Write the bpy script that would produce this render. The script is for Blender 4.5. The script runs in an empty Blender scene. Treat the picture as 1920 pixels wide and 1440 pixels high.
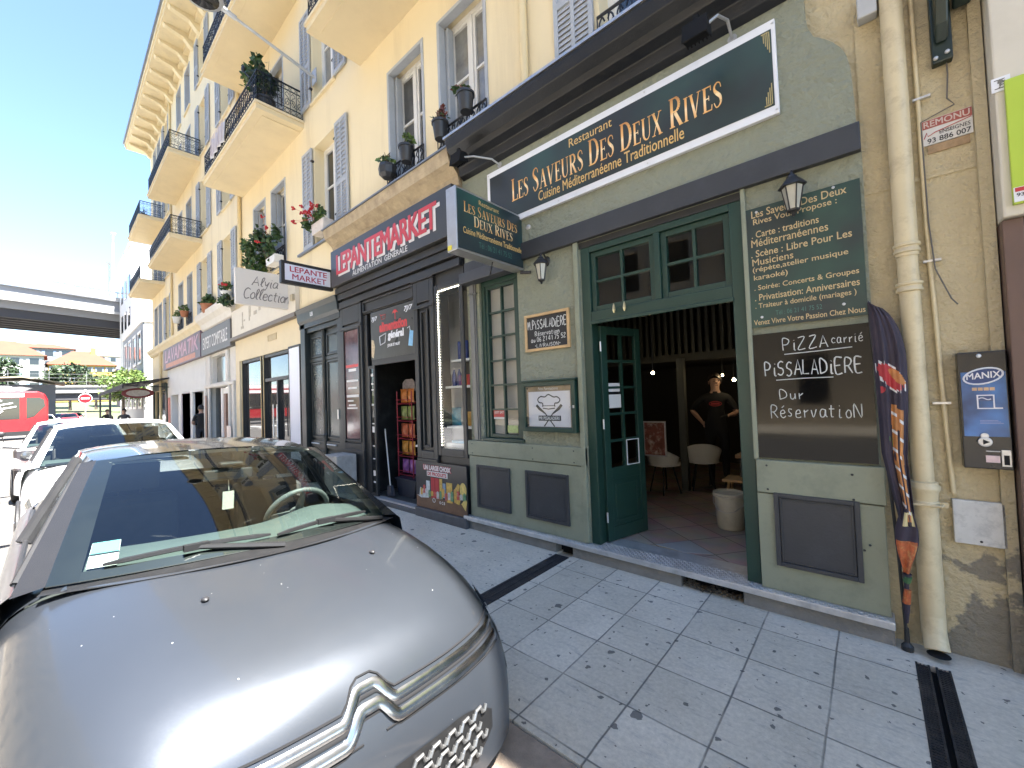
import bpy, bmesh, math, random
from mathutils import Vector, Matrix
R=math.radians; rnd=random.Random(7)
S=bpy.context.scene; COL=S.collection
# ------------------------------------------------------------------ camera
YAW,PIT,ROL=0.7227751,0.0291503,-0.0365640
CAM=Vector((0.0,-3.6442,1.70))
cd=bpy.data.cameras.new("camera"); cam=bpy.data.objects.new("camera",cd); COL.objects.link(cam)
_f=Vector((-math.sin(YAW)*math.cos(PIT),math.cos(YAW)*math.cos(PIT),math.sin(PIT)))
_r=Vector((math.cos(YAW),math.sin(YAW),0)); _u=_r.cross(_f)
_r2=_r*math.cos(ROL)+_u*math.sin(ROL); _u2=_u*math.cos(ROL)-_r*math.sin(ROL)
mw=Matrix((_r2,_u2,-_f)).transposed().to_4x4(); mw.translation=CAM; cam.matrix_world=mw
cd.sensor_width=36; cd.lens=36*760.467/1920; cd.clip_start=.05; cd.clip_end=5000
S.camera=cam
# ------------------------------------------------------------------ light
SUN=Vector((0.43,0.06,0.90)).normalized()
el=math.asin(SUN.z); az=math.atan2(SUN.x,SUN.y)
w=bpy.data.worlds.new("World"); S.world=w; w.use_nodes=True
nt=w.node_tree; bg=nt.nodes["Background"]; sky=nt.nodes.new("ShaderNodeTexSky")
sky.sky_type='NISHITA'; sky.sun_disc=False; sky.sun_elevation=el; sky.sun_rotation=az
sky.air_density=1.0; sky.dust_density=0.1; sky.altitude=900; sky.ozone_density=2.2
nt.links.new(sky.outputs[0],bg.inputs[0]); bg.inputs[1].default_value=0.07
sd=bpy.data.lights.new("sun",'SUN'); sd.energy=5.0; sd.angle=R(.5); sd.color=(1,.965,.91)
so=bpy.data.objects.new("sun",sd); COL.objects.link(so); so.rotation_euler=SUN.to_track_quat('Z','Y').to_euler(); so.location=(5,5,40)
S.view_settings.view_transform='Standard'; S.view_settings.look='None'; S.view_settings.exposure=2.95; S.view_settings.gamma=1
S.view_settings.use_curve_mapping=False
S.render.engine='CYCLES'
S.cycles.max_bounces=7; S.cycles.diffuse_bounces=4; S.cycles.glossy_bounces=4; S.cycles.transparent_max_bounces=12; S.cycles.transmission_bounces=4
S.cycles.caustics_reflective=False; S.cycles.caustics_refractive=False; S.cycles.sample_clamp_indirect=6
# ------------------------------------------------------------------ materials
MATS={}
def mat(name,col,rough=.6,metal=0,var=.08,vs=4.0,bump=0,bs=60,spec=.5,coat=0,dirt=None,ds=2.5,da=.5,emit=None,es=1,grain=0,bd=5,dsc=(1,1,1),bdist=.02):
    """principled with large-scale colour variation, optional dirt patches and bump"""
    if name in MATS: return MATS[name]
    m=bpy.data.materials.new(name); m.use_nodes=True; MATS[name]=m
    n=m.node_tree.nodes; l=m.node_tree.links; p=n["Principled BSDF"]
    p.inputs["Roughness"].default_value=rough; p.inputs["Metallic"].default_value=metal
    p.inputs["Specular IOR Level"].default_value=spec; p.inputs["Coat Weight"].default_value=coat
    if coat: p.inputs["Coat Roughness"].default_value=.04
    c=tuple(col)+(1,)
    tc=n.new("ShaderNodeTexCoord")
    if var or dirt:
        nz=n.new("ShaderNodeTexNoise"); nz.inputs["Scale"].default_value=vs; nz.inputs["Detail"].default_value=6; nz.inputs["Roughness"].default_value=.62
        l.new(tc.outputs["Object"],nz.inputs["Vector"])
        mx=n.new("ShaderNodeMix"); mx.data_type='RGBA'
        l.new(nz.outputs["Fac"],mx.inputs[0])
        mx.inputs[6].default_value=tuple(max(0,x*(1-2*var)) for x in col)+(1,)
        mx.inputs[7].default_value=tuple(min(1,x*(1+2*var)) for x in col)+(1,)
        out=mx.outputs[2]
        if dirt:
            nd=n.new("ShaderNodeTexNoise"); nd.inputs["Scale"].default_value=ds; nd.inputs["Detail"].default_value=8; nd.inputs["Roughness"].default_value=.7
            mp=n.new("ShaderNodeMapping"); mp.inputs["Location"].default_value=(3.1,7.7,1.3); mp.inputs["Scale"].default_value=dsc; l.new(tc.outputs["Object"],mp.inputs[0]); l.new(mp.outputs[0],nd.inputs["Vector"])
            cr=n.new("ShaderNodeValToRGB"); cr.color_ramp.elements[0].position=.5; cr.color_ramp.elements[1].position=.78
            cr.color_ramp.elements[0].color=(0,0,0,1); cr.color_ramp.elements[1].color=(da,da,da,1)
            l.new(nd.outputs["Fac"],cr.inputs[0])
            m2=n.new("ShaderNodeMix"); m2.data_type='RGBA'; l.new(cr.outputs[0],m2.inputs[0]); l.new(out,m2.inputs[6]); m2.inputs[7].default_value=tuple(dirt)+(1,)
            out=m2.outputs[2]
        l.new(out,p.inputs["Base Color"])
        rr=n.new("ShaderNodeMapRange"); rr.inputs[3].default_value=max(0,rough-.08); rr.inputs[4].default_value=min(1,rough+.08)
        l.new(nz.outputs["Fac"],rr.inputs[0]); l.new(rr.outputs[0],p.inputs["Roughness"])
    else: p.inputs["Base Color"].default_value=c
    if bump:
        nb=n.new("ShaderNodeTexNoise"); nb.inputs["Scale"].default_value=bs; nb.inputs["Detail"].default_value=bd; nb.inputs["Roughness"].default_value=.6
        l.new(tc.outputs["Object"],nb.inputs["Vector"])
        b=n.new("ShaderNodeBump"); b.inputs["Strength"].default_value=bump; b.inputs["Distance"].default_value=bdist
        l.new(nb.outputs["Fac"],b.inputs["Height"]); l.new(b.outputs[0],p.inputs["Normal"])
    if emit:
        p.inputs["Emission Color"].default_value=tuple(emit)+(1,); p.inputs["Emission Strength"].default_value=es
    return m
def glass(name,tint=(1,1,1),rough=0.0,ior=1.5):
    """thin pane: straight-through tinted transparency + fresnel mirror"""
    if name in MATS: return MATS[name]
    m=bpy.data.materials.new(name); m.use_nodes=True; MATS[name]=m
    n=m.node_tree.nodes; l=m.node_tree.links; n.remove(n["Principled BSDF"])
    t=n.new("ShaderNodeBsdfTransparent"); t.inputs[0].default_value=tuple(tint)+(1,)
    g=n.new("ShaderNodeBsdfGlossy"); g.inputs["Roughness"].default_value=rough
    f=n.new("ShaderNodeFresnel"); f.inputs[0].default_value=ior
    ge=n.new("ShaderNodeNewGeometry"); iv=n.new("ShaderNodeMapRange"); iv.inputs[3].default_value=ior; iv.inputs[4].default_value=1/ior   # a single sheet: same mirror strength from both sides
    l.new(ge.outputs["Backfacing"],iv.inputs[0]); l.new(iv.outputs[0],f.inputs[0])
    x=n.new("ShaderNodeMixShader"); l.new(f.outputs[0],x.inputs[0]); l.new(t.outputs[0],x.inputs[1]); l.new(g.outputs[0],x.inputs[2])
    l.new(x.outputs[0],n["Material Output"].inputs[0]); return m
# ------------------------------------------------------------------ objects
def tag(o,label=None,cat=None,group=None,kind=None):
    if label: o['label']=label
    if cat: o['category']=cat
    if group: o['group']=group
    if kind: o['kind']=kind
    return o
def thing(name,label,cat,loc=(0,0,0),rz=0,group=None,rot=None):
    o=bpy.data.objects.new(name,None); COL.objects.link(o); o.location=loc; o.empty_display_size=.1
    o.rotation_euler=rot if rot else (0,0,rz)
    return tag(o,label,cat,group)
def wloc(o):
    v=Vector((0,0,0))
    while o: v=v+Vector(o.location); o=o.parent
    return v
class MB:
    """collects geometry (world coordinates unless local=True) for ONE mesh object"""
    def __init__(s,local=False): s.bm=bmesh.new(); s.local=local; s.m=0
    def _f(s,vs):
        try: f=s.bm.faces.new(vs); f.material_index=s.m; return f
        except ValueError: return None
    def poly(s,pts): s._f([s.bm.verts.new(p) for p in pts]); return s
    def box(s,x0,y0,z0,x1,y1,z1):
        if x0>x1:x0,x1=x1,x0
        if y0>y1:y0,y1=y1,y0
        if z0>z1:z0,z1=z1,z0
        v=[s.bm.verts.new(p) for p in ((x0,y0,z0),(x1,y0,z0),(x1,y1,z0),(x0,y1,z0),(x0,y0,z1),(x1,y0,z1),(x1,y1,z1),(x0,y1,z1))]
        for q in ((3,2,1,0),(4,5,6,7),(0,1,5,4),(1,2,6,5),(2,3,7,6),(3,0,4,7)): s._f([v[i] for i in q])
        return s
    def prism(s,pts,ax,a,b):
        """outline pts extruded along axis ax ('x': pts=(y,z), 'y': (x,z), 'z': (x,y)) from a to b"""
        mk={'x':lambda p,t:(t,p[0],p[1]),'y':lambda p,t:(p[0],t,p[1]),'z':lambda p,t:(p[0],p[1],t)}[ax]
        A=[s.bm.verts.new(mk(p,a)) for p in pts]; B=[s.bm.verts.new(mk(p,b)) for p in pts]
        s._f(A); s._f(B[::-1]); k=len(pts)
        for i in range(k): s._f((A[i],B[i],B[(i+1)%k],A[(i+1)%k]))
        return s
    def tube(s,path,r,n=8,cap=True,flat=None):
        path=[Vector(p) for p in path]; rs=r if isinstance(r,(list,tuple)) else [r]*len(path); rings=[]
        for i,p in enumerate(path):
            d=(path[min(i+1,len(path)-1)]-path[max(i-1,0)])
            if d.length<1e-9: d=Vector((0,0,1))
            d.normalize()
            if i==0:
                u=d.orthogonal().normalized() if flat is None else (flat-d*flat.dot(d)).normalized()
            else:
                u=(u-d*u.dot(d)); u=u.normalized() if u.length>1e-6 else d.orthogonal().normalized()
            v=d.cross(u)
            rings.append([s.bm.verts.new(p+(u*math.cos(2*math.pi*k/n)*(1 if flat is None else .3)+v*math.sin(2*math.pi*k/n))*rs[i]) for k in range(n)])
        for a,b in zip(rings,rings[1:]):
            for k in range(n): s._f((a[k],a[(k+1)%n],b[(k+1)%n],b[k]))
        if cap and n>2: s._f(rings[0][::-1]); s._f(rings[-1])
        return s
    def lathe(s,prof,c=(0,0,0),n=16,ax='z',cap=True):
        c=Vector(c); rings=[]
        for r,h in prof:
            ring=[]
            for k in range(n):
                a=2*math.pi*k/n; x,y=r*math.cos(a),r*math.sin(a)
                ring.append(s.bm.verts.new(c+Vector({'z':(x,y,h),'x':(h,x,y),'y':(x,h,y)}[ax])))
            rings.append(ring)
        for a,b in zip(rings,rings[1:]):
            for k in range(n): s._f((a[k],a[(k+1)%n],b[(k+1)%n],b[k]))
        if cap: s._f(rings[0][::-1]); s._f(rings[-1])
        return s
    def ball(s,c,r,n=10,sc=(1,1,1)):
        m=max(4,n//2+1)
        prof=[]
        c=Vector(c); rings=[]
        for i in range(m+1):
            t=math.pi*i/m; ring=[]
            rr=max(math.sin(t),.02)
            for k in range(n):
                a=2*math.pi*k/n; ring.append(s.bm.verts.new(c+Vector((r*rr*math.cos(a)*sc[0],r*rr*math.sin(a)*sc[1],-r*math.cos(t)*sc[2]))))
            rings.append(ring)
        for a,b in zip(rings,rings[1:]):
            for k in range(n): s._f((a[k],a[(k+1)%n],b[(k+1)%n],b[k]))
        s._f(rings[0][::-1]); s._f(rings[-1]); return s
    def grid(s,fn,nu,nv,flip=False):
        V=[[s.bm.verts.new(fn(i/nu,j/nv)) for j in range(nv+1)] for i in range(nu+1)]
        for i in range(nu):
            for j in range(nv):
                q=(V[i][j],V[i+1][j],V[i+1][j+1],V[i][j+1]); s._f(q[::-1] if flip else q)
        return V
    def mesh2d(s,data,o,u,v,n,th=0.002):
        """extruded 2D mesh (verts,faces) placed on frame o + a*u + b*v, thickness th along n"""
        vs,fs,ed=data; o,u,v,n=map(Vector,(o,u,v,n))
        T=[s.bm.verts.new(o+u*a+v*b+n*th) for a,b in vs]
        for f in fs: s._f([T[i] for i in f])
        return s
    def _pieces(s):
        """faces grouped into pieces that stand clearly apart from each other"""
        s.bm.faces.ensure_lookup_table(); seen=set(); isl=[]
        if len(s.bm.faces)>30000: return []
        for f in s.bm.faces:
            if f in seen: continue
            st=[f]; seen.add(f); cur=[]
            while st:
                q=st.pop(); cur.append(q)
                for v in q.verts:
                    for k in v.link_faces:
                        if k not in seen: seen.add(k); st.append(k)
            isl.append(cur)
            if len(isl)>600: return []
        if len(isl)<2: return []
        bb=[]
        for g in isl:
            cs=[v.co for f in g for v in f.verts]; bb.append(([min(c[i] for c in cs) for i in range(3)],[max(c[i] for c in cs) for i in range(3)]))
        par=list(range(len(isl)))
        def find(i):
            while par[i]!=i: i=par[i]
            return i
        sz=[max(h[i]-l[i] for i in range(3)) for l,h in bb]
        for i in range(len(isl)):
            for j in range(i):
                gap=math.sqrt(sum(max(0,bb[i][0][k]-bb[j][1][k],bb[j][0][k]-bb[i][1][k])**2 for k in range(3)))
                if gap<=max(.0199,.499*max(sz[i],sz[j])): par[find(i)]=find(j)
        gr={}
        for i,g in enumerate(isl): gr.setdefault(find(i),[]).extend(g)
        return list(gr.values())
    def make(s,name,m,parent=None,smooth=False,bevel=0,label=None,cat=None,group=None,kind=None,solid=0,sub=0,dbl=False,origin=None,split=True):
        if parent and split:
            gs=s._pieces()
            if len(gs)>1:
                out=None
                for g in gs:
                    q=MB(local=s.local); vm={}
                    for f in g:
                        for v in f.verts:
                            if v not in vm: vm[v]=q.bm.verts.new(v.co)
                        nf=q.bm.faces.new([vm[v] for v in f.verts]); nf.material_index=f.material_index
                    o=q.make(name,m,parent,smooth,bevel,label,cat,group,kind,solid,sub,dbl,origin,split=False); out=out or o
                s.bm.free(); return out
        me=bpy.data.meshes.new(name)
        if dbl: bmesh.ops.remove_doubles(s.bm,verts=s.bm.verts,dist=1e-4)
        bmesh.ops.recalc_face_normals(s.bm,faces=s.bm.faces)
        off=Vector((0,0,0))
        if not s.local:
            if parent: off=wloc(parent)
            elif s.bm.verts:
                xs=[v.co for v in s.bm.verts]; lo=[min(c[i] for c in xs) for i in range(3)]; hi=[max(c[i] for c in xs) for i in range(3)]
                off=Vector(((lo[0]+hi[0])/2,(lo[1]+hi[1])/2,lo[2])) if origin is None else Vector(origin)
            if off.length: bmesh.ops.translate(s.bm,verts=s.bm.verts,vec=-off)
        if smooth:
            for f in s.bm.faces: f.smooth=True
        s.bm.to_mesh(me); s.bm.free()
        for q in (m if isinstance(m,(list,tuple)) else [m]): me.materials.append(q)
        o=bpy.data.objects.new(name,me); COL.objects.link(o)
        if parent: o.parent=parent
        else: o.location=off
        if smooth=='auto' or smooth is True:
            try: me.set_sharp_from_angle(angle=R(50))
            except Exception: pass
        if solid: md=o.modifiers.new('solid','SOLIDIFY'); md.thickness=solid; md.offset=-1
        if bevel: md=o.modifiers.new('bevel','BEVEL'); md.width=bevel; md.segments=2; md.limit_method='ANGLE'; md.angle_limit=R(40)
        if sub: md=o.modifiers.new('sub','SUBSURF'); md.levels=sub; md.render_levels=sub
        return tag(o,label,cat,group,kind)
def kids(o): return [c for c in bpy.data.objects if c.parent==o]
def copy_tree(o,parent=None):
    c=o.copy(); COL.objects.link(c)
    if parent: c.parent=parent
    for ch in kids(o): copy_tree(ch,c)
    return c
def wall(mb,x0,x1,z0,z1,y0,y1,holes,axis='y'):
    """wall slab with rectangular holes (hx0,hx1,hz0,hz1); front y0, back y1"""
    xs=sorted({x0,x1,*[min(max(h[i],x0),x1) for h in holes for i in (0,1)]}); zs=sorted({z0,z1,*[min(max(h[i],z0),z1) for h in holes for i in (2,3)]})
    def hole(i,j):
        if i<0 or j<0 or i>=len(xs)-1 or j>=len(zs)-1: return True
        cx=(xs[i]+xs[i+1])/2; cz=(zs[j]+zs[j+1])/2
        return any(h[0]<cx<h[1] and h[2]<cz<h[3] for h in holes)
    P=(lambda x,y,z:(x,y,z)) if axis=='y' else (lambda x,y,z:(y,x,z))
    for i in range(len(xs)-1):
        for j in range(len(zs)-1):
            if hole(i,j): continue
            a,b,c,d=xs[i],xs[i+1],zs[j],zs[j+1]
            mb.poly([P(a,y0,c),P(b,y0,c),P(b,y0,d),P(a,y0,d)]); mb.poly([P(a,y1,d),P(b,y1,d),P(b,y1,c),P(a,y1,c)])
            if hole(i-1,j): mb.poly([P(a,y0,c),P(a,y0,d),P(a,y1,d),P(a,y1,c)])
            if hole(i+1,j): mb.poly([P(b,y0,c),P(b,y1,c),P(b,y1,d),P(b,y0,d)])
            if hole(i,j-1): mb.poly([P(a,y0,c),P(a,y1,c),P(b,y1,c),P(b,y0,c)])
            if hole(i,j+1): mb.poly([P(a,y0,d),P(b,y0,d),P(b,y1,d),P(a,y1,d)])
    bmesh.ops.remove_doubles(mb.bm,verts=mb.bm.verts,dist=1e-4)
def frame(mb,x0,x1,z0,z1,y0,y1,t,tb=None):
    """rectangular frame of bar width t, bars butted"""
    tb=t if tb is None else tb
    mb.box(x0,y0,z0,x0+t,y1,z1); mb.box(x1-t,y0,z0,x1,y1,z1)
    mb.box(x0+t,y0,z1-t,x1-t,y1,z1); mb.box(x0+t,y0,z0,x1-t,y1,z0+tb); return mb
# ------------------------------------------------------------------ lettering
_tc={}
def text2d(s,bold=0,shear=0,spacing=1):
    k=(s,bold,shear,spacing)
    if k in _tc: return _tc[k]
    cu=bpy.data.curves.new("lettering",'FONT'); cu.body=s; cu.size=1; cu.offset=bold; cu.shear=shear; cu.space_character=spacing; cu.fill_mode='FRONT'; cu.resolution_u=3
    ob=bpy.data.objects.new("lettering",cu); COL.objects.link(ob); bpy.context.view_layer.update()
    me=bpy.data.meshes.new_from_object(ob.evaluated_get(bpy.context.evaluated_depsgraph_get()))
    vs=[(v.co.x,v.co.y) for v in me.vertices]; fs=[tuple(p.vertices) for p in me.polygons]
    bpy.data.objects.remove(ob); bpy.data.curves.remove(cu); bpy.data.meshes.remove(me)
    x0=min(v[0] for v in vs);x1=max(v[0] for v in vs);y0=min(v[1] for v in vs);y1=max(v[1] for v in vs)
    _tc[k]=(vs,fs,(x0,x1,y0,y1)); return _tc[k]
def put_text(mb,s,u0,u1,v0,v1,fr,bold=0,shear=0,off=.003,rise=0,spacing=1):
    """fit text into box u0..u1, v0..v1 of frame fr=(origin,u,v,normal)"""
    if bold and 'M' in s:      # the built-in M breaks when fattened: thicken it by overprinting instead
        e=bold*(v1-v0)*.9
        for k,(a,b) in enumerate(((-e,-e*.5),(e,-e*.5),(0,0),(-e,e*.5),(e,e*.5))): put_text(mb,s,u0+e+a,u1-e+a,v0+b,v1+b,fr,0,shear,off+k*.0004,rise,spacing)
        return
    vs,fs,(x0,x1,y0,y1)=text2d(s,bold,shear,spacing)
    pts=[(u0+(a-x0)/(x1-x0)*(u1-u0), v0+(b-y0)/(y1-y0)*(v1-v0)+rise*((a-x0)/(x1-x0))) for a,b in vs]
    mb.mesh2d((pts,fs,None),*fr,th=off)
FAC=lambda y:((0,y,0),(1,0,0),(0,0,1),(0,-1,0))            # facade plane frame at depth y
SIDE=lambda x:((x,0,0),(0,1,0),(0,0,1),(1,0,0))            # plane facing +x, u=+y
# single-stroke letters for chalk and script, on a 4 x 6 grid, polylines separated by ';'
STK={'A':'0,0 2,6 4,0;.7,2 3.3,2','B':'0,0 0,6 2.5,6 3.4,4.7 2.5,3.2 0,3.1;2.5,3.2 3.8,1.6 2.6,0 0,0','C':'3.8,5.2 2,6 .4,4.6 .2,1.8 1.6,0 3.8,.7','D':'0,0 0,6 2.2,5.6 3.7,3.6 3.3,1.2 0,0','E':'3.6,6 0,6 0,0 3.6,0;0,3.1 2.8,3.2',
'F':'0,0 0,6 3.5,6;0,3.2 2.6,3.2','G':'3.7,5.2 2,6 .3,4.4 .3,1.6 1.8,0 3.6,.8 3.6,2.6 2.3,2.6','I':'1.2,0 1.2,6','L':'.2,6 0,0 3.4,.1','M':'0,0 .4,6 2,2 3.6,6 4,0','N':'0,0 .2,6 3.6,0 3.8,6','O':'2,6 .4,4.8 .1,2 1.5,0 3.3,.6 3.9,3.2 3.2,5.4 2,6',
'P':'.3,0 .3,6 2.6,6 3.7,4.6 2.6,3 .3,2.8','R':'.2,0 .2,6 2.6,5.9 3.6,4.5 2.4,3.1 .3,3;1.6,3 3.9,0','S':'3.7,5.4 2.2,6 .6,5 .9,3.6 2.9,2.7 3.4,1.2 2,0 .2,.7','T':'0,6 4,6;2,6 2,0','U':'.2,6 .2,1.6 1.6,0 3.2,1 3.7,6','V':'0,6 1.9,0 3.8,6','X':'0,0 3.8,6;.2,6 3.8,0','Z':'.2,5.8 3.6,6 0,0 3.8,.2',
'a':'3,3.4 1.4,3.9 .3,2.2 .8,.3 2.4,.6 3.1,3.6 3,.8 3.8,.1','b':'.3,6 .3,0 2.2,.2 3,1.8 2,3.4 .4,2.6','c':'3,3.2 1.5,3.8 .3,2 1.2,.2 3.1,.6','d':'2.9,3 1.3,3.6 .3,1.8 1.2,.1 2.7,1 3,6 3,0','e':'.4,1.9 3,2.3 2.2,3.8 .6,3 .6,.7 2,0 3.3,.7','f':'3,5.6 1.6,6 1.3,4 1.2,0;.2,3.4 2.8,3.5','g':'3,3.4 1.4,3.8 .3,2 1.4,.4 2.9,1.6 3,3.6 2.8,-1.4 1,-1.8','i':'1,3.7 1,.3 1.8,0;1,5 1.1,5.2','l':'.6,1 2.2,5 1.6,6 .9,4.6 1.1,.8 2.2,.1','m':'.1,0 .3,3.6 .5,2.4 1.6,3.7 1.9,0;1.9,2.4 3,3.7 3.6,0','n':'.3,0 .4,3.6 .5,2.2 2,3.7 2.8,2.6 2.9,0','o':'1.6,3.7 .3,2 1.2,.1 2.8,.8 2.8,3 1.6,3.7','r':'.4,0 .4,3.6 .6,2.3 2.4,3.6','s':'2.6,3.3 1.2,3.7 .8,2.6 2.4,1.5 1.8,.1 .3,.5','t':'1.4,5.4 1.2,.8 2.4,.1;.2,3.6 2.8,3.8','u':'.3,3.6 .4,.8 1.6,.1 2.7,1.6 2.8,3.6 3,.2','v':'.1,3.6 1.5,0 3,3.8','y':'.3,3.6 1.4,.8 2.8,3.4;2.8,3.6 1.6,-1.8 .2,-1.2','é':'.4,1.9 3,2.3 2.2,3.8 .6,3 .6,.7 2,0 3.3,.7;1.4,4.6 2.8,5.8',
'0':'2,6 .5,4.6 .4,1.4 2,0 3.4,1.4 3.4,4.6 2,6','1':'.8,4.6 2.2,6 2.1,0','2':'.4,4.8 1.8,6 3.3,4.8 .2,.1 3.6,.2','4':'2.6,0 2.7,6 .2,2 3.8,2','5':'3.4,6 .8,6 .6,3.4 2.6,3.6 3.4,1.8 2,0 .3,.5','6':'3,5.8 .9,4 .5,1.3 2,0 3.3,1.2 2.5,2.9 .7,2','7':'.3,5.9 3.6,6 1.4,0','8':'2,3.2 .6,4.6 2,6 3.3,4.6 2,3.2 .4,1.5 2,0 3.5,1.5 2,3.2','9':'3.2,4 1.6,2.9 .5,4.4 2,6 3.3,4.6 2.6,0',
'.':'.8,0 1,.35','!':'1,1.6 1.1,6;1,0 1.1,.3','*':'.4,3 2.2,3;1.3,2 1.3,4','/':'0,0 2.4,6','-':'.4,2.6 2.4,2.6',"'":'.6,6 .3,4.8',':':'.8,.6 1,.9;.8,3 1,3.3'}
def smooth_pts(p,k=4):
    if len(p)<3: return p
    o=[]
    for i in range(len(p)-1):
        a,b,c,d=p[max(i-1,0)],p[i],p[i+1],p[min(i+2,len(p)-1)]
        for j in range(k):
            t=j/k; o.append(tuple(.5*(2*b[q]+(c[q]-a[q])*t+(2*a[q]-5*b[q]+4*c[q]-d[q])*t*t+(3*b[q]-a[q]-3*c[q]+d[q])*t**3) for q in (0,1)))
    o.append(p[-1]); return o
def chalk(mb,s,u0,u1,v0,v1,fr,wd,rise=0,jit=.12,seed=1,joined=False,slant=0):
    rn=random.Random(seed); x=0; L=[]
    for ch in s:
        if ch==' ': x+=2.6; continue
        g=STK.get(ch); 
        if not g: x+=3; continue
        pl=[[tuple(map(float,q.split(','))) for q in st.split()] for st in g.split(';')]
        wdt=max(q[0] for st in pl for q in st)
        jx,jy=rn.uniform(-jit,jit)*2,rn.uniform(-jit,jit)*2
        for st in pl:
            cv=len(st)>3 or ch.islower()
            st=[(a+x+jx+rn.uniform(-jit,jit)+b*slant,b+jy+rn.uniform(-jit,jit)) for a,b in st]
            L.append(smooth_pts(st) if cv else st)
        x+=wdt+(1.5 if not joined else .35)
    w=x-1.2; o,u,v,n=map(Vector,fr)
    for st in L:
        P=[o+u*(u0+a/w*(u1-u0))+v*(v0+b/6*(v1-v0)+rise*a/w)+n*.003 for a,b in st]
        mb.tube(P,[wd*rn.uniform(.75,1.15) for _ in P],5,flat=n)
# serif capitals for the restaurant signs: strokes (x,y,halfwidth) tapered, unit height
def _bar(x0,y0,x1,y1,w): 
    dx,dy=x1-x0,y1-y0; q=math.hypot(dx,dy) or 1; nx,ny=-dy/q*w/2,dx/q*w/2
    return [(x0+nx,y0+ny),(x1+nx,y1+ny),(x1-nx,y1-ny),(x0-nx,y0-ny)]
T_,t_=.15,.055
def _st(x): return [_bar(x,0,x,1,T_),_bar(x-.14,.02,x+.14,.02,.04),_bar(x-.14,.98,x+.14,.98,.04)]
def _rib(pts):
    out=[]
    for (a,b,w0),(c,d,w1) in zip(pts,pts[1:]):
        dx,dy=c-a,d-b; q=math.hypot(dx,dy) or 1; nx,ny=-dy/q,dx/q
        out.append([(a+nx*w0/2,b+ny*w0/2),(c+nx*w1/2,d+ny*w1/2),(c-nx*w1/2,d-ny*w1/2),(a-nx*w0/2,b-ny*w0/2)])
    return out
def _arc(cx,cy,rx,ry,a0,a1,k,wf): return [(cx+rx*math.cos(R(a0+(a1-a0)*i/k)),cy+ry*math.sin(R(a0+(a1-a0)*i/k)),wf(R(a0+(a1-a0)*i/k))) for i in range(k+1)]
_w=lambda a:t_+(T_-t_)*abs(math.cos(a))
SERIF={'L':(.58,_st(.16)+[_bar(.16,.025,.56,.025,.05),_bar(.55,0,.58,.24,.05)]),
'E':(.6,_st(.16)+[_bar(.16,.025,.57,.025,.05),_bar(.16,.975,.54,.975,.05),_bar(.16,.52,.42,.52,.05),_bar(.56,0,.59,.22,.05),_bar(.54,1,.55,.8,.05),_bar(.42,.42,.42,.62,.04)]),
'S':(.56,_rib(smooth_pts3([(.5,.80,.05),(.44,.94,.05),(.28,.98,.06),(.12,.88,.1),(.12,.70,.14),(.27,.55,.17),(.43,.40,.16),(.46,.2,.12),(.34,.05,.06),(.18,.02,.05),(.06,.18,.05)])) if False else []),
}
def smooth_pts3(p,k=4):
    xy=smooth_pts([(a,b) for a,b,c in p],k); ws=smooth_pts([(c,0) for a,b,c in p],k)
    return [(q[0],q[1],max(.03,w_[0])) for q,w_ in zip(xy,ws)]
SERIF['S']=(.56,_rib(smooth_pts3([(.49,.76,.05),(.44,.93,.05),(.28,.98,.06),(.12,.88,.1),(.12,.70,.14),(.27,.55,.17),(.43,.40,.16),(.46,.2,.12),(.34,.05,.06),(.18,.02,.05),(.06,.22,.05)])))
SERIF['A']=(.78,[_bar(.12,0,.40,1,t_),_bar(.38,1,.66,0,T_),_bar(.22,.34,.54,.34,.05),_bar(0,.02,.24,.02,.04),_bar(.5,.02,.80,.02,.04)])
SERIF['V']=(.76,[_bar(.12,1,.38,0,T_),_bar(.36,0,.64,1,t_),_bar(-.02,.98,.26,.98,.04),_bar(.52,.98,.76,.98,.04)])
SERIF['U']=(.74,[_bar(.16,.3,.16,1,T_),_bar(.62,.3,.62,1,t_),_bar(.02,.98,.30,.98,.04),_bar(.5,.98,.74,.98,.04)]+_rib(_arc(.39,.32,.23,.3,180,360,10,lambda a:.06+.08*max(0,-math.cos(a)))))
SERIF['D']=(.76,_st(.16)+_rib([(.16,.975,.05),(.34,.975,.05)]+_arc(.34,.5,.34,.475,90,-90,12,lambda a:.05+.11*max(0,math.cos(a)))+[(.16,.025,.05)]))
SERIF['R']=(.72,_st(.16)+_rib([(.16,.975,.05),(.34,.975,.05)]+_arc(.34,.745,.22,.23,90,-90,10,lambda a:.05+.1*max(0,math.cos(a)))+[(.16,.515,.05)])+[_bar(.32,.5,.62,.02,T_),_bar(.52,.02,.74,.02,.04)])
SERIF['X']=(.74,[_bar(.12,1,.60,0,T_),_bar(.12,0,.58,1,t_),_bar(0,.98,.26,.98,.04),_bar(.48,.98,.72,.98,.04),_bar(0,.02,.24,.02,.04),_bar(.46,.02,.74,.02,.04)])
SERIF['I']=(.32,_st(.16))
def serif(mb,words,u0,u1,v0,v1,fr,small=.8,off=.003):
    x=0;items=[]
    for wi,wd in enumerate(words.split()):
        if wi: x+=.34
        for i,ch in enumerate(wd):
            sc=1 if i==0 else small; wdt,polys=SERIF[ch]
            items.append((x,sc,polys)); x+=(wdt+.06)*sc
    k=(u1-u0)/x; j=0; o,u,v,n=map(Vector,fr)
    for x0,sc,polys in items:
        for p in polys:
            j+=1
            mb.poly([o+u*(u0+(x0+a*sc)*k)+v*(v0+b*sc*(v1-v0))+n*(off+(j%9)*.0003) for a,b in p])
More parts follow.
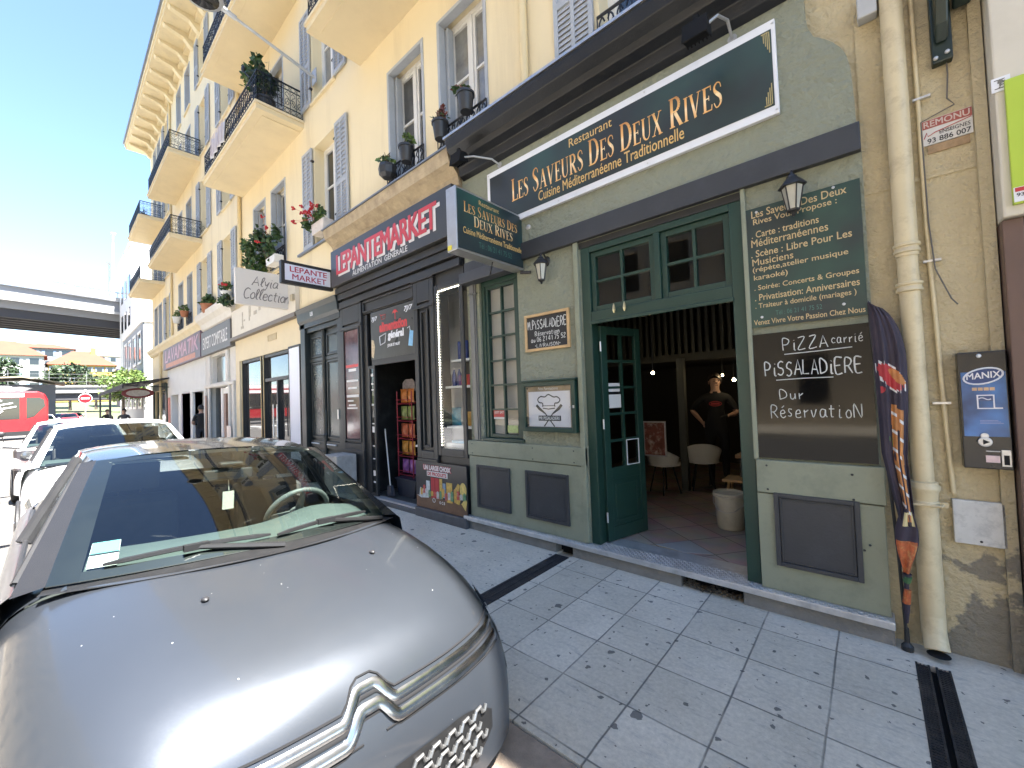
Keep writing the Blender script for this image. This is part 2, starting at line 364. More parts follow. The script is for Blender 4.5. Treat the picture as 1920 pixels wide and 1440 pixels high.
# ================================================================== SETTING
def pave_mat(name,tiles):
    m=bpy.data.materials.new(name); m.use_nodes=True; n=m.node_tree.nodes; l=m.node_tree.links; p=n["Principled BSDF"]
    ge=n.new("ShaderNodeNewGeometry"); 
    def noise(sc,det=6,ro=.6):
        z=n.new("ShaderNodeTexNoise"); z.inputs["Scale"].default_value=sc; z.inputs["Detail"].default_value=det; z.inputs["Roughness"].default_value=ro; l.new(ge.outputs["Position"],z.inputs["Vector"]); return z
    def ramp(src,a,b,c0,c1):
        r=n.new("ShaderNodeValToRGB"); r.color_ramp.elements[0].position=a; r.color_ramp.elements[1].position=b; r.color_ramp.elements[0].color=(*c0,1); r.color_ramp.elements[1].color=(*c1,1); l.new(src,r.inputs[0]); return r
    def mix(f,a,b,mode='MIX'):
        x=n.new("ShaderNodeMix"); x.data_type='RGBA'; x.blend_type=mode; 
        if isinstance(f,(int,float)): x.inputs[0].default_value=f
        else: l.new(f,x.inputs[0])
        for s,v in ((6,a),(7,b)):
            if isinstance(v,tuple): x.inputs[s].default_value=(*v,1)
            else: l.new(v,x.inputs[s])
        return x.outputs[2]
    def M(op,a,b=None,c=None):
        q=n.new("ShaderNodeMath"); q.operation=op
        for i,v in enumerate((a,b,c)):
            if v is None: continue
            if isinstance(v,(int,float)): q.inputs[i].default_value=v
            else: l.new(v,q.inputs[i])
        return q.outputs[0]
    base=ramp(noise(1.7).outputs[0],.3,.7,(.56,.50,.40),(.69,.62,.505)).outputs[0]
    fine=ramp(noise(38,8,.7).outputs[0],.35,.7,(.82,.82,.82),(1.1,1.1,1.1)).outputs[0]
    col=mix(1,base,fine,'MULTIPLY')
    # scuffed streaks
    mp=n.new("ShaderNodeMapping"); mp.inputs["Scale"].default_value=(2.2,9,1); mp.inputs["Rotation"].default_value=(0,0,.5); l.new(ge.outputs["Position"],mp.inputs[0])
    z=n.new("ShaderNodeTexNoise"); z.inputs["Scale"].default_value=2.4; z.inputs["Detail"].default_value=9; z.inputs["Roughness"].default_value=.72; l.new(mp.outputs[0],z.inputs["Vector"])
    col=mix(ramp(z.outputs[0],.54,.72,(0,0,0),(.5,.5,.5)).outputs[0],col,(.17,.17,.18))
    # gum spots
    for sc,th,seed in ((3.1,.10,0),(9,.11,4.4),(5.2,.075,8.3)):
        mp=n.new("ShaderNodeMapping"); mp.inputs["Location"].default_value=(seed,seed*.7,0); l.new(ge.outputs["Position"],mp.inputs[0])
        # wobble the coordinates so that no spot is a perfect disc
        wv=n.new("ShaderNodeTexNoise"); wv.inputs["Scale"].default_value=26; l.new(ge.outputs["Position"],wv.inputs["Vector"])
        ad=n.new("ShaderNodeVectorMath"); ad.operation='MULTIPLY_ADD'; l.new(wv.outputs["Color"],ad.inputs[0]); ad.inputs[1].default_value=(.045,.045,0); l.new(mp.outputs[0],ad.inputs[2])
        v=n.new("ShaderNodeTexVoronoi"); v.voronoi_dimensions='2D'; v.inputs["Scale"].default_value=sc; l.new(ad.outputs[0],v.inputs["Vector"])
        sx=n.new("ShaderNodeSeparateColor"); l.new(v.outputs["Color"],sx.inputs[0])
        rad=M('MULTIPLY',M('POWER',sx.outputs[0],3.0),th)
        f=M('LESS_THAN',v.outputs["Distance"],rad)
        col=mix(M('MULTIPLY',f,.8),col,(.075,.072,.072))
    h=noise(55,8,.7).outputs[0]
    if tiles:
        sp=n.new("ShaderNodeSeparateXYZ"); l.new(ge.outputs["Position"],sp.inputs[0]); g=None
        wob=noise(3,2).outputs[0]
        for ax,o in (('X',-.24),('Y',-.345)):
            t=M('ADD',sp.outputs[ax],-o+41.5); t=M('ADD',t,M('MULTIPLY',M('SUBTRACT',wob,.5),.012)); t=M('FRACT',M('DIVIDE',t,.415)); d=M('MULTIPLY',M('MINIMUM',t,M('SUBTRACT',1,t)),.415)
            k=M('SUBTRACT',1,M('MINIMUM',M('MULTIPLY',d,1/.0066),1)); g=k if g is None else M('MAXIMUM',g,k)
        cell=n.new("ShaderNodeVectorMath"); cell.operation='MULTIPLY_ADD'; l.new(ge.outputs["Position"],cell.inputs[0]); cell.inputs[1].default_value=(1/.415,1/.415,0); cell.inputs[2].default_value=((.24+41.5)/.415,(.345+41.5)/.415,0)
        fl=n.new("ShaderNodeVectorMath"); fl.operation='FLOOR'; l.new(cell.outputs[0],fl.inputs[0]); wn=n.new("ShaderNodeTexWhiteNoise"); wn.noise_dimensions='2D'; l.new(fl.outputs[0],wn.inputs["Vector"])   # each slab its own tone
        col=mix(1,col,ramp(wn.outputs[0],0,1,(.86,.86,.85),(1.06,1.06,1.07)).outputs[0],'MULTIPLY')
        worn=ramp(noise(2.3,3).outputs[0],.30,.52,(.35,.35,.35),(1,1,1)).outputs[0]
        gg=M('MULTIPLY',M('SQRT',g),worn)
        col=mix(M('MULTIPLY',gg,.9),col,(.075,.072,.07)); h=M('SUBTRACT',h,M('MULTIPLY',g,1.5))
    l.new(col,p.inputs["Base Color"]); p.inputs["Roughness"].default_value=.62; p.inputs["Specular IOR Level"].default_value=.35
    b=n.new("ShaderNodeBump"); b.inputs["Strength"].default_value=.28; b.inputs["Distance"].default_value=.01; l.new(h,b.inputs["Height"]); l.new(b.outputs[0],p.inputs["Normal"])
    return m
PT=pave_mat("pavement_tiles",True); PC=pave_mat("pavement_concrete",False)
ASP=mat("asphalt",(.105,.099,.092),.85,var=.22,vs=1.2,bump=.5,bs=140,dirt=(.14,.13,.12),ds=.7,da=.7)
STONE=mat("kerb_stone",(.30,.235,.18),.8,var=.2,vs=14,bump=.4,bs=90,dirt=(.13,.10,.085),ds=5,da=.6)
SOIL=mat("ground_soil",(.18,.17,.14),.9,var=.2,vs=.05)
MB().box(-400,-260,-.6,300,300,-.16).make("ground",SOIL,kind="structure")
MB().box(-260,-13.5,-.12,60,-2.34,-.09).make("road",ASP,kind="structure")
# tiled stretch, plain concrete left and right of the drain channels
pv=MB(); pv.box(-60,-2.05,-.15,-2.60,.45,0); pv.box(.275,-2.05,-.15,40,.45,0); pv.make("pavement",PC,kind="structure")
MB().box(-2.42,-2.05,-.15,.125,.45,0).make("pavement",PT,kind="structure"); MB().box(.125,-.18,-.15,.275,.45,-.001).make("pavement",PC,kind="structure"); MB().box(-2.60,-.1,-.15,-2.42,.45,-.025).make("pavement",PC,kind="structure")
k=MB(); x=-60
while x<40:
    k.box(x+.004,-2.33,-.14,x+1.2,-2.054,-.006); x+=1.204
k.make("kerb",STONE,kind="structure",bevel=.012)
ob=MB(); ob.box(-60,-17,-.12,60,-13.5,.02); ob.make("pavement",PC,kind="structure")
WHT=mat("road_paint",(.72,.72,.70),.7,var=.1,vs=6,dirt=(.25,.25,.25),ds=5,da=.8)
mk=MB()
for i in range(40): mk.box(-200+i*5,-6.63,-.09,-198+i*5,-6.5,-.085)
mk.box(-200,-2.6,-.09,-42,-2.48,-.085)
for i in range(7): mk.box(-40,-12.5+i*1.2,-.09,-36.5,-12+i*1.2,-.085)
mk.make("road_markings",WHT,kind="structure")
IRON=mat("cast_iron",(.045,.045,.05),.5,.6,var=.25,vs=20,bump=.3,bs=120,dirt=(.16,.15,.14),ds=9,da=.6)
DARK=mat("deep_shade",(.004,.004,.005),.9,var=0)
def drain(x0,x1,name,label,y0=-2.05,y1=-.18,full=True):
    t=thing(name,label,"drain",((x0+x1)/2,y1,0))
    m=MB(); m.box(x0,y0,-.15,x1,y1,-.035); m.make("channel_bed",DARK,t)
    c=(x0+x1)/2; 
    for a,b in ((x0,c-.012),(c+.012,x1)):
        m=MB(); m.box(a,y0,-.035,a+.01,y1,.0015); m.box(b-.01,y0,-.035,b,y1,.0015)
        y=y0+.006
        while y<y1-.014:
            m.box(a+.01,y,-.03,b-.01,y+.012,-.001); y+=.0195
        xx=a+.02
        while xx<b-.02: m.box(xx,y0,-.032,xx+.005,y1,-.003); xx+=.016
        m.make("grating",IRON,t)
    return t
drain(.125,.275,"drain_channel","black double grating of the drain running from the downpipe foot to the kerb")
t=thing("drain_channel","worn solid iron drain cover crossing the pavement left of the tiles","drain",(-2.5,-.1,0))
m=MB(); m.box(-2.6,-2.05,-.15,-2.42,-.1,-.02); m.make("channel_bed",DARK,t)
for i,(a,b) in enumerate(((-2.05,-1.24),(-1.235,-.66),(-.655,-.1))):
    m=MB(); m.box(-2.595,a,-.03,-2.425,b,.004+.002*(i==1)); m.box(-2.58,a+.02,.004,-2.56,b-.02,.009); m.box(-2.50,a+.02,.004,-2.485,b-.02,.009); m.make("cover_plate",IRON,t,bevel=.004)
# ================================================================== RESTAURANT FRONT
GREEN=(.275,.283,.205)
def plaster_mat(name,col,dirt,bump=.9,bs=9):
    m=mat(name,col,.72,var=.06,vs=2.2,bump=bump,bs=bs,dirt=dirt,ds=3.5,da=.45,bd=7,bdist=.07)
    return m
PLG=plaster_mat("sage_render",GREEN,(.19,.20,.145),bump=.85,bs=17)
PNG=mat("sage_paint",(.243,.255,.18),.5,var=.05,vs=3,bump=.12,bs=60,dirt=(.13,.14,.10),ds=5,da=.65)
ANT=mat("anthracite_paint",(.036,.0375,.041),.5,var=.12,vs=5,bump=.15,bs=50,dirt=(.07,.073,.08),ds=5,da=.4)
DKG=mat("bottle_green_paint",(.013,.041,.029),.38,var=.12,vs=5,bump=.08,bs=70,dirt=(.02,.045,.035),ds=8,da=.4)
BLK=mat("black_paint",(.020,.0195,.019),.45,var=.15,vs=6,bump=.06,bs=60,dirt=(.04,.04,.04),ds=5,da=.35)
STEEL=mat("checker_steel",(.62,.61,.60),.38,.6,var=.15,vs=8,dirt=(.22,.21,.20),ds=5,da=.6)
CEM=mat("cement_riser",(.20,.19,.175),.85,var=.18,vs=6,bump=.6,bs=40,dirt=(.10,.095,.085),ds=4,da=.7)
GL=glass("window_glass",(.93,.95,.94)); 
DGL=mat("dark_pane",(.012,.013,.014),.06,var=0,spec=.9)
rf=thing("restaurant_shopfront","sage green restaurant front with anthracite band and open bottle green door","shopfront",(-2,0,.1))
m=MB()
wall(m,-3.95,.03,.165,3.28,0,.25,[(-3.72,-3.07,1.17,3.18),(-2.2,-.70,.0,3.2)])
# fascia with a scrolled right end
fa=[(-3.95,3.27),(.015,3.27),(.01,3.60),(.0,3.86),(-.02,3.97),(-.045,4.03),(-.09,4.10),(-.13,4.145),(-.19,4.20),(-.22,4.28),(-.23,4.40),(-.24,4.70),(-3.95,4.70)]
m.prism(fa,'y',-.022,.24)
m.make("render_wall",PLG,rf)
m=MB()   # lower boarding
m.box(-3.975,-.035,.165,-2.225,-.001,.945); m.box(-3.985,-.045,.952,-2.215,-.001,1.14); m.box(-.695,-.035,.165,.035,-.001,.885)
m.prism([(-.69,.892),(.045,.892),(.045,1.06),(.05,1.14),(-.69,1.14)],'y',-.045,-.001)
m.box(-2.27,-.04,.17,-2.215,-.001,3.27) ; m.box(-.705,-.03,1.14,-.672,-.001,3.27)
m.make("lower_boarding",PNG,rf,bevel=.006)
for a,b,c,d in ((-3.83,-3.26,.30,.835),(-3.02,-2.43,.305,.84),(-.585,-.09,.36,.90)):
    m=MB(); m.box(a+.03,-.043,c+.03,b-.03,-.036,d-.03); frame(m,a,b,c,d,-.058,-.036,.03); frame(m,a+.034,b-.034,c+.034,d-.034,-.050,-.0435,.014); m.make("inset_panel",ANT,rf,bevel=.004)
m=MB(); m.box(-3.93,-.06,3.268,.028,-.001,3.46); m.make("band",ANT,rf,bevel=.006)
m=MB(); m.box(-2.22,-.005,3.2,-.68,.2,3.262); m.make("shutter_track",BLK,rf)
# screw heads on the boards
m=MB()
for x,z in ((-3.9,1.1),(-3.9,.98),(-2.9,1.1),(-2.9,.975),(-2.35,1.1),(-2.35,.98),(-.62,1.1),(-.12,1.08),(-.62,.92),(-.12,.91),(-.05,.62),(-.08,.58)): m.lathe([(.008,-.049),(.006,-.052)],(x,0,z),8,'y')
m.make("screw_head",IRON,rf)
# step
st=thing("door_step","low step of chequer plate metal running along the restaurant front","step",(-2,-.05,0))
m=MB(); m.box(-4.05,-.105,.115,.05,.30,.165); m.make("tread",STEEL,st,bevel=.006)
m=MB(); sx=-4.02; i=0   # raised diamonds of the plate
while sx<.03:
    for j in range(8):
        y=-.09+j*.026; dx,dy=(.0125,.0042) if (i+j)%2 else (.0042,.0125)
        if -2.22>sx or sx>-.72:
            if y>-.045: continue
        m.prism([(sx-dx,y-dy*0),(sx,y-dy),(sx+dx,y),(sx,y+dy)],'z',.1645,.1695)
    sx+=.026; i+=1
for i in range(150):
    x=-4.03+i*.0272; m.box(x,-.108,.125+.012*(i%2),x+.016,-.1045,.145+.012*(i%2))
m.make("tread_pattern",STEEL,st)
m=MB(); m.box(-4.0,-.06,-.05,-2.62,.2,.114); m.box(-2.40,-.06,-.05,-1.3,.2,.114); m.box(-.82,-.06,-.05,.045,.2,.114); m.make("riser",CEM,st)
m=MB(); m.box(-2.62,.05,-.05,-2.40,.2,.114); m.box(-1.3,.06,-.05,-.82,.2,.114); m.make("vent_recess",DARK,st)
m=MB()
for i in range(240):
    x=rnd.uniform(-1.28,-.84); z=rnd.uniform(0,.03)+.03*abs(math.sin(x*14)); m.ball((x,rnd.uniform(-.055,.02),z),rnd.uniform(.004,.012),5,(1.4,1,.6))
m.make("litter",mat("leaf_litter",(.07,.055,.04),.9,var=.4,vs=60),st)
# left window
def panes_window(t,x0,x1,z0,z1,y,nx,nz,mt,bar=.05,mun=.022,name="window",sill=True,gm=None):
    fr=MB(); frame(fr,x0,x1,z0,z1,y,y+.06,bar); f=fr.make(name,mt,t,bevel=.004)
    b=MB(); a0,a1,c0,c1=x0+bar,x1-bar,z0+bar,z1-bar
    for i in range(1,nx): xx=a0+(a1-a0)*i/nx; b.box(xx-mun/2,y+.008,c0,xx+mun/2,y+.05,c1)
    for i in range(nx):
        xa=a0+(a1-a0)*i/nx+(mun/2 if i else 0); xb=a0+(a1-a0)*(i+1)/nx-(mun/2 if i<nx-1 else 0)
        for j in range(1,nz): zz=c0+(c1-c0)*j/nz; b.box(xa,y+.01,zz-mun/2,xb,y+.05,zz+mun/2)
    b.make("glazing_bar",mt,f)
    g=MB(); g.poly([(a0,y+.03,c0),(a1,y+.03,c0),(a1,y+.03,c1),(a0,y+.03,c1)]); g.make("pane",gm or GL,f)
    return f
m=MB(); m.box(-3.72,-.03,1.145,-3.04,.04,1.185); m.box(-3.72,.03,1.185,-3.66,.09,3.18); m.box(-3.13,.03,1.185,-3.07,.09,3.18); m.box(-3.66,.03,3.11,-3.13,.09,3.18); m.make("window_surround",DKG,rf,bevel=.005)
lw=panes_window(rf,-3.66,-3.13,1.185,3.11,.045,2,6,DKG,bar=.045)
MB().box(-3.64,.115,1.2,-3.15,.12,3.1).make("window_backing",mat("beige_backing",(.36,.34,.31),.85,var=.12,vs=2.5,dirt=(.27,.25,.22),ds=2,da=.5),lw)  # plain beige sheet added behind the panes so they look pale
MB().box(-3.60,.066,1.44,-3.41,.0695,1.545).make("window_sticker",mat("sticker_red",(.45,.03,.03),.4,var=.05),lw); MB().box(-3.60,.0665,1.415,-3.41,.0695,1.4395).make("window_sticker",mat("sticker_pale",(.6,.6,.57),.4,var=.05),lw); m=MB(); put_text(m,"JUST EAT",-3.585,-3.425,1.475,1.515,FAC(.066),bold=.02,off=.002); m.make("sticker_lettering",MATS["sticker_pale"],lw); MB().box(-3.37,.066,1.25,-3.20,.0695,1.34).make("window_sticker",mat("sticker_green",(.42,.5,.2),.5,var=.3,vs=30),lw)
m=MB(); m.box(-3.90,-.03,3.03,-3.76,.1,3.05); m.box(-3.885,-.02,1.2,-3.865,.02,3.2); m.box(-3.80,-.02,1.15,-3.775,.02,3.2); m.box(-3.86,-.03,1.15,-3.80,.01,3.2); m.make("shutter_rail",mat("grey_metal",(.17,.17,.165),.45,.5,var=.1),rf)
m=MB(); m.box(-3.93,-.16,3.16,-3.10,-.002,3.30); m.make("shutter_housing",mat("housing_grey",(.05,.053,.06),.5,var=.15,vs=4,dirt=(.1,.1,.1),da=.4),rf,bevel=.01)
# door frame and transom
m=MB(); 
m.box(-2.2,.0,.167,-2.10,.13,3.2); m.box(-.80,.0,.167,-.70,.13,3.2); m.box(-2.10,.0,2.43,-.80,.13,2.53); m.box(-2.10,.0,3.14,-.80,.13,3.2)
m.box(-1.43,.0,2.53,-1.375,.13,3.14); m.box(-2.11,-.022,2.395,-.79,.0,2.43)
m.make("door_frame",DKG,rf,bevel=.006)
for a,b in ((-2.098,-1.432),(-1.373,-.802)): panes_window(rf,a,b,2.532,3.138,.03,2,2,DKG,bar=.05,mun=.025,name="transom_window")
# open door leaf, swung inwards on the left jamb
def leaf(name,hx,y0,ln,ang,parent):
    r=thing(name,None,None); r.parent=parent; r.location=Vector((hx,y0,.175))-wloc(parent); r.rotation_euler=(0,0,R(ang))
    return r
dl=MB(local=True); L_=.60;Hh=2.215
def dbox(mb,*a): mb.box(*a)
frame(dl,0,L_,0,Hh,-.022,.022,.085,.14); dl.box(.085,-.02,.62,L_-.085,.02,.74); dl.box(.085,-.012,.14,L_-.085,.012,.62)
frame(dl,.13,L_-.13,.185,.575,-.019,-.0125,.02); frame(dl,.13,L_-.13,.185,.575,.0125,.019,.02)
door=dl.make("door_leaf",DKG,rf,bevel=.005); door.location=Vector((-2.085,.11,.175))-wloc(rf); door.rotation_euler=(0,0,R(74))
b=MB(local=True); a0,a1,c0,c1=.085,L_-.085,.74,Hh-.085
xm=(a0+a1)/2; b.box(xm-.013,-.018,c0,xm+.013,.018,c1)
for j in range(1,5): z=c0+(c1-c0)*j/5; b.box(a0,-.018,z-.013,xm-.0135,.018,z+.013); b.box(xm+.0135,-.018,z-.013,a1,.018,z+.013)
b.make("glazing_bar",DKG,door)
g=MB(local=True); g.poly([(a0,0,c0),(a1,0,c0),(a1,0,c1),(a0,0,c1)]); g.make("pane",GL,door)
b=MB(local=True); 
for z in (.25,1.2,2.0): b.tube([(-.012,-.026,z-.05),(-.012,-.026,z+.05)],.009,8)
b.make("hinge",STEEL,door)
b=MB(local=True); b.box(a0+.01,-.014,1.36,xm-.03,-.008,1.50); b.box(a0+.01,-.014,1.53,xm-.04,-.008,1.62); b.make("posted_notice",mat("paper",(.62,.61,.58),.8,var=.04),door)
b=MB(local=True); frame(b,xm+.018,a1-.004,c0+.004,c0+.275,-.024,-.016,.008); b.make("white_beading",mat("white_gloss",(.75,.75,.74),.35,var=.03),door)
for i,(x) in enumerate((-1.83,-1.72)):
    m=MB(); m.lathe([(.006,0),(.016,.03),(.010,.07),(.004,.09)],(x,-.035,2.47),8); m.make("hanging_charm",mat("brass",(.6,.5,.28),.35,.8,var=.1),rf)
# ---- inside the restaurant
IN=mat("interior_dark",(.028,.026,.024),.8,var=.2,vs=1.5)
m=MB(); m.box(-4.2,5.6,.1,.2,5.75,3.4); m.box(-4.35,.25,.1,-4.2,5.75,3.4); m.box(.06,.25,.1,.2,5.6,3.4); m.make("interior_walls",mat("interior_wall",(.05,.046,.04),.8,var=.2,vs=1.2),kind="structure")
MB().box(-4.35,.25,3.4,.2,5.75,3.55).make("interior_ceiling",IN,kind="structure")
# diagonal terracotta floor with a few pale replacement tiles
def floor_mat():
    m=bpy.data.materials.new("terracotta_floor"); m.use_nodes=True; n=m.node_tree.nodes; l=m.node_tree.links; p=n["Principled BSDF"]
    tc=n.new("ShaderNodeNewGeometry"); mp=n.new("ShaderNodeMapping"); mp.inputs["Rotation"].default_value=(0,0,R(38)); mp.inputs["Scale"].default_value=(2.6,2.6,2.6); l.new(tc.outputs["Position"],mp.inputs[0])
    b=n.new("ShaderNodeTexBrick"); b.offset=0; b.inputs["Color1"].default_value=(.52,.38,.31,1); b.inputs["Color2"].default_value=(.60,.47,.39,1); b.inputs["Mortar"].default_value=(.07,.06,.055,1); b.inputs["Scale"].default_value=1; b.inputs["Mortar Size"].default_value=.012; b.inputs["Brick Width"].default_value=1; b.inputs["Row Height"].default_value=1
    l.new(mp.outputs[0],b.inputs["Vector"]); nz=n.new("ShaderNodeTexNoise"); nz.inputs["Scale"].default_value=5; nz.inputs["Detail"].default_value=8; l.new(tc.outputs["Position"],nz.inputs["Vector"])
    mx=n.new("ShaderNodeMix"); mx.data_type='RGBA'; mx.blend_type='MULTIPLY'; mx.inputs[0].default_value=.6; l.new(b.outputs["Color"],mx.inputs[6]); l.new(nz.outputs["Color"],mx.inputs[7]); l.new(mx.outputs[2],p.inputs["Base Color"]); p.inputs["Roughness"].default_value=.42
    return m
MB().box(-4.2,.301,.08,.06,5.6,.163).make("interior_floor",floor_mat(),kind="structure")
m=MB()
a=R(38); T=1/2.6
def tile(i,j): 
    pts=[]
    for u,v in ((i,j),(i+1,j),(i+1,j+1),(i,j+1)):
        # mapping rotates the point by +38 deg, so tile corners are rotated back
        x,y=u*T,v*T; pts.append((x*math.cos(-a)-y*math.sin(-a),x*math.sin(-a)+y*math.cos(-a)))
    return pts
def at_tile(x,y): return int(math.floor((x*math.cos(a)-y*math.sin(a))/T)),int(math.floor((x*math.sin(a)+y*math.cos(a))/T))
for (x,y) in ((-1.45,.42),(-1.35,1.55)):
    pts=tile(*at_tile(x,y)); cx=sum(q[0] for q in pts)/4; cy=sum(q[1] for q in pts)/4
    pts=[(cx+(q[0]-cx)*.97,cy+(q[1]-cy)*.97) for q in pts]
    # clip to the floor edge
    pts=[(q[0],max(q[1],.305)) for q in pts]
    m.prism(pts,'z',.1625,.1655)
m.make("interior_floor",mat("pale_tile",(.34,.34,.33),.4,var=.08,vs=9),kind="structure")
# ================================================================== SIGNS AND THINGS ON THE RESTAURANT FRONT
def cloudy(name,c0,c1,sc=1.6,rough=.35,lo=.38,hi=.66):
    m=bpy.data.materials.new(name); m.use_nodes=True; n=m.node_tree.nodes; l=m.node_tree.links; p=n["Principled BSDF"]; p.inputs["Roughness"].default_value=rough
    t=n.new("ShaderNodeNewGeometry"); z=n.new("ShaderNodeTexNoise"); z.inputs["Scale"].default_value=sc; z.inputs["Detail"].default_value=3
    r=n.new("ShaderNodeValToRGB"); r.color_ramp.elements[0].position=lo; r.color_ramp.elements[1].position=hi; r.color_ramp.elements[0].color=(*c0,1); r.color_ramp.elements[1].color=(*c1,1)
    l.new(t.outputs["Position"],z.inputs["Vector"]); l.new(z.outputs[0],r.inputs[0]); l.new(r.outputs[0],p.inputs["Base Color"]); return m
def gold_mat(name,z0,z1,c0=(.75,.32,.07),c1=(.95,.80,.50),n_=1):
    """printed gold lettering: an orange to cream blend printed across the letter height"""
    m=bpy.data.materials.new(name); m.use_nodes=True; n=m.node_tree.nodes; l=m.node_tree.links; p=n["Principled BSDF"]; p.inputs["Roughness"].default_value=.4
    t=n.new("ShaderNodeNewGeometry"); s=n.new("ShaderNodeSeparateXYZ"); l.new(t.outputs["Position"],s.inputs[0])
    q=n.new("ShaderNodeMapRange"); q.inputs[1].default_value=z0; q.inputs[2].default_value=z1; l.new(s.outputs[2],q.inputs[0])
    r=n.new("ShaderNodeValToRGB"); e=r.color_ramp.elements; e[0].position=0; e[0].color=(.80,.42,.13,1); e[1].position=1; e[1].color=(.55,.26,.08,1); x=e.new(.45); x.color=(.93,.72,.42,1); x=e.new(.6); x.color=(.85,.48,.16,1)
    l.new(q.outputs[0],r.inputs[0]); l.new(r.outputs[0],p.inputs["Base Color"]); return m
SGN=cloudy("sign_print_green",(.028,.031,.031),(.032,.062,.052),1.4)
GOLD=mat("gold_print",(.72,.47,.17),.45,var=.12,vs=30)
WGL=mat("white_panel",(.74,.74,.76),.4,var=.03,vs=3,dirt=(.45,.44,.42),ds=4,da=.3)
t=thing("fascia_sign","wide dark green restaurant sign in a white border above the open door","sign",(-1.9,-.03,3.73))
m=MB(); m.box(-3.45,-.062,3.735,-.41,-.0235,4.455); m.make("white_board",WGL,t,bevel=.004)
m=MB(); m.box(-3.40,-.066,3.80,-.435,-.0625,4.385); m.make("printed_face",SGN,t)
F=FAC(-.066)
m=MB(); serif(m,"LES SAVEURS DES DEUX RIVES",-3.05,-.775,3.975,4.235,F); m.make("lettering",gold_mat("gold_letters",3.97,4.22),t)
m=MB(); put_text(m,"Cuisine Méditerranéenne Traditionnelle",-2.66,-1.09,3.845,3.955,F,bold=.006); put_text(m,"Restaurant",-2.24,-1.75,4.265,4.355,F); m.make("small_lettering",GOLD,t)
m=MB()
for z,sg in ((4.37,-1),(3.815,1)):
    for k in range(4): m.box(-.452-.012*k,-.0685,z,-.446-.012*k,-.0665,z+sg*(.16-.03*k)); 
    m.box(-.50,-.0685,z-.004,-.455,-.0665,z+.004)
m.make("corner_ornament",mat("ornament_gold",(.42,.34,.15),.5,var=.2,vs=30),t)
m=MB()
for x in (-3.42,-2.4,-1.42,-.425): 
    for z in (3.765,4.425): m.lathe([(.009,-.0635),(.007,-.068)],(x,0,z),8,'y')
m.make("fixing_screw",STEEL,t)
# projecting double sided sign
ALU=mat("aluminium",(.52,.51,.50),.38,.85,var=.1,vs=6,dirt=(.3,.27,.22),ds=5,da=.5)
t=thing("projecting_sign","dark green lightbox with gold restaurant name projecting over the pavement","sign",(-2.98,-.02,3.14))
m=MB(); m.box(-3.10,-1.03,3.15,-2.955,-.015,3.79); m.make("casing",ALU,t,bevel=.006)
m=MB(); m.box(-2.954,-1.015,3.175,-2.948,-.03,3.765); m.make("printed_face",cloudy("sign_print_teal",(.02,.034,.037),(.02,.082,.066),1.7),t)
F=SIDE(-2.948)
m=MB(); serif(m,"LES SAVEURS DES",-.935,-.115,3.555,3.66,F,small=.86,off=.002); serif(m,"DEUX RIVES",-.80,-.20,3.435,3.545,F,small=.86,off=.002); m.make("lettering",gold_mat("gold_letters_side",3.43,3.66),t)
m=MB(); put_text(m,"Cuisine Méditerranéenne Traditionnelle",-.95,-.055,3.335,3.40,F,bold=.004); put_text(m,"Restaurant",-.72,-.42,3.685,3.735,F); m.make("small_lettering",GOLD,t)
m=MB(); put_text(m,"Tél : 06 21 41 75 52",-.74,-.23,3.235,3.295,F); m.make("phone_number",mat("dull_teal_print",(.06,.16,.13),.5,var=.1),t)
m=MB(); m.box(-3.09,-1.034,3.165,-3.03,-1.0305,3.21); m.make("warning_sticker",mat("yellow_sticker",(.75,.62,.05),.5,var=.05),t)
m=MB(); m.tube([(-2.99,-.03,3.13),(-2.86,.0,3.11)],.018,8); m.tube([(-3.03,-.03,3.3),(-3.03,.03,3.3)],.02,8); m.tube([(-2.99,-.5,3.15),(-3.5,-.03,3.18)],.008,6); m.make("bracket",IRON,t)
m=MB(); m.ball((-2.86,-.02,3.63),.03,8,(1.3,.4,1)); m.make("wall_anchor",STEEL,t)
# lanterns
LGL=mat("lantern_glass",(.42,.40,.33),.25,var=.1,vs=12,spec=.7)
def lantern(x,z,label):
    t=thing("wall_lantern",label,"lantern",(x,0,z),group="black wall lanterns of the restaurant")
    m=MB(); m.ball((x,-.004,z+.13),.045,10,(1,.35,1.3)); m.tube([(x,-.01,z+.15),(x,-.05,z+.20),(x,-.10,z+.19),(x,-.115,z+.155)],.009,8); m.make("arm",BLK,t,smooth=True)
    c=(x,-.115,z)
    m=MB(); m.lathe([(.088,.07),(.085,.08),(.055,.115),(.035,.135),(.03,.15),(.012,.16),(.008,.175)],c,6); m.make("cap",BLK,t)
    m=MB(); m.lathe([(.064,.068),(.036,-.095)],c,6); m.make("glass",LGL,t)
    m=MB()
    for k in range(6):
        a=2*math.pi*k/6; m.tube([(x+.066*math.cos(a),-.115+.066*math.sin(a),z+.07),(x+.038*math.cos(a),-.115+.038*math.sin(a),z-.095)],.005,5)
    m.lathe([(.042,-.095),(.04,-.108),(.02,-.118),(.012,-.128),(.014,-.135),(.004,-.145)],c,6); m.make("cage",BLK,t)
lantern(-2.63,3.05,"black lantern on sage wall beside the end of the projecting green sign")
lantern(-.355,3.06,"black lantern hanging over the top of the painted menu board")
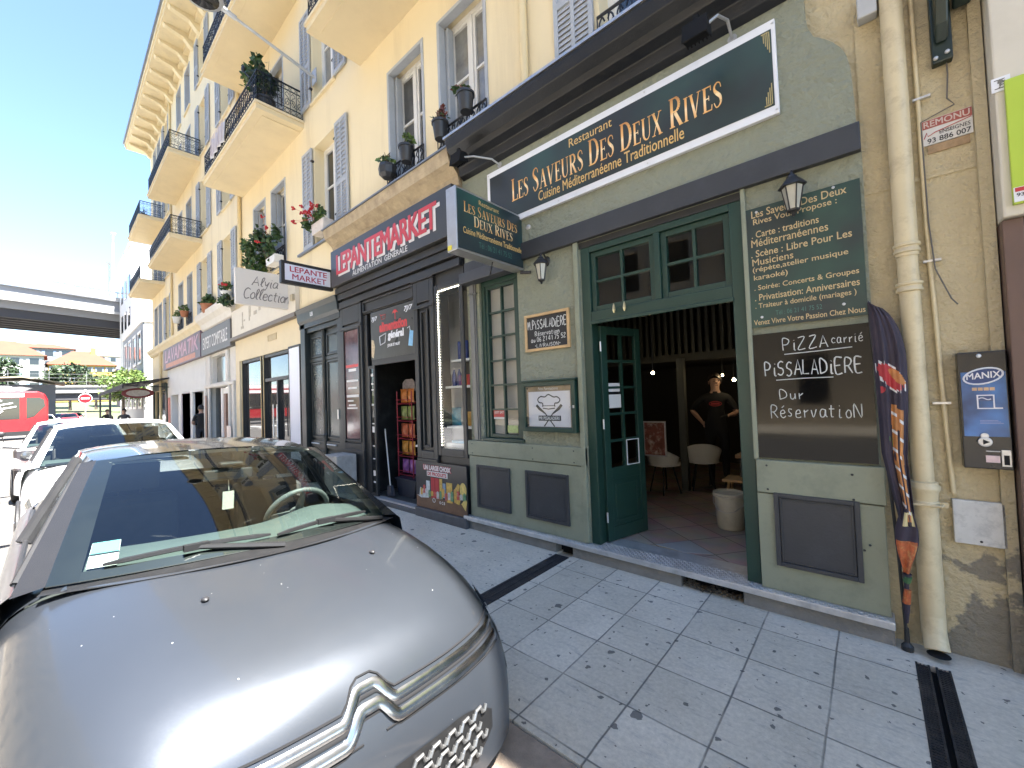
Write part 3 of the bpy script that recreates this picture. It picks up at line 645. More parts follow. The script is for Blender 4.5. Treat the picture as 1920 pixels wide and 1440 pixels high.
# floodlights
MATT=mat("matt_black",(.008,.008,.0085),.85,var=.15,vs=10,spec=.2)
def flood(x,y,z,lab,arm):
    t=thing("floodlight",lab,"floodlight",(x,y,z))
    m=MB(); m.tube(arm,.011,8); m.tube([arm[0],(arm[0][0],arm[0][1]+.02,arm[0][2])],.035,10); m.make("arm",mat("galvanised",(.42,.41,.39),.5,.6,var=.15,vs=20),t)
    m=MB(); m.prism([(y-.06,z-.085),(y+.05,z-.05),(y+.07,z+.075),(y-.03,z+.06)],'x',x-.085,x+.085); m.make("housing",MATT,t,bevel=.006)
    m=MB()
    for k in range(7): m.box(x-.09+k*.028,y+.045,z-.04,x-.083+k*.028,y+.085,z+.06)
    m.box(x-.02,y+.0,z+.06,x+.02,y+.03,z+.13); m.make("cooling_fins",MATT,t)
    m=MB(); m.prism([(y-.066,z-.08),(y-.06,z-.086),(y-.03,z+.062),(y-.036,z+.066)],'x',x-.09,x+.09); m.make("lens",MATT,t)
    return t
flood(-.86,-.42,4.40,"square black floodlight on an arm above right end of fascia sign",[(-.70,-.03,4.50),(-.70,-.16,4.56),(-.73,-.33,4.5),(-.80,-.40,4.42)])
flood(-3.62,-.38,4.60,"small floodlight on a bent arm at left end of the fascia sign",[(-3.26,-.03,4.52),(-3.3,-.12,4.57),(-3.45,-.28,4.60),(-3.56,-.36,4.60)])
# blackboards and boards
WOOD=mat("pale_wood",(.55,.36,.17),.55,var=.15,vs=18)
SLATE=mat("slate_black",(.014,.014,.015),.55,var=.25,vs=4,dirt=(.04,.04,.04),ds=6,da=.35)
CHALK=mat("chalk_marks",(.52,.52,.50),.9,var=.15,vs=50)
t=thing("chalkboard","small black chalkboard in a pale wood frame left of the door","chalkboard",(-2.66,-.01,2.195))
m=MB(); frame(m,-2.965,-2.355,2.195,2.615,-.03,-.001,.03); m.make("wood_frame",WOOD,t,bevel=.003)
m=MB(); m.box(-2.935,-.016,2.225,-2.385,-.002,2.585); m.make("slate",SLATE,t)
F=FAC(-.016); m=MB()
chalk(m,"M.PiSSALADiERE",-2.92,-2.395,2.445,2.54,F,.0058,seed=3,jit=.18); chalk(m,"Réservation",-2.82,-2.49,2.365,2.415,F,.0042,seed=4); chalk(m,"au 06 21 41 75 52",-2.88,-2.41,2.295,2.345,F,.0042,seed=5,rise=.012); chalk(m,"*LIVRAISON*",-2.83,-2.48,2.235,2.272,F,.0036,seed=6)
m.make("chalk_writing",CHALK,t)
t=thing("menu_case","green framed glass menu case with chef hat poster on the sage wall","menu case",(-2.66,0,1.28))
m=MB(); frame(m,-3.02,-2.29,1.29,1.845,-.075,-.001,.05); m.box(-3.04,-.085,1.845,-2.27,-.001,1.865); m.make("case_frame",DKG,t,bevel=.005)
m=MB(); m.box(-2.97,-.03,1.34,-2.34,-.002,1.795); m.make("backboard",mat("cork",(.30,.23,.16),.8,var=.2,vs=20),t)
m=MB(); m.box(-2.94,-.035,1.345,-2.375,-.0305,1.735); m.make("poster",mat("poster_paper",(.70,.68,.72),.6,var=.03),t)
F=FAC(-.035); m=MB()
hat=[(-.5,-.35),(-.52,.05),(-.8,.15),(-.9,.5),(-.65,.8),(-.3,.75),(0,1),(.4,.72),(.7,.72),(.92,.4),(.75,.08),(.5,.02),(.5,-.35)]
pl=smooth_pts([(-2.655+a*.165,1.60+b*.10) for a,b in hat],4)
m.tube([(a,-.037,b) for a,b in pl],.007,5,flat=Vector((0,-1,0))); m.tube([(-2.735,-.037,1.577),(-2.575,-.037,1.577)],.004,5); m.tube([(-2.735,-.037,1.55),(-2.66,-.037,1.54),(-2.575,-.037,1.55)],.006,5)
for s in (-1,1):
    m.tube([(-2.655+s*.17,-.037,1.585),(-2.655+s*.13,-.037,1.545),(-2.655+s*.05,-.037,1.49)],[.016,.018,.008],6,flat=Vector((0,-1,0))); m.tube([(-2.655+s*.05,-.0372,1.49),(-2.655-s*.07,-.0375,1.35)],.007,5,flat=Vector((0,-1,0)))
m.prism([(-2.80,1.412),(-2.50,1.412),(-2.50,1.468),(-2.80,1.468)],'y',-.0392,-.0355)
m.make("chef_emblem",mat("print_black",(.03,.03,.032),.6,var=0),t)
m=MB(); put_text(m,"MR PISSALADIERE",-2.79,-2.51,1.422,1.458,FAC(-.0392),bold=.02,off=.001); put_text(m,"Nos Formations",-2.80,-2.53,1.752,1.785,FAC(-.031),off=.002,shear=.2); m.make("poster_lettering",WGL,t)
g=MB(); g.poly([(-2.97,-.062,1.34),(-2.34,-.062,1.34),(-2.34,-.062,1.795),(-2.97,-.062,1.795)]); g.make("glass",GL,t)
m=MB(); m.ball((-2.35,-.08,1.56),.012,8); m.box(-2.32,-.08,1.55,-2.30,-.07,1.58); m.make("lock",STEEL,t)
m=MB()
for x in (-2.955,-2.355):
    for z in (1.36,1.775): m.lathe([(.011,-.03),(.009,-.036)],(x,0,z),8,'y')
m.make("corner_pin",IRON,t)
t=thing("menu_board","dark green printed board listing the restaurant offers under a lantern","sign board",(-.33,-.01,2.13))
m=MB(); m.box(-.675,-.022,2.16,.012,-.001,3.09); m.make("printed_panel",cloudy("menu_print",(.024,.034,.034),(.028,.064,.049),1.9,lo=.42,hi=.6),t)
F=FAC(-.022); m=MB()
for s,a,b,z,h in (("Les Saveurs Des Deux",-.635,-.06,3.012,.058),("Rives Vous Propose :",-.625,-.115,2.945,.058),(". Carte : traditions",-.64,-.22,2.855,.052),("Méditerranéennes",-.645,-.17,2.785,.058),(". Scène : Libre Pour Les",-.65,-.045,2.705,.054),("Musiciens",-.645,-.38,2.64,.052),("(répète,atelier musique",-.645,-.07,2.578,.052),("karaoké)",-.64,-.42,2.515,.052),(". Soirée: Concerts & Groupes",-.64,-.02,2.435,.05),(". Privatisation: Anniversaires",-.64,-.02,2.365,.05),(". Traiteur à domicile (mariages )",-.64,-.04,2.295,.05),("Venez Vivre Votre Passion Chez Nous",-.655,.0,2.178,.04)):
    put_text(m,s,a,b,z,z+h,F,bold=.008,off=.002)
m.make("lettering",mat("gold_pale",(.52,.39,.20),.5,var=.15,vs=8),t)
m=MB(); put_text(m,"Tél : 06 21 41 75 52",-.51,-.23,2.238,2.272,F,off=.002); m.make("phone_number",MATS["dull_teal_print"],t)
m=MB()
for x,z in ((-.60,3.055),(-.13,3.075),(-.60,2.235),(-.11,2.25)): m.ball((x,-.024,z),.010,8,(1,.5,1))
m.make("fixing_screw",STEEL,t)
t=thing("chalkboard","large glossy black chalkboard with PIZZA and PISSALADIERE handwriting","chalkboard",(-.33,-.01,1.15))
m=MB(); m.box(-.69,-.02,1.155,.02,-.001,2.105); m.make("glossy_panel",mat("gloss_black",(.006,.0055,.005),.04,var=.15,vs=3,spec=.28),t)
F=FAC(-.02); m=MB()
chalk(m,"PiZZA",-.48,-.21,1.965,2.05,F,.0036,seed=11,rise=-.0); chalk(m,"carrié",-.19,-.02,1.985,2.045,F,.0026,seed=12); chalk(m,"PiSSALADiERE",-.60,-.03,1.775,1.88,F,.0046,seed=13,jit=.2); chalk(m,"Dur",-.51,-.37,1.60,1.67,F,.0032,seed=14); chalk(m,"RéservatioN",-.58,-.05,1.465,1.56,F,.0031,seed=15,jit=.18)
for a,b,z0,z1 in ((-.47,-.08,1.935,1.95),(-.53,-.19,1.745,1.75)): m.tube([(a,-.022,z0),((a+b)/2,-.022,z0+.006),(b,-.022,z1)],.0035,5)
m.make("chalk_writing",CHALK,t)
# ================================================================== RIGHT HAND WALL, PIPE, FLAG, MACHINE
OCH=mat("ochre_render",(.56,.47,.295),.85,var=.10,vs=1.8,bump=.8,bs=24,bdist=.05,dirt=(.33,.27,.17),ds=3.2,da=.7)
OCHD=mat("damp_render",(.24,.21,.165),.9,var=.25,vs=5,bump=.9,bs=30,dirt=(.10,.095,.085),ds=5,da=.8)
t=thing("ochre_wall","pitted ochre rendered wall strip between the restaurant and the lime green shop","wall",(.3,.1,0))
m=MB(); wall(m,.03,.60,.0,4.9,.06,.4,[]); m.make("render",OCH,t)
def damp(m):   # rising damp: a ragged grey tide mark low on the wall, higher towards the right, built into the render's own colour
    n=m.node_tree.nodes; l=m.node_tree.links; p=n["Principled BSDF"]; old=p.inputs["Base Color"].links[0].from_socket
    g=n.new("ShaderNodeNewGeometry"); s=n.new("ShaderNodeSeparateXYZ"); l.new(g.outputs["Position"],s.inputs[0]); z=n.new("ShaderNodeTexNoise"); z.inputs["Scale"].default_value=4.5; z.inputs["Detail"].default_value=8; z.inputs["Roughness"].default_value=.6; l.new(g.outputs["Position"],z.inputs["Vector"])
    def M(op,a,b):
        q=n.new("ShaderNodeMath"); q.operation=op
        for i,v in enumerate((a,b)):
            if isinstance(v,(int,float)): q.inputs[i].default_value=v
            else: l.new(v,q.inputs[i])
        return q.outputs[0]
    hgt=M('ADD',M('MULTIPLY',s.outputs[0],1.15),M('MULTIPLY',M('SUBTRACT',z.outputs[0],.5),2.3)); f=M('MULTIPLY',M('SUBTRACT',hgt,s.outputs[2]),7.0); f=M('MINIMUM',M('MAXIMUM',f,0.0),.8)
    x=n.new("ShaderNodeMix"); x.data_type='RGBA'; l.new(f,x.inputs[0]); l.new(old,x.inputs[6]); x.inputs[7].default_value=(.19,.175,.15,1); l.new(x.outputs[2],p.inputs["Base Color"])
damp(OCH)
m=MB(); m.box(.031,.052,2.985,.60,.0595,3.005) ; m.box(.545,.03,.0,.598,.0595,4.9); m.make("edge_moulding",OCH,t)
MB().box(-.24,.07,3.5,.03,.25,5.0).make("render_infill",OCH,t)
PIPE=mat("cream_pipe",(.60,.50,.31),.45,var=.07,vs=6,bump=.1,bs=25,dirt=(.33,.25,.15),ds=8,da=.75)
t=thing("downpipe","thick cream rainwater pipe with socket collars beside the restaurant","downpipe",(.225,0,0))
m=MB(); m.tube([(.225,-.005,.22),(.225,-.005,1.05)],.058,20); m.tube([(.224,-.005,1.0),(.215,-.005,2.6)],.050,20); m.tube([(.216,-.005,2.5),(.215,-.005,5.0)],.056,20)
m.tube([(.225,-.005,.24),(.226,-.02,.14),(.232,-.07,.05)],.058,20,cap=False); m.make("pipe",PIPE,t,smooth=True)
for z,x in ((1.02,.224),(2.30,.217),(2.55,.216)):
    m=MB(); m.lathe([(.058,-.10),(.066,-.09),(.066,-.075),(.060,-.07),(.064,-.02),(.074,.0),(.074,.02),(.066,.03),(.066,.045),(.056,.05)] if z<2 else [(.054,-.03),(.064,-.025),(.064,-.01),(.058,-.005),(.058,.01),(.066,.015),(.066,.03),(.056,.035)],(x,-.005,z),20); m.make("socket",PIPE,t,smooth=True)
m=MB(); m.tube([(.16,.06,.93),(.16,-.07,.93),(.29,-.07,.93),(.31,.0,.93)],.008,6); m.box(.28,-.02,.915,.325,.0,.945); m.make("clamp",PIPE,t)
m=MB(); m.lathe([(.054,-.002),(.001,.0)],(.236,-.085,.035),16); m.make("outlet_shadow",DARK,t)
t=thing("conduit","slim cream conduit running down the ochre wall behind the thick pipe","pipe",(.33,.04,1))
m=MB(); m.tube([(.31,.045,5.0),(.315,.045,2.7),(.335,.045,1.7),(.355,.045,1.0)],.013,8); m.make("tube",PIPE,t,smooth=True)
m=MB()
for z in (3.5,2.45,1.55): m.box(.29+.0,.03,z,.37,.058,z+.014)
m.make("clip",STEEL,t)
t=tag(MB().tube([(.44,.045,4.1),(.45,.04,3.6),(.44,.04,3.45),(.47,.045,3.40),(.32,.035,3.35),(.325,.03,2.7),(.34,.025,2.4),(.40,.02,2.2),(.425,.02,2.16)],.004,6).make("cable",mat("cable_grey",(.12,.11,.10),.6,var=0)),"thin loose cable hanging across the ochre wall with a free end","cable")
# feather flag, furled
t=thing("feather_flag","furled dark purple feather flag with red hot-dog print beside the downpipe","flag",(.10,-.09,0))
m=MB(); m.tube([(.10,-.07,.03),(.085,-.075,.6),(.05,-.075,1.4),(.02,-.075,2.05),(.018,-.08,2.23)],.009,8); m.make("pole",BLK,t)
m=MB(); m.lathe([(.03,0),(.03,.03),(.014,.05),(.012,.14)],(.10,-.07,.002),10); m.make("base_spike",BLK,t)
FL=mat("flag_cloth",(.038,.028,.042),.75,var=.3,vs=7,bump=.1,bs=200)
def flag_pt(u,v):
    z=2.24-v*1.42
    xl=.015+.03*v+.055*max(0,v-.7)/.3; wd=(.155*(1-(1-min(v/.26,1))**2)**.5 if v<.26 else .155-.085*((v-.26)/.74)**1.6)
    x=xl+u*wd; f=math.sin(u*13+v*3)*.013*min(1,v*4)+math.sin(u*29+1)*.005
    return Vector((x,-.10+f-.025*math.sin(math.pi*u),z-.03*u))
m=MB(); m.grid(flag_pt,40,40); m.make("banner",FL,t,smooth=True,solid=.002)
def flag_patch(name,mt,pts,th=.004):
    m=MB(); bmv=[flag_pt(u,v)+Vector((0,-th,0)) for u,v in pts]; c=sum(bmv,Vector())/len(bmv)
    for a,b in zip(bmv,bmv[1:]+bmv[:1]): m.poly([c,a,b])
    return m.make(name,mt,t)
def flag_grid(name,mt,u0,u1,v0,v1,sk,th,cut=None):
    m=MB()
    nu,nv=16,10
    for i in range(nu):
        for j in range(nv):
            cu,cv=(i+.5)/nu*2-1,(j+.5)/nv*2-1
            if cut and not cut(cu,cv): continue
            q=[]
            for a,b in ((i,j),(i+1,j),(i+1,j+1),(i,j+1)):
                u=u0+(u1-u0)*a/nu; q.append(flag_pt(u,v0+(v1-v0)*b/nv+sk*(a/nu))+Vector((0,-th,0)))
            m.poly(q)
    return m.make(name,mt,t)
REDP=mat("red_print",(.42,.03,.035),.6,var=.1); WHP=mat("white_print",(.68,.66,.64),.6,var=.05); ORP=mat("orange_print",(.5,.2,.06),.6,var=.25,vs=20); GRP=mat("green_print",(.08,.25,.05),.6,var=.2)
el_=lambda r:(lambda a,b:a*a+b*b<r)
flag_grid("printed_badge",WHP,.04,.94,.255,.37,.07,.003,el_(1.0)); flag_grid("printed_badge",REDP,.08,.9,.265,.36,.07,.0045,el_(.95)); flag_grid("printed_badge",ORP,.42,.94,.29,.345,.05,.006,el_(.9))
flag_grid("printed_badge",ORP,.36,.9,.475,.57,.02,.003,el_(1)); flag_grid("printed_badge",REDP,.04,.30,.40,.43,-.01,.003,el_(1))
flag_grid("printed_badge",GRP,.34,.58,.60,.65,.02,.003,el_(1)); 
flag_grid("printed_badge",ORP,.45,.62,.47,.98,.0,.006); flag_grid("printed_badge",ORP,.70,.84,.49,.98,.0,.006)
for v in (.50,.58,.66,.74,.82,.90): flag_grid("printed_badge",WHP,.44,.62,v,v+.014,.01,.008); flag_grid("printed_badge",WHP,.70,.84,v+.03,v+.045,.01,.008)
def tail_pt(u,v):
    z=.93-v*.43; wd=.035+.075*math.sin(math.pi*min(1,v*1.05))**1.2; x=.135-.02*v-wd/2+u*wd
    return Vector((x,-.115+.012*math.sin(u*9+v*5)-.02*math.sin(math.pi*u),z))
m=MB(); m.grid(tail_pt,14,22); m.make("banner_tail",FL,t,smooth=True,solid=.002)
def tail_patch(mt,u0,u1,v0,v1,th=.003):
    m=MB(); m.grid(lambda a,b:tail_pt(u0+(u1-u0)*a,v0+(v1-v0)*b)+Vector((0,-th,0)),8,8); m.make("printed_badge",mt,t)
PIZ=mat("pizza_print",(.42,.10,.03),.6,var=.45,vs=28,dirt=(.62,.42,.14),ds=26,da=.9)
tail_patch(PIZ,.05,.95,.52,.98); tail_patch(mat("cream_print",(.62,.52,.26),.6,var=.1),.3,.9,.10,.30)
m=MB(); m.tube([(.118,-.11,.50),(.112,-.10,.42),(.108,-.09,.30),(.103,-.085,.18)],[.022,.012,.018,.008],8); m.make("tied_end",FL,t,smooth=True)
m=MB(); m.tube([(.122,-.115,.485),(.114,-.10,.445)],.02,8); m.make("tie",mat("green_tie",(.05,.13,.05),.7,var=.2),t)
m=MB(); m.tube([(.116,-.112,.40),(.107,-.10,.31)],[.017,.019],8); m.make("printed_badge",PIZ,t)
# vending machine
t=thing("vending_machine","blue and black wall vending box with white oval logo","vending machine",(.49,.06,1.16))
m=MB(); m.box(.40,-.02,1.17,.595,.055,1.86); m.make("casing",mat("gloss_case",(.012,.012,.014),.25,var=.1),t,bevel=.006)
m=MB(); m.box(.41,-.024,1.36,.585,-.0205,1.74); m.make("blue_face",cloudy("vending_blue",(.012,.03,.09),(.06,.20,.50),5,rough=.25,lo=.35,hi=.7),t)
F=FAC(-.0245); m=MB()
m.tube([(.498+.077*math.cos(a_/24*2*math.pi),-.026,1.715+.045*math.sin(a_/24*2*math.pi)+.18*.077*math.cos(a_/24*2*math.pi)) for a_ in range(25)],.0045,6); put_text(m,"MANIX",.432,.566,1.695,1.732,F,bold=.02,rise=.012); frame(m,.468,.537,1.522,1.605,-.027,-.0245,.006); m.box(.537,-.027,1.522,.566,-.0245,1.53)
m.tube([(.475+.008*i_,-.027,1.582+.006*math.sin(i_)) for i_ in range(7)],.003,5); m.make("white_markings",WGL,t)
m=MB(); m.prism([(.498+.072*math.cos(a_/24*2*math.pi),1.715+.041*math.sin(a_/24*2*math.pi)+.18*.072*math.cos(a_/24*2*math.pi)) for a_ in range(24)],'y',-.0253,-.0243); m.box(.475,-.0262,1.568,.531,-.0245,1.60); m.make("logo_field",mat("logo_blue",(.02,.05,.16),.3,var=.1),t)
m=MB()
for k in range(4): m.box(.452+k*.023,-.026,1.63,.471+k*.023,-.0245,1.648)
m.make("coin_symbols",mat("bronze",(.45,.32,.2),.4,.4,var=.2,vs=40),t)
m=MB()
for k in range(3): m.box(.475,-.026,1.452-.008*k,.545+.01*k,-.0245,1.456-.008*k)
m.make("small_print",mat("dull_blue_print",(.25,.3,.5),.6,var=0),t)
m=MB(); m.lathe([(.030,-.03),(.028,-.04),(.020,-.042)],(.488,0,1.33),20,'y'); m.lathe([(.018,-.03),(.016,-.037)],(.488,0,1.365),16,'y'); m.box(.548,-.03,1.19,.585,-.0205,1.285); m.ball((.487,-.026,1.835),.012,10,(1,.6,1)); m.box(.49,-.028,1.272,.545,-.0205,1.278); m.make("coin_mechanism",STEEL,t,bevel=.002)
m=MB(); m.lathe([(.018,-.043),(.016,-.0445)],(.488,0,1.33),3,'y'); m.box(.556,-.0315,1.2,.577,-.0302,1.255); m.make("coin_slot",DARK,t)
m=MB(); m.box(.488,-.0265,1.21,.542,-.0205,1.25); m.make("red_notice",mat("notice_pink",(.68,.5,.48),.6,var=.15,vs=40),t)
# meter cover, plaques
t=tag(MB().box(.345,.03,.70,.56,.058,.965).make("meter_cover",mat("scuffed_white",(.58,.57,.54),.6,var=.1,vs=12,dirt=(.25,.25,.25),ds=12,da=.75),bevel=.005),"scuffed white metal meter cover low on the ochre wall","meter cover")
m=MB(); m.lathe([(.007,.029),(.005,.026)],(.455,0,.725),10,'y'); m.make("lock",IRON,t) 
t=thing("enamel_plaque","red and white advertising plaque screwed on the ochre wall","plaque",(.43,.05,3.19))
m=MB(); m.box(.325,.048,3.195,.54,.0585,3.355); m.make("plate",mat("plaque_white",(.62,.60,.56),.5,var=.08,vs=20,dirt=(.4,.36,.3),da=.5),t)
m=MB(); m.box(.326,.046,3.30,.539,.0478,3.352); m.make("red_band",mat("faded_red",(.36,.09,.07),.6,var=.2,vs=20),t)
m=MB(); put_text(m,"REMONU",.332,.530,3.307,3.345,FAC(.046),bold=.02,off=.002); m.make("band_lettering",mat("plaque_pale",(.60,.48,.42),.6,var=.1),t)
m=MB(); put_text(m,"93 886 007",.345,.532,3.202,3.235,FAC(.048),bold=.015,off=.002); put_text(m,"ENSEIGNES",.40,.53,3.246,3.27,FAC(.048),bold=.01,off=.002); m.make("black_lettering",MATS["print_black"],t)
m=MB(); m.tube([(.332,.046,3.24),(.345,.046,3.275),(.35,.046,3.25),(.38,.046,3.265),(.535,.046,3.295)],.0025,5); m.make("red_stroke",REDP,t)
MB().box(.345,.05,3.14,.525,.0585,3.19).make("old_plate",mat("rusty_plate",(.33,.22,.12),.8,var=.35,vs=25),t)
# folded awning arm at the top right
t=thing("awning_arm","dark green folded awning arm bolted high on the ochre wall","awning bracket",(.46,.0,3.66))
AG=mat("awning_green",(.012,.022,.016),.4,var=.3,vs=10)
m=MB(); m.box(.385,-.0,3.67,.475,.058,4.6); m.make("wall_plate",AG,t,bevel=.008)
m=MB(); m.prism([(-.01,3.78),(-.08,3.86),(-.14,4.05),(-.16,4.6),(-.04,4.6),(-.005,4.0)],'x',.40,.455); m.prism([(.0,3.95),(-.10,4.0),(-.12,4.6),(.0,4.6)],'x',.48,.56); m.make("folded_arm",AG,t,bevel=.01)
m=MB(); m.ball((.40,-.004,3.70),.013,8); m.ball((.45,-.004,3.715),.013,8); m.make("bolt",STEEL,t)
tag(MB().box(.05,-.03,4.16,.15,.055,4.34).make("junction_box",mat("grey_plastic",(.42,.42,.41),.5,var=.08,vs=10,dirt=(.25,.24,.22),da=.5),bevel=.008),"grey electrical junction box near the top of the ochre wall","junction box")
# neighbouring lime green shop
t=thing("corner_shop","cream fronted shop with lime green sign panel and dark green door","shop",(2.5,0,0))
CRM=mat("cream_panel",(.60,.545,.44),.6,var=.05,vs=2,dirt=(.42,.37,.28),ds=2,da=.3)
m=MB(); m.box(.605,-.10,2.60,22,.4,16.05); m.box(.605,-1.2,16.051,22,.4,16.45); m.make("upper_wall_shade_eave",CRM,t,bevel=.01)  # unseen upper height and deep eave sized to shade pavement and kerb
m=MB(); m.box(.64,-.125,2.655,6,-.101,3.36); m.make("lime_panel",mat("lime_panel",(.42,.54,.055),.4,var=.04,vs=3),t,bevel=.004)
BRN=mat("brown_frame",(.13,.075,.055),.5,var=.1,vs=5,dirt=(.08,.05,.04),da=.4)
m=MB(); m.box(.605,-.06,.0,.685,.3,2.595); m.box(.685,-.06,2.50,6,.3,2.595); m.make("door_surround",BRN,t,bevel=.006)
m=MB(); m.box(.686,.02,.0,1.7,.08,2.49); m.make("shop_door",mat("shop_green",(.02,.06,.03),.4,var=.1),t)
m=MB(); m.box(1.75,.0,.5,5.5,.05,2.49); m.make("display_window",DGL,t)
m=MB(); m.box(1.71,-.02,.0,6,.2,.5); m.box(5.5,-.02,.5,6,.2,2.5); m.make("base_wall",CRM,t)
m=MB(); m.box(.595,-.106,3.315,.665,-.1015,3.395); m.make("sticker",WGL,t)
m=MB(); 
for k in range(9): m.box(.605+rnd.random()*.03,-.1075,3.33+k*.006,.62+rnd.random()*.04,-.1065,3.334+k*.006)
m.make("sticker_print",MATS["print_black"],t)
m=MB(); m.box(.643,-.130,2.665,.80,-.1255,2.745); m.make("maker_sticker",WGL,t)
m=MB(); m.box(.648,-.132,2.72,.8,-.1305,2.742); m.make("maker_sticker_band",REDP,t)
m=MB(); put_text(m,"93 886 007",.652,.79,2.692,2.712,FAC(-.1305),bold=.015,off=.002); m.make("maker_sticker_print",MATS["print_black"],t)
# ================================================================== PEOPLE
SKIN=mat("skin",(.42,.25,.18),.55,var=.06,vs=20); HAIR=mat("dark_hair",(.018,.013,.010),.6,var=.3,vs=60); CLB=mat("black_cloth",(.012,.012,.013),.85,var=.2,vs=15); CLN=mat("navy_cloth",(.02,.024,.035),.85,var=.2,vs=15); SHOE=mat("dark_shoe",(.02,.018,.016),.5,var=.1)
def hand(V,E,w,root,d,up,s=1.0):
    """palm + four fingers of different lengths + thumb, w = wrist index"""
    d=Vector(d).normalized(); sd=d.cross(Vector(up)).normalized(); upv=sd.cross(d)
    p=Vector(root); V.append((p+d*.045*s,.021*s)); k=len(V)-1; E.append((w,k))
    for i,(o,ln) in enumerate(((-.027,.068),(-.009,.078),(.009,.074),(.027,.058))):
        b=len(V); V.append((p+d*.085*s+sd*o*s,.0095*s)); V.append((p+d*(.085+ln*.5)*s+sd*o*1.15*s-upv*.008*s,.0085*s)); V.append((p+d*(.085+ln*.9)*s+sd*o*1.1*s-upv*.03*s,.0075*s))
        E+= [(k,b),(b,b+1),(b+1,b+2)]
    b=len(V); V.append((p+d*.03*s-sd*.032*s,.011*s)); V.append((p+d*.065*s-sd*.052*s-upv*.01*s,.009*s)); E+=[(k,b),(b,b+1)]
def person(label,loc,rz,J,shirt,legs,group=None,hs=1.0,sleeve=.55,logo=None,head_yaw=0,name="person",forearm=None):
    """J: joints dict (local, facing -y): lists of points for arms; legs standing"""
    t=thing(name,label,"person",loc,rz,group)
    V=[];E=[]
    def add(p,r,prev=None):
        V.append((Vector(p),r)); i=len(V)-1
        if prev is not None: E.append((prev,i))
        return i
    pel=add((0,0,.95),.135); wa=add((0,.0,1.08),.125,pel); ch=add((0,.005,1.27),.145,wa); up=add((0,.01,1.40),.115,ch); nk=add((0,.0,1.485),.055,up); hb=add((0,-.015,1.56),.062,nk); hd=add((0,-.02,1.64),.088,hb); ht=add((0,-.012,1.71),.075,hd)
    hands=[]
    for s,k in ((-1,'L'),(1,'R')):
        sh=add((s*.175,.01,1.395),.062,up); el=add(J['el'+k],.043,sh); mid=add((Vector(J['el'+k])*.5+Vector(J['wr'+k])*.5),.038,el); wr=add(J['wr'+k],.026,mid); hands.append((wr,J['wr'+k],J['hd'+k],J['up'+k]))
        hp=add((s*.095,0,.87),.098,pel); kn=add((J.get('kn'+k) or (s*.10,-.015,.50)),.062,hp); cf=add(Vector(J.get('kn'+k) or (s*.10,-.015,.50))*.55+Vector(J.get('an'+k) or (s*.105,.02,.09))*.45+Vector((0,.02,0)),.058,kn); an=add((J.get('an'+k) or (s*.105,.02,.09)),.042,cf)
        a_=Vector(J.get('an'+k) or (s*.105,.02,.09)); ft=add(a_+Vector((s*.01,-.07,-.05)),.042,an); add(a_+Vector((s*.015,-.16,-.06)),.032,ft)
    for wr,p,d,u in hands: hand(V,E,wr,p,d,u)
    me=bpy.data.meshes.new("body"); me.from_pydata([v[0] for v in V],E,[]); ob=bpy.data.objects.new("body",me); COL.objects.link(ob)
    md=ob.modifiers.new("skin",'SKIN'); md.use_smooth_shade=True
    for i,(p,r) in enumerate(V): me.skin_vertices[0].data[i].radius=(r,r*.8 if i<4 else r)
    me.skin_vertices[0].data[0].use_root=True
    sb=ob.modifiers.new("sub",'SUBSURF'); sb.levels=2; sb.render_levels=2
    bpy.context.view_layer.update()
    m2=bpy.data.meshes.new_from_object(ob.evaluated_get(bpy.context.evaluated_depsgraph_get())); bpy.data.objects.remove(ob)
    for q in (SKIN,shirt,legs,SHOE): m2.materials.append(q)
    for f in m2.polygons:
        c=f.center; f.use_smooth=True
        if c.z<.10: f.material_index=3
        elif c.z<.93 and abs(c.x)<.24 and not (abs(c.x)>.19 and c.z>.62): f.material_index=2
        elif c.z<1.475 and abs(c.x)<.20 and (abs(c.x)<.165 or c.z>1.2): f.material_index=1
        elif c.z>1.0 and c.z<1.475 and (forearm or c.z>1.2): f.material_index=1
    b=bpy.data.objects.new("body",m2); COL.objects.link(b); b.parent=t
    R_=Matrix.Rotation(head_yaw,3,'Z'); hc=Vector((0,-.02,0))
    m=MB(local=True)   # hair cap with face left free
    def hp_(u,v):
        th=v*math.pi*.62; ph=2*math.pi*u; fr=max(0,-math.sin(ph)); th=th*(1-.45*fr)
        return hc+Vector((.098*math.sin(th)*math.cos(ph),.108*math.sin(th)*math.sin(ph)+.012,1.665+.125*math.cos(th)))
    m.grid(hp_,20,10); m.make("hair",HAIR,t,smooth=True)
    m=MB(local=True); 
    fx=lambda x,y,z: hc+R_@Vector((x,y,z-0))+Vector((0,0,0))
    m.ball(fx(0,-.098,1.62),.014,8,(1,1.3,1.6)); 
    for s in (-1,1): m.ball(fx(s*.088,.0,1.63),.024,8,(.4,.8,1.2))
    m.make("nose_and_ears",SKIN,t,smooth=True)
    m=MB(local=True)
    for s in (-1,1): m.ball(fx(s*.032,-.083,1.65),.011,8,(1.3,.6,.8)); m.box(*fx(s*.032-.018,-.092,1.672),*fx(s*.032+.018,-.084,1.678))
    m.box(*fx(-.022,-.089,1.578),*fx(.022,-.083,1.585)); m.make("eyes_and_mouth",HAIR,t)
    if logo:
        m=MB(local=True); m.tube([(.085*math.cos(a/16*2*math.pi),-.150+.02*math.cos(a/16*2*math.pi)**2,1.30+.035*math.sin(a/16*2*math.pi)) for a in range(17)],.006,5); m.box(-.06,-.153,1.285,.06,-.147,1.315); m.make("shirt_logo",logo,t)
    return t
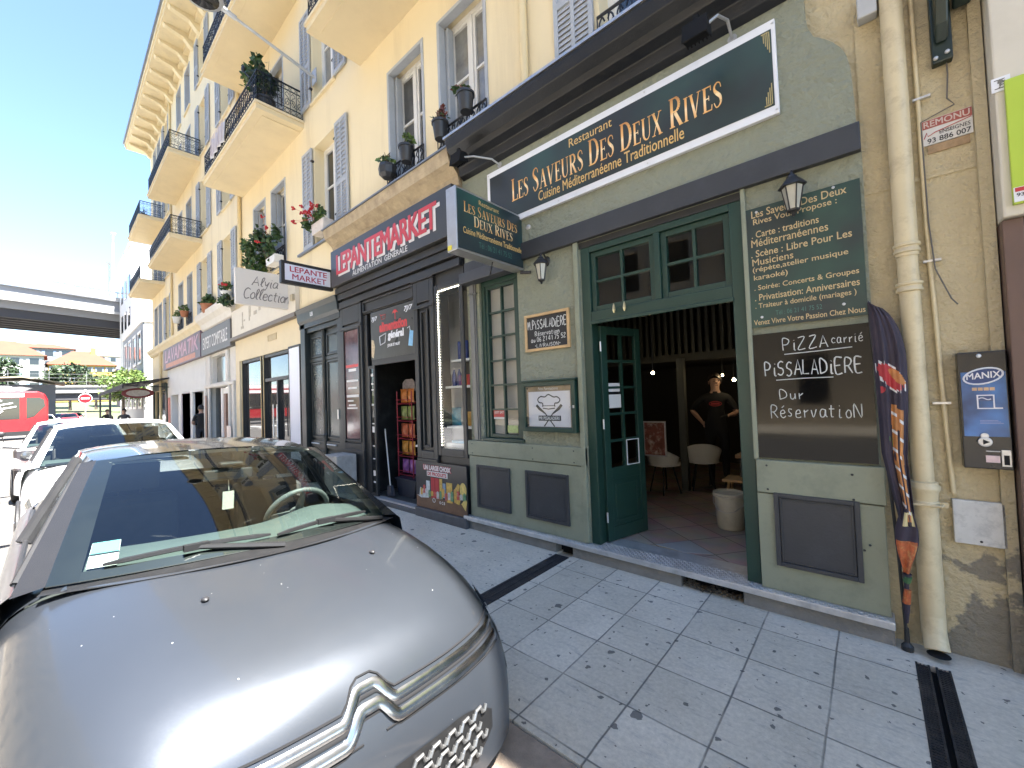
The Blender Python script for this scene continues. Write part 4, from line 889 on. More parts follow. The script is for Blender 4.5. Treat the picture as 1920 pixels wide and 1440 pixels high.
# ================================================================== INSIDE THE RESTAURANT
WHC=mat("white_shell",(.66,.65,.60),.45,var=.05,vs=5); BEI=mat("bucket_plastic",(.60,.57,.47),.5,var=.1,vs=5,dirt=(.35,.31,.24),ds=7,da=.6)
BULB=mat("lit_bulb",(1,.9,.7),.5,var=0,emit=(1,.78,.45),es=12)
J=dict(elL=(-.36,.06,1.20),wrL=(-.21,-.05,1.02),hdL=(.5,-.2,-.6),upL=(0,-1,0),elR=(.30,-.02,1.15),wrR=(.18,-.22,1.12),hdR=(-.6,-.6,0),upR=(0,0,1))
person("man in a black T-shirt with red logo standing inside the restaurant",(-1.83,3.25,.165),R(12),J,CLB,CLB,logo=REDP,head_yaw=R(20))
def bucket(x,y,lab,s=1):
    t=thing("bucket",lab,"bucket",(x,y,.165),group="used white plastic buckets")
    m=MB(); m.lathe([(.118*s,.165),(.13*s,.175),(.150*s,.53),(.158*s,.532),(.160*s,.556),(.152*s,.558),(.150*s,.50),(.146*s,.48),(.001,.478)],(x,y,0),28); m.make("tub",BEI,t,smooth=True)
    m=MB(); m.lathe([(.155*s,.515),(.163*s,.518),(.163*s,.527),(.155*s,.53)],(x,y,0),28); m.make("rim",BEI,t)
    m=MB(); m.tube([(x-.162*s,y,.51),(x-.15*s,y-.06,.44),(x-.08,y-.14*s,.38),(x,y-.155*s,.36),(x+.08,y-.14*s,.38),(x+.15*s,y-.06,.44),(x+.162*s,y,.51)],.004,6); m.make("handle",STEEL,t)
bucket(-1.22,1.28,"dirty white plastic bucket standing on terracotta floor inside the doorway"); bucket(-.88,1.50,"second white plastic bucket mostly hidden behind the right door jamb")
def tub_chair(x,y,rz,lab):
    t=thing("tub_chair",lab,"chair",(x,y,.165),rz,group="white tub chairs inside")
    m=MB(local=True)
    def sh(u,v):
        a=-math.pi*1.15*.5+u*math.pi*1.15; h=.42+.30*v*(.55+.45*math.cos(a)); r=.22+.05*v
        return Vector((r*math.sin(a),r*math.cos(a),h-.0))
    m.grid(sh,20,6); m.make("shell",WHC,t,smooth=True,solid=.012)
    m=MB(local=True); m.lathe([(.14,.40),(.23,.42),(.23,.45),(.15,.455)],n=20); m.make("seat",WHC,t)
    for k in range(4):
        a=math.pi/4+k*math.pi/2; m=MB(local=True); m.tube([(.12*math.cos(a),.12*math.sin(a),.40),(.22*math.cos(a),.22*math.sin(a),0)],.012,8); m.make("leg",BLK,t)
tub_chair(-2.38,2.45,R(150),"white tub chair inside, left of the grey post"); tub_chair(-1.98,2.95,R(200),"white tub chair inside, right of the grey post")
WD=mat("oiled_wood",(.28,.14,.06),.5,var=.2,vs=12)
t=thing("serving_table","wooden serving table by the right wall inside the restaurant","table",(-.6,2.0,.165))
m=MB(); m.box(-1.25,1.75,.86,.0,2.35,.90); m.make("tabletop",WD,t,bevel=.005)
for x in (-1.18,-.07):
    for y in (1.82,2.28): MB().box(x-.03,y-.03,.165,x+.03,y+.03,.859).make("leg",BLK,t)
t=thing("tray_stack","stack of dark trays lying on the serving table","trays",(-.9,2.0,.9)); 
for k in range(3): MB().box(-1.15+.02*k,1.80,.901+k*.028,-.6,2.25,.926+k*.028).make("tray",mat("tray_grey",(.10,.10,.11),.35,.4,var=.1),t,bevel=.006)
t=thing("stool","small light wood stool behind the white bucket","stool",(-1.2,1.72,.165)); LW=mat("light_wood",(.42,.26,.12),.5,var=.15,vs=15)
MB().box(-1.36,1.58,.60,-1.04,1.88,.63).make("seat",LW,t,bevel=.006)
for sx in (-1,1):
    for sy in (-1,1): MB().tube([(-1.2+sx*.10,1.73+sy*.09,.60),(-1.2+sx*.17,1.73+sy*.14,.165)],.016,8).make("leg",LW,t)
t=thing("mezzanine_balustrade","dark slatted balustrade above the tables inside the restaurant","balustrade",(-2,3.3,2.2)); SLT=mat("slat_grey_green",(.05,.05,.04),.7,var=.2,vs=6)
m=MB(); m.box(-4.2,3.3,2.18,.05,3.36,2.30); m.box(-4.2,3.3,3.05,.05,3.36,3.12); m.make("rails",SLT,t)
m=MB()
for k in range(38): m.box(-4.15+k*.11,3.305,2.30,-4.10+k*.11,3.335,3.05)
m.make("slats",SLT,t)
MB().box(-2.22,2.7,.165,-2.12,2.80,2.18).make("post",mat("grey_post",(.08,.083,.07),.6,var=.1),t)
MB().box(-4.2,3.36,2.18,.05,5.58,2.25).make("deck",IN,t)
for i,(x,y,z,lab) in enumerate(((-2.55,2.6,1.98,"lit warm bulb near the left side inside the restaurant"),(-1.52,3.1,1.82,"lit round bulb just right of the man's head"),(-1.70,3.2,1.90,"lit bulb reflected by a shelf above the man's head"))):
    t=thing("ceiling_bulb",lab,"light bulb",(x,y,z),group="lit bulbs inside")
    m=MB(); m.ball((x,y,z),.024 if i<2 else .016,12); m.make("bulb",BULB,t,smooth=True)
    m=MB(); m.tube([(x,y,z+.03),(x,y,z+.09),(x,y,2.175 if y>2.9 else 3.39)],[.016,.012,.004],8); m.make("flex",BLK,t)
t=thing("framed_poster","framed food photo collage propped beside the door leaf","poster",(-2.15,1.5,.9))
m=MB(); frame(m,-2.28,-1.98,.85,1.30,1.52,1.55,.015); m.make("frame",STEEL,t); MB().box(-2.265,1.535,.865,-1.995,1.545,1.285).make("print",mat("collage",(.18,.06,.04),.4,var=.45,vs=12,dirt=(.7,.6,.5),ds=11,da=.9),t)
# ================================================================== MARKET
t=mk_=thing("market_shopfront","black panelled grocery shopfront with glazed display window and open doorway","shopfront",(-5.7,0,0))
m=MB(); wall(m,-7.4,-3.99,.0,3.84,-.02,.22,[(-7.28,-6.74,1.02,3.0),(-6.62,-5.08,-.1,3.22),(-4.60,-3.99,1.0,3.22)]); m.make("shop_wall",BLK,t)
m=MB()
m.box(-7.42,-.08,3.46,-4.0,-.021,3.56); m.box(-7.45,-.13,3.72,-4.0,-.021,3.82); m.box(-7.43,-.10,3.60,-4.0,-.021,3.715)
for a,b in ((-7.42,-6.64),(-5.08,-4.60)):
    m.box(a,-.07,.0,b,-.021,.84); m.box(a,-.06,.84,a+.09,-.021,3.44); m.box(b-.09,-.06,.84,b,-.021,3.44); m.box(a+.09,-.06,3.12,b-.09,-.021,3.44); m.box(a+.09,-.06,.84,b-.09,-.021,.95)
    m.box(a-.02,-.085,3.44,b+.02,-.021,3.459); m.box(a-.01,-.08,3.03,b+.01,-.061,3.08)
frame(m,-4.94,-4.76,1.0,3.0,-.05,-.022,.03)
frame(m,-6.60,-5.10,3.24,3.44,-.05,-.021,.03); frame(m,-4.60,-3.99,.9,3.30,-.05,-.021,.07,.1)
frame(m,-7.31,-6.71,.98,3.04,-.075,-.0605,.035)
m.make("moulding",BLK,t,bevel=.006)
MB().box(-7.45,-.10,-.05,-5.1+.0,.05,.06).make("plinth",mat("dark_stone",(.07,.07,.075),.5,var=.3,vs=8,dirt=(.02,.02,.02),da=.6),t,bevel=.01); MB().box(-5.1,-.12,-.05,-3.98,.05,.13).make("plinth",MATS["dark_stone"],t,bevel=.01)
MB().box(-6.62,-.06,.061,-5.1,.06,.085).make("threshold",STEEL,t)
m=MB(); m.box(-6.36,-.035,2.40,-5.07,-.005,3.20); m.make("printed_panel",mat("dark_print",(.045,.043,.036),.3,var=.3,vs=2.5),t)
F=FAC(-.035); m=MB(); put_text(m,"alimentation",-6.08,-5.29,2.83,2.995,F,bold=.05,off=.002); 
m.box(-5.62,-.037,2.99,-5.60,-.035,3.10)
for k in range(6):
    a=R(20+k*28); m.tube([(-5.61,-.037,3.09),(-5.61+.05*math.cos(a),-.037,3.10+.045*math.sin(a)),(-5.61+.085*math.cos(a),-.037,3.07+.05*math.sin(a))],[.006,.013,.004],5,flat=Vector((0,-1,0)))
m.tube([(-6.06,-.037,3.13),(-6.03,-.037,3.12),(-6.01,-.037,3.04),(-5.90,-.037,3.04)],.004,5); m.tube([(-6.025,-.037,3.11),(-5.89,-.037,3.11),(-5.905,-.037,3.055)],.004,5)
m.make("red_lettering",mat("bright_red",(.55,.035,.035),.4,var=.05),t)
m=MB(); put_text(m,"général",-5.83,-5.38,2.66,2.82,F,bold=.05,off=.0035); put_text(m,"JOUR ET NUIT",-5.85,-5.49,2.555,2.615,F,bold=.04,off=.003); put_text(m,"7J/7",-5.36,-5.13,3.05,3.15,F,bold=.03,shear=.2,off=.003); put_text(m,"7J/7",-6.33,-6.14,3.03,3.12,F,bold=.03,shear=.2,off=.003)
m.tube([(-6.08,-.038,2.76),(-6.06,-.038,2.62),(-5.92,-.038,2.65),(-5.88,-.038,2.80),(-6.08,-.038,2.76)],.008,5); m.tube([(-5.28,-.038,2.80),(-5.22,-.038,2.82),(-5.21,-.038,2.76)],.006,5); m.make("white_lettering",WGL,t)
m=MB(); m.prism([(-5.27,2.53),(-5.16,2.51),(-5.13,2.74),(-5.22,2.76)],'y',-.0372,-.0345); m.make("drink_print",mat("ice_blue",(.22,.48,.72),.4,var=.2,vs=20),t)
m=MB(); m.prism([(-6.35,2.45),(-6.29,2.42),(-6.24,2.60),(-6.27,2.72),(-6.34,2.74)],'y',-.0372,-.0345); m.make("snack_print",mat("snack_print",(.55,.42,.25),.5,var=.4,vs=30),t)
MB().box(-6.36,-.03,2.30,-5.07,.02,2.40).make("door_head",BLK,t); MB().box(-6.62,-.02,.086,-6.52,.02,3.2).make("jamb",BLK,t,bevel=.004)
m=MB(); frame(m,-6.52,-6.30,.086,2.30,-.02,.02,.05); m.make("side_light",BLK,t); g=MB(); g.poly([(-6.47,0,.13),(-6.35,0,.13),(-6.35,0,2.25),(-6.47,0,2.25)]); g.make("side_light_pane",GL,t)
m=MB()
for z,h in ((2.12,.05),(1.98,.025),(1.88,.02),(1.62,.03),(1.30,.02),(1.16,.10),(.92,.02),(.70,.02),(.42,.09),(.3,.03)): m.box(-6.45,-.004,z,-6.38+.02*(h>.04),-.001,z+h)
m.make("door_sticker",WHP,t)
# pilaster poster window
m=MB(); m.box(-7.27,-.055,1.03,-6.75,-.03,2.99); m.make("side_poster",mat("poster_print",(.12,.06,.06),.12,var=.5,vs=3.5,dirt=(.22,.18,.17),ds=2,da=.8),t)
F=FAC(-.055); m=MB(); m.box(-7.24,-.0575,2.32,-6.78,-.055,2.37); m.make("poster_red_bar",MATS["bright_red"],t)
m=MB()
for z,a,b,h in ((2.245,-7.14,-6.86,.05),(2.06,-7.22,-6.80,.035),(1.93,-7.17,-6.85,.03),(1.78,-7.23,-6.79,.045),(1.70,-7.20,-6.98,.03),(1.62,-7.16,-6.90,.03),(1.57,-7.22,-6.85,.025)): m.box(a,-.0575,z,b,-.055,z+h)
m.make("poster_lettering",WHP,t)
# display window: glass, led strip, shelves
g=MB(); g.poly([(-4.53,-.03,1.0),(-3.99,-.03,1.0),(-3.99,-.03,3.22),(-4.53,-.03,3.22)]); g.make("display_pane",GL,t)
LED=mat("led_dots",(1,.95,.6),.5,var=0,emit=(1,.95,.78),es=2.6)
m=MB(); 
for k in range(56): m.ball((-4.515,-.045,1.05+k*.0385),.0085,6)
for k in range(13): m.ball((-4.50+k*.04,-.045,3.205),.0085,6); 
m.make("led_strip",LED,t)
SHW=mat("shelf_white",(.62,.61,.60),.5,var=.05)
t2=thing("display_shelves","white shelves stocked with drinks behind the grocery display window","shelving",(-4.2,.3,1.0))
m=MB(); m.box(-5.34,.62,.85,-3.98,.66,3.4); m.box(-5.34,.23,.85,-5.30,.62,3.4); m.box(-3.995,.05,.85,-3.96,.62,3.4); m.make("back_panel",SHW,t2)
for z,xl in ((1.00,-5.28),(1.30,-4.80),(1.87,-4.80),(2.24,-4.46)): MB().box(xl,.12 if z>1.1 else .05,z-.03,-3.997,.618,z).make("shelf",SHW,t2)
def bottle(x,y,z,h,r,mt,lab,grp):
    b=thing("bottle",lab,"bottle",(x,y,z),group=grp)
    MB().lathe([(r*.9,z),(r,z+.02),(r,z+h*.55),(r*.9,z+h*.65),(r*.35,z+h*.85),(r*.33,z+h*.93)],(x,y,0),12).make("glass_body",mt,b,smooth=True)
    MB().lathe([(r*.4,z+h*.93),(r*.4,z+h)],(x,y,0),10).make("cap",REDP if mt.name.startswith('cola') else WHP,b)
COLA=mat("cola_dark",(.03,.012,.01),.15,var=.1); BLU=mat("blue_drink",(.03,.05,.20),.2,var=.2); ORG=mat("orange_drink",(.6,.18,.03),.25,var=.1); PUR=mat("purple_drink",(.10,.03,.16),.25,var=.1)
for i,(x,mt) in enumerate(((-4.66,COLA),(-4.54,BLU),(-4.43,BLU))): bottle(x,.24,1.871,.26,.036,mt,"bottle on middle shelf of the grocery window","bottles in the grocery window")
def can(x,y,z,h,r,mt,lab,grp):
    b=MB(); b.lathe([(r*.8,0),(r,.01),(r,h-.02),(r*.85,h-.004),(r*.83,h)],(x,y,z),14); return tag(b.make("drink_can",mt,smooth=True),lab,"can",grp)
for i,mt in enumerate((PUR,ORG,ORG,REDP)): can(-4.34+i*.062,.18,1.871,.15,.028,mt,"small coloured can on middle shelf of the grocery window","cans in the grocery window")
for i,mt in enumerate((BLU,COLA,BLU)): can(-4.36+i*.07,.2,2.241,.26,.03,mt,"tall dark blue can on the top shelf of the grocery window","tall cans in the grocery window")
def bag(x,y,z,w_,h,mt,lab,grp=None,dp=.05,ry=0):
    m=MB()
    m.grid(lambda u,v:Vector((x+(u-.5)*w_*(1-.08*math.sin(math.pi*v)),y-dp*math.sin(math.pi*u)*math.sin(math.pi*v)**.6,z+v*h)),8,8)
    m.grid(lambda u,v:Vector((x+(u-.5)*w_*(1-.08*math.sin(math.pi*v)),y+dp*math.sin(math.pi*u)*math.sin(math.pi*v)**.6+.002,z+v*h)),8,8,True)
    return tag(m.make("snack_bag",mt,smooth=True),lab,"snack bag",grp)
bag(-4.56,.26,1.301,.24,.26,mat("teal_bag",(.05,.25,.36),.3,var=.4,vs=18),"blue snack bag on the lower shelf of the grocery window"); bag(-4.28,.24,1.301,.18,.20,mat("amber_bag",(.5,.28,.06),.3,var=.4,vs=18),"amber snack bag on the lower shelf of the grocery window")
tag(MB().box(-4.75,.10,1.002,-4.2,.4,1.06).make("tray_box",SHW,bevel=.008),"low white box at the bottom of the grocery window","box"); tag(MB().box(-4.5,.12,1.062,-4.2,.3,1.095).make("packet",mat("ice_packet",(.25,.45,.6),.4,var=.3,vs=12)),"flat blue packet lying on the white box","packet")
# lower product poster
t=thing("product_poster","printed grocery poster UN LARGE CHOIX DE PRODUITS under the display window","poster",(-4.5,-.03,.13))
m=MB(); m.box(-5.10,-.085,.135,-3.985,-.0705,.80); m.make("printed_panel",mat("poster_black",(.018,.018,.022),.35,var=.2,vs=4),t)
m=MB(); m.box(-5.095,-.087,.138,-3.99,-.0853,.30); m.make("printed_wood",mat("printed_wood",(.14,.07,.035),.4,var=.35,vs=9),t)
F=FAC(-.0853); m=MB(); put_text(m,"UN LARGE CHOIX",-4.90,-4.30,.685,.755,F,bold=.05,off=.004); m.box(-4.83,-.0875,.60,-4.37,-.0856,.672); m.make("white_lettering",WHP,t)
m=MB(); put_text(m,"UN LARGE CHOIX",-4.915,-4.285,.678,.762,F,bold=.09,off=.002); put_text(m,"DE PRODUITS",-4.81,-4.39,.61,.662,FAC(-.0875),bold=.04,off=.002)
for k,(a,w_) in enumerate(((-4.74,.085),(-4.645,.085))): m.box(a,-.089,.30,a+w_,-.0853,.585)
m.make("red_print",REDP,t)
m=MB(); m.box(-4.55,-.089,.31,-4.49,-.0853,.585); m.box(-4.40,-.089,.28,-4.28,-.0853,.55); m.prism([(-4.25,.45),(-4.16,.56),(-4.12,.54),(-4.16,.42),(-4.10,.40),(-4.14,.28),(-4.24,.30)],'y',-.089,-.0853); m.make("snack_print",mat("snack_yellow",(.55,.33,.06),.4,var=.45,vs=22,dirt=(.3,.04,.04),ds=12,da=.9),t)
m=MB(); m.prism([(-4.06+.065*math.cos(k),.48+.10*math.sin(k)) for k in [i*math.pi/8 for i in range(16)]],'y',-.089,-.0853); m.prism([(-4.10,.30),(-4.02,.22),(-3.99,.34),(-4.02,.38)],'y',-.089,-.0853); m.make("crisp_print",mat("crisp_yellow",(.65,.45,.12),.4,var=.3,vs=25),t)
m=MB(); m.box(-4.48,-.089,.33,-4.42,-.0853,.53); m.make("blue_bottle_print",mat("print_blue_grey",(.2,.27,.36),.4,var=.4,vs=25),t)
for k in range(16):   # small packs printed along the shelf
    x=-4.99+k*.062; h=rnd.uniform(.05,.13); z=.30+rnd.uniform(0,.05); MB().prism([(x,z),(x+.05,z+.004),(x+.052,z+h),(x+.026,z+h+.015),(x+.002,z+h)],'y',-.0898-.0002*k,-.0853).make("product_print",mat("pack_print_"+"abcd"[k%4],((.5,.3,.05),(.42,.05,.04),(.5,.48,.42),(.08,.22,.12))[k%4],.4,var=.45,vs=26,dirt=((.55,.1,.05),(.6,.55,.5),(.1,.15,.4),(.55,.45,.1))[k%4],ds=22,da=.9),t)
m=MB(); m.prism([(-5.07,.30),(-5.02,.30),(-5.0,.42),(-4.94,.40),(-4.82,.42),(-4.80,.29),(-4.98,.27)],'y',-.0885,-.0853); m.box(-4.85,-.0892,.36,-4.77,-.0856,.53); m.make("white_goods_print",mat("print_grey_white",(.5,.52,.52),.4,var=.25,vs=25),t)
m=MB(); put_text(m,"O C B",-4.56,-4.44,.235,.275,F,bold=.03,off=.004); m.tube([(-4.68+.03*math.cos(k/8*6.283),-.0885,.27+.03*math.sin(k/8*6.283)) for k in range(9)],.004,5); m.make("small_lettering",WHP,t)
# name sign
t=thing("market_sign","wide dark sign board with big red block letters over the black grocery front","sign",(-5.7,-.05,3.83))
SBD=mat("sign_charcoal",(.045,.043,.040),.35,var=.15,vs=2)
m=MB(); m.box(-7.44,-.20,3.835,-3.97,-.05,4.50); m.make("board",SBD,t,bevel=.004)
F=FAC(-.20); m=MB(); put_text(m,"LEPANTEMARKET",-7.14,-4.21,3.985,4.335,F,bold=.045,off=.003,spacing=.92); m.make("white_shadow_lettering",WHP,t)
m=MB(); put_text(m,"LEPANTEMARKET",-7.20,-4.27,4.02,4.37,F,bold=.045,off=.012,spacing=.92); m.make("red_lettering",mat("sign_red",(.52,.045,.05),.4,var=.08,vs=5),t)
m=MB(); put_text(m,"ALIMENTATION  GÉNÉRALE",-6.62,-4.98,3.875,3.985,F,bold=.012,off=.003); m.make("white_lettering",WHP,t)
def lightbox(name,label,x,y0,y1,z0,z1,dp,casem,facem,tilt=0):
    t=thing(name,label,"sign",(x,y1,(z0+z1)/2))
    m=MB(); m.box(x-dp,y0,z0,x,y1,z1); m.make("casing",casem,t,bevel=.008)
    return t
t=lightbox("projecting_sign","small white lightbox with dark red letters in a black frame on the yellow wall",-7.72,-.96,-.03,3.86,4.27,.10,BLK,None)
MB().box(-7.719,-.90,3.92,-7.712,-.09,4.21).make("white_face",mat("lightbox_white",(.72,.72,.78),.3,var=.02),t)
F=SIDE(-7.712); m=MB(); put_text(m,"LEPANTE",-.82,-.155,4.08,4.18,F,bold=.014,off=.003); put_text(m,"MARKET",-.78,-.17,3.945,4.045,F,bold=.014,off=.003); m.make("red_lettering",mat("dark_red",(.42,.02,.05),.4,var=.05),t)
MB().tube([(-7.77,-.04,4.2),(-7.77,.02,4.2)],.02,8).make("bracket",BLK,t)
# inside the market
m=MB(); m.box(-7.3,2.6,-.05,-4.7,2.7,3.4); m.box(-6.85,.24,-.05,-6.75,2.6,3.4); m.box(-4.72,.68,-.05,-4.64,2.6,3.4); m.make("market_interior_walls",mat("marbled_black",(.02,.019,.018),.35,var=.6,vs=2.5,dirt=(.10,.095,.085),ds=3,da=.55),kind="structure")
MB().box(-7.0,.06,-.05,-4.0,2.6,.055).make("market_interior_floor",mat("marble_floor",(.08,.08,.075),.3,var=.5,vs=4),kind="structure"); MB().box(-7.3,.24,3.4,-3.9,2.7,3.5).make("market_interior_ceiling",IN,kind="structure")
t=thing("snack_rack","red wire snack rack just inside the grocery doorway","display rack",(-6.08,.5,.06)); RW=mat("red_wire",(.30,.03,.05),.4,var=.1)
m=MB()
for x in (-6.30,-5.86):
    for y in (.40,.66): m.tube([(x,y,.06),(x,y,1.85)],.010,6)
for z in (.10,.40,.72,1.02,1.33,1.63):
    m.tube([(-6.30,.40,z),(-5.86,.40,z),(-5.86,.66,z+.03),(-6.30,.66,z+.03),(-6.30,.40,z)],.007,5); m.tube([(-6.30,.38,z+.07),(-5.86,.38,z+.07)],.006,5)
m.make("wire_frame",RW,t)
MB().prism([(-6.28,1.85),(-5.88,1.85),(-5.90,2.0),(-5.98,2.06),(-6.18,2.06),(-6.26,2.0)],'y',.5,.52).make("header_card",mat("header_card",(.25,.22,.22),.4,var=.5,vs=14),t)
bagm=[mat("bag_orange",(.5,.16,.03),.3,var=.4,vs=16),mat("bag_green",(.18,.22,.06),.3,var=.4,vs=16),mat("bag_rust",(.42,.10,.04),.3,var=.4,vs=16),mat("bag_amber",(.45,.2,.03),.3,var=.4,vs=16),mat("bag_purple",(.20,.07,.25),.3,var=.4,vs=16)]
for i,(z,mt,c) in enumerate(((1.65,bagm[0],"orange"),(1.35,bagm[1],"green"),(1.04,bagm[2],"rust red"),(.74,bagm[3],"amber"),(.42,bagm[4],"purple"))):
    for k in range(2): bag(-6.19+k*.21,.47,z,.19,.24,mt,f"{c} snack bags side by side on one tier of the red rack","snack bags "+c)
t=thing("broom","white handled broom leaning on the sidelight in the grocery doorway","broom",(-6.1,.25,.06)); MB().tube([(-6.20,.16,.25),(-6.42,.22,1.20)],.011,8).make("handle",WHC,t); MB().prism([(-6.28,.08),(-6.10,.08),(-6.16,.25),(-6.24,.25)],'y',.13,.19).make("brush_head",mat("bristle",(.05,.05,.06),.9,var=.3,vs=40),t)
t=thing("plastic_crate","dark blue plastic tub on the grocery threshold","tub",(-5.95,.30,.06)); MB().prism([(-6.18,.056),(-5.72,.056),(-5.66,.34),(-6.24,.34)],'y',.30,.62).make("tub",mat("tub_blue",(.02,.025,.04),.45,var=.1),t,bevel=.01); MB().box(-6.26,.285,.341,-5.64,.635,.365).make("rim",MATS["tub_blue"],t)
# electrical box on the pavement
t=thing("meter_cabinet","waist high grey concrete meter cabinet standing before the black pilaster","cabinet",(-7.0,-.25,0)); m=MB(); m.box(-7.33,-.46,-.02,-6.84,-.10,.78); m.make("cabinet_body",mat("rough_concrete",(.36,.34,.31),.85,var=.2,vs=7,bump=.4,bs=40,dirt=(.18,.17,.16),ds=5,da=.6),t,bevel=.015)
MB().box(-7.28,-.468,.10,-6.98,-.4605,.70).make("cabinet_door",mat("cabinet_beige",(.44,.40,.35),.6,var=.12,vs=8,dirt=(.25,.23,.2),da=.6),t)
# ================================================================== BLACK ENTRANCE DOOR
t=thing("entrance_door","tall black double entrance door with raised panels and lion bars","door",(-8.3,0,0))
BD=mat("door_black",(.014,.018,.017),.38,var=.2,vs=5,dirt=(.04,.045,.042),da=.35)
m=MB(); m.box(-9.28,-.06,.0,-9.05,.2,3.62); m.box(-7.60,-.04,.0,-7.42,.2,3.62); m.prism([(-.06,3.30),(-.06,3.40),(-.10,3.46),(-.12,3.62),(-.15,3.72),(.2,3.72),(.2,3.30)],'x',-9.32,-7.44); m.box(-9.05,-.02,3.2,-7.6,.12,3.30); m.make("door_case",BD,t,bevel=.008)
for a,b in ((-9.05,-8.34),(-8.31,-7.60)):
    m=MB(); m.box(a,.06,.03,b,.11,3.2)
    def pan(z0,z1,d=.0):
        frame(m,a+.08,b-.08,z0,z1,.03,.06,.035); frame(m,a+.12,b-.12,z0+.04,z1-.04,.045,.06,.02)
    pan(2.66,3.1); pan(.98,2.55); pan(.12,.72)
    m.box(a+.03,.02,.78,b-.03,.06,.92); m.box(a,.035,2.57,b,.06,2.64)
    for k in range(3): m.box(a+.16+k*.15,.04,.2,a+.24+k*.15,.058,.64)
    m.make("door_leaf",BD,t,bevel=.005)
    MB().box(a+.125,.055,2.71,b-.125,.0598,3.05).make("door_glass",mat("door_panel_grey",(.05,.055,.048),.25,var=.15),t); MB().box(a+.125,.055,1.03,b-.125,.0598,2.50).make("door_glass",MATS["door_panel_grey"],t)
    MB().tube([(a+.10,.0,.86),(b-.22,.0,.86)],.014,8).make("pull_bar",STEEL,t)
m=MB(); m.tube([(-8.325,.03,.03),(-8.325,.03,3.2)],.035,10); m.lathe([(.05,1.02),(.055,1.05),(.04,1.08),(.05,1.5),(.04,1.55)],(-8.325,.03,0),10); m.make("astragal",BD,t)
MB().box(-8.62,-.115,3.50,-8.50,-.098,3.60).make("number_plate",WGL,t); m=MB(); put_text(m,"62",-8.59,-8.53,3.52,3.58,FAC(-.115),bold=.02); m.make("number",MATS["print_black"],t)
MB().box(-7.62,-.06,1.38,-7.56,-.041,1.56).make("intercom",ALU,t)
# ================================================================== YELLOW APARTMENT BUILDING
YEL=mat("yellow_render",(.74,.625,.405),.8,var=.05,vs=.5,bump=.12,bs=30,dirt=(.50,.40,.25),ds=1.1,da=.6,dsc=(2.2,1,.2))
CRE=mat("cream_moulding",(.68,.58,.38),.75,var=.07,vs=2,dirt=(.42,.36,.26),ds=3,da=.45)
GRS=mat("grey_shutter",(.37,.39,.415),.55,var=.06,vs=5,dirt=(.2,.21,.22),ds=8,da=.35)
WFR=mat("white_frame",(.66,.65,.62),.45,var=.05,vs=5)
WRO=mat("wrought_iron",(.012,.015,.022),.45,.3,var=.2,vs=20)
STN=mat("weathered_stone",(.43,.34,.22),.85,var=.22,vs=7,bump=.7,bs=28,dirt=(.17,.12,.08),ds=4,da=.75)
BX0,BX1,EZ=-29.5,.62,16.25
bd=thing("apartment_building","long five storey yellow apartment building with grey shutters and balconies","building",(-14,0,3.7))
BAYS=[(-1.38,'sh'),(-3.91,'fo'),(-5.21,'fo'),(-8.02,'sh'),(-10.58,'fo'),(-11.93,'fo'),(-14.9,'sh'),(-17.75,'sh'),(-20.2,'fo'),(-21.9,'fo'),(-24.75,'sh'),(-26.9,'fo'),(-28.15,'fo')]
FZ=[4.98,8.0,10.95,13.75]; WH_=[2.07,2.05,2.0,1.75]; HW=.485
holes=[(c-HW,c+HW,z,z+h) for c,k in BAYS for z,h in zip(FZ,WH_)]
m=MB(); wall(m,BX0,BX1,4.70,EZ,0,.32,holes); m.make("facade_wall",YEL,bd)
m=MB(); m.box(BX0,.33,3.0,BX0+.3,11,EZ); m.box(BX0+.3,10.7,3.6,BX1,11,EZ); m.box(BX1-.3,.33,4.9,BX1,10.7,EZ); m.box(BX0-.2,-.1,EZ+.001,BX1,11,EZ+.3); m.make("side_walls_and_roof",YEL,bd)
m=MB(); wall(m,-9.32,-7.44,3.72,4.70,-.005,.3,[]); m.box(-29.5,.0,0,-29.2,.32,4.69); m.make("lower_wall",YEL,bd)
# eave with corbels
m=MB(); m.box(BX0-.6,-.95,16.05,BX1,-.01,16.24); m.box(BX0-.62,-1.0,16.16,BX1,-.951,16.36); m.box(BX0-.05,-.16,15.86,BX1,-.001,16.049)
x=BX0+.1
while x<BX1: m.prism([(-.0,15.55),(-.10,15.60),(-.30,15.84),(-.85,15.96),(-.90,16.049),(-.0,16.049)],'x',x,x+.20); x+=1.02
m.make("eave",CRE,bd)
m=MB(); m.box(BX0-.65,-1.06,16.30,BX1,-1.001,16.42); m.make("gutter",mat("zinc",(.20,.22,.25),.45,.5,var=.1),bd)
def shutter_mb(x0,x1,y,z0,z1,nsl=13):
    m=MB(local=True); t=.05; zm=z0+(z1-z0)*.42; xm=(x0+x1)/2
    m.box(x0,y,z0,x0+t,y+.035,z1); m.box(x1-t,y,z0,x1,y+.035,z1); m.box(xm-.022,y,z0+.07,xm+.022,y+.035,z1-.06)
    for a,b in ((z0,z0+.07),(z1-.06,z1)): m.box(x0+t,y,a,x1-t,y+.035,b)
    for a,b in ((x0+t,xm-.022),(xm+.022,x1-t)):
        m.box(a,y,zm-.035,b,y+.035,zm+.035)
        for c,d in ((z0+.07,zm-.035),(zm+.035,z1-.06)):
            for k in range(nsl):
                q=c+(d-c)*k/nsl; h=(d-c)/nsl*.95; m.prism([(y+.006,q),(y+.014,q),(y+.030,q+h),(y+.022,q+h)],'x',a,b)
    return m
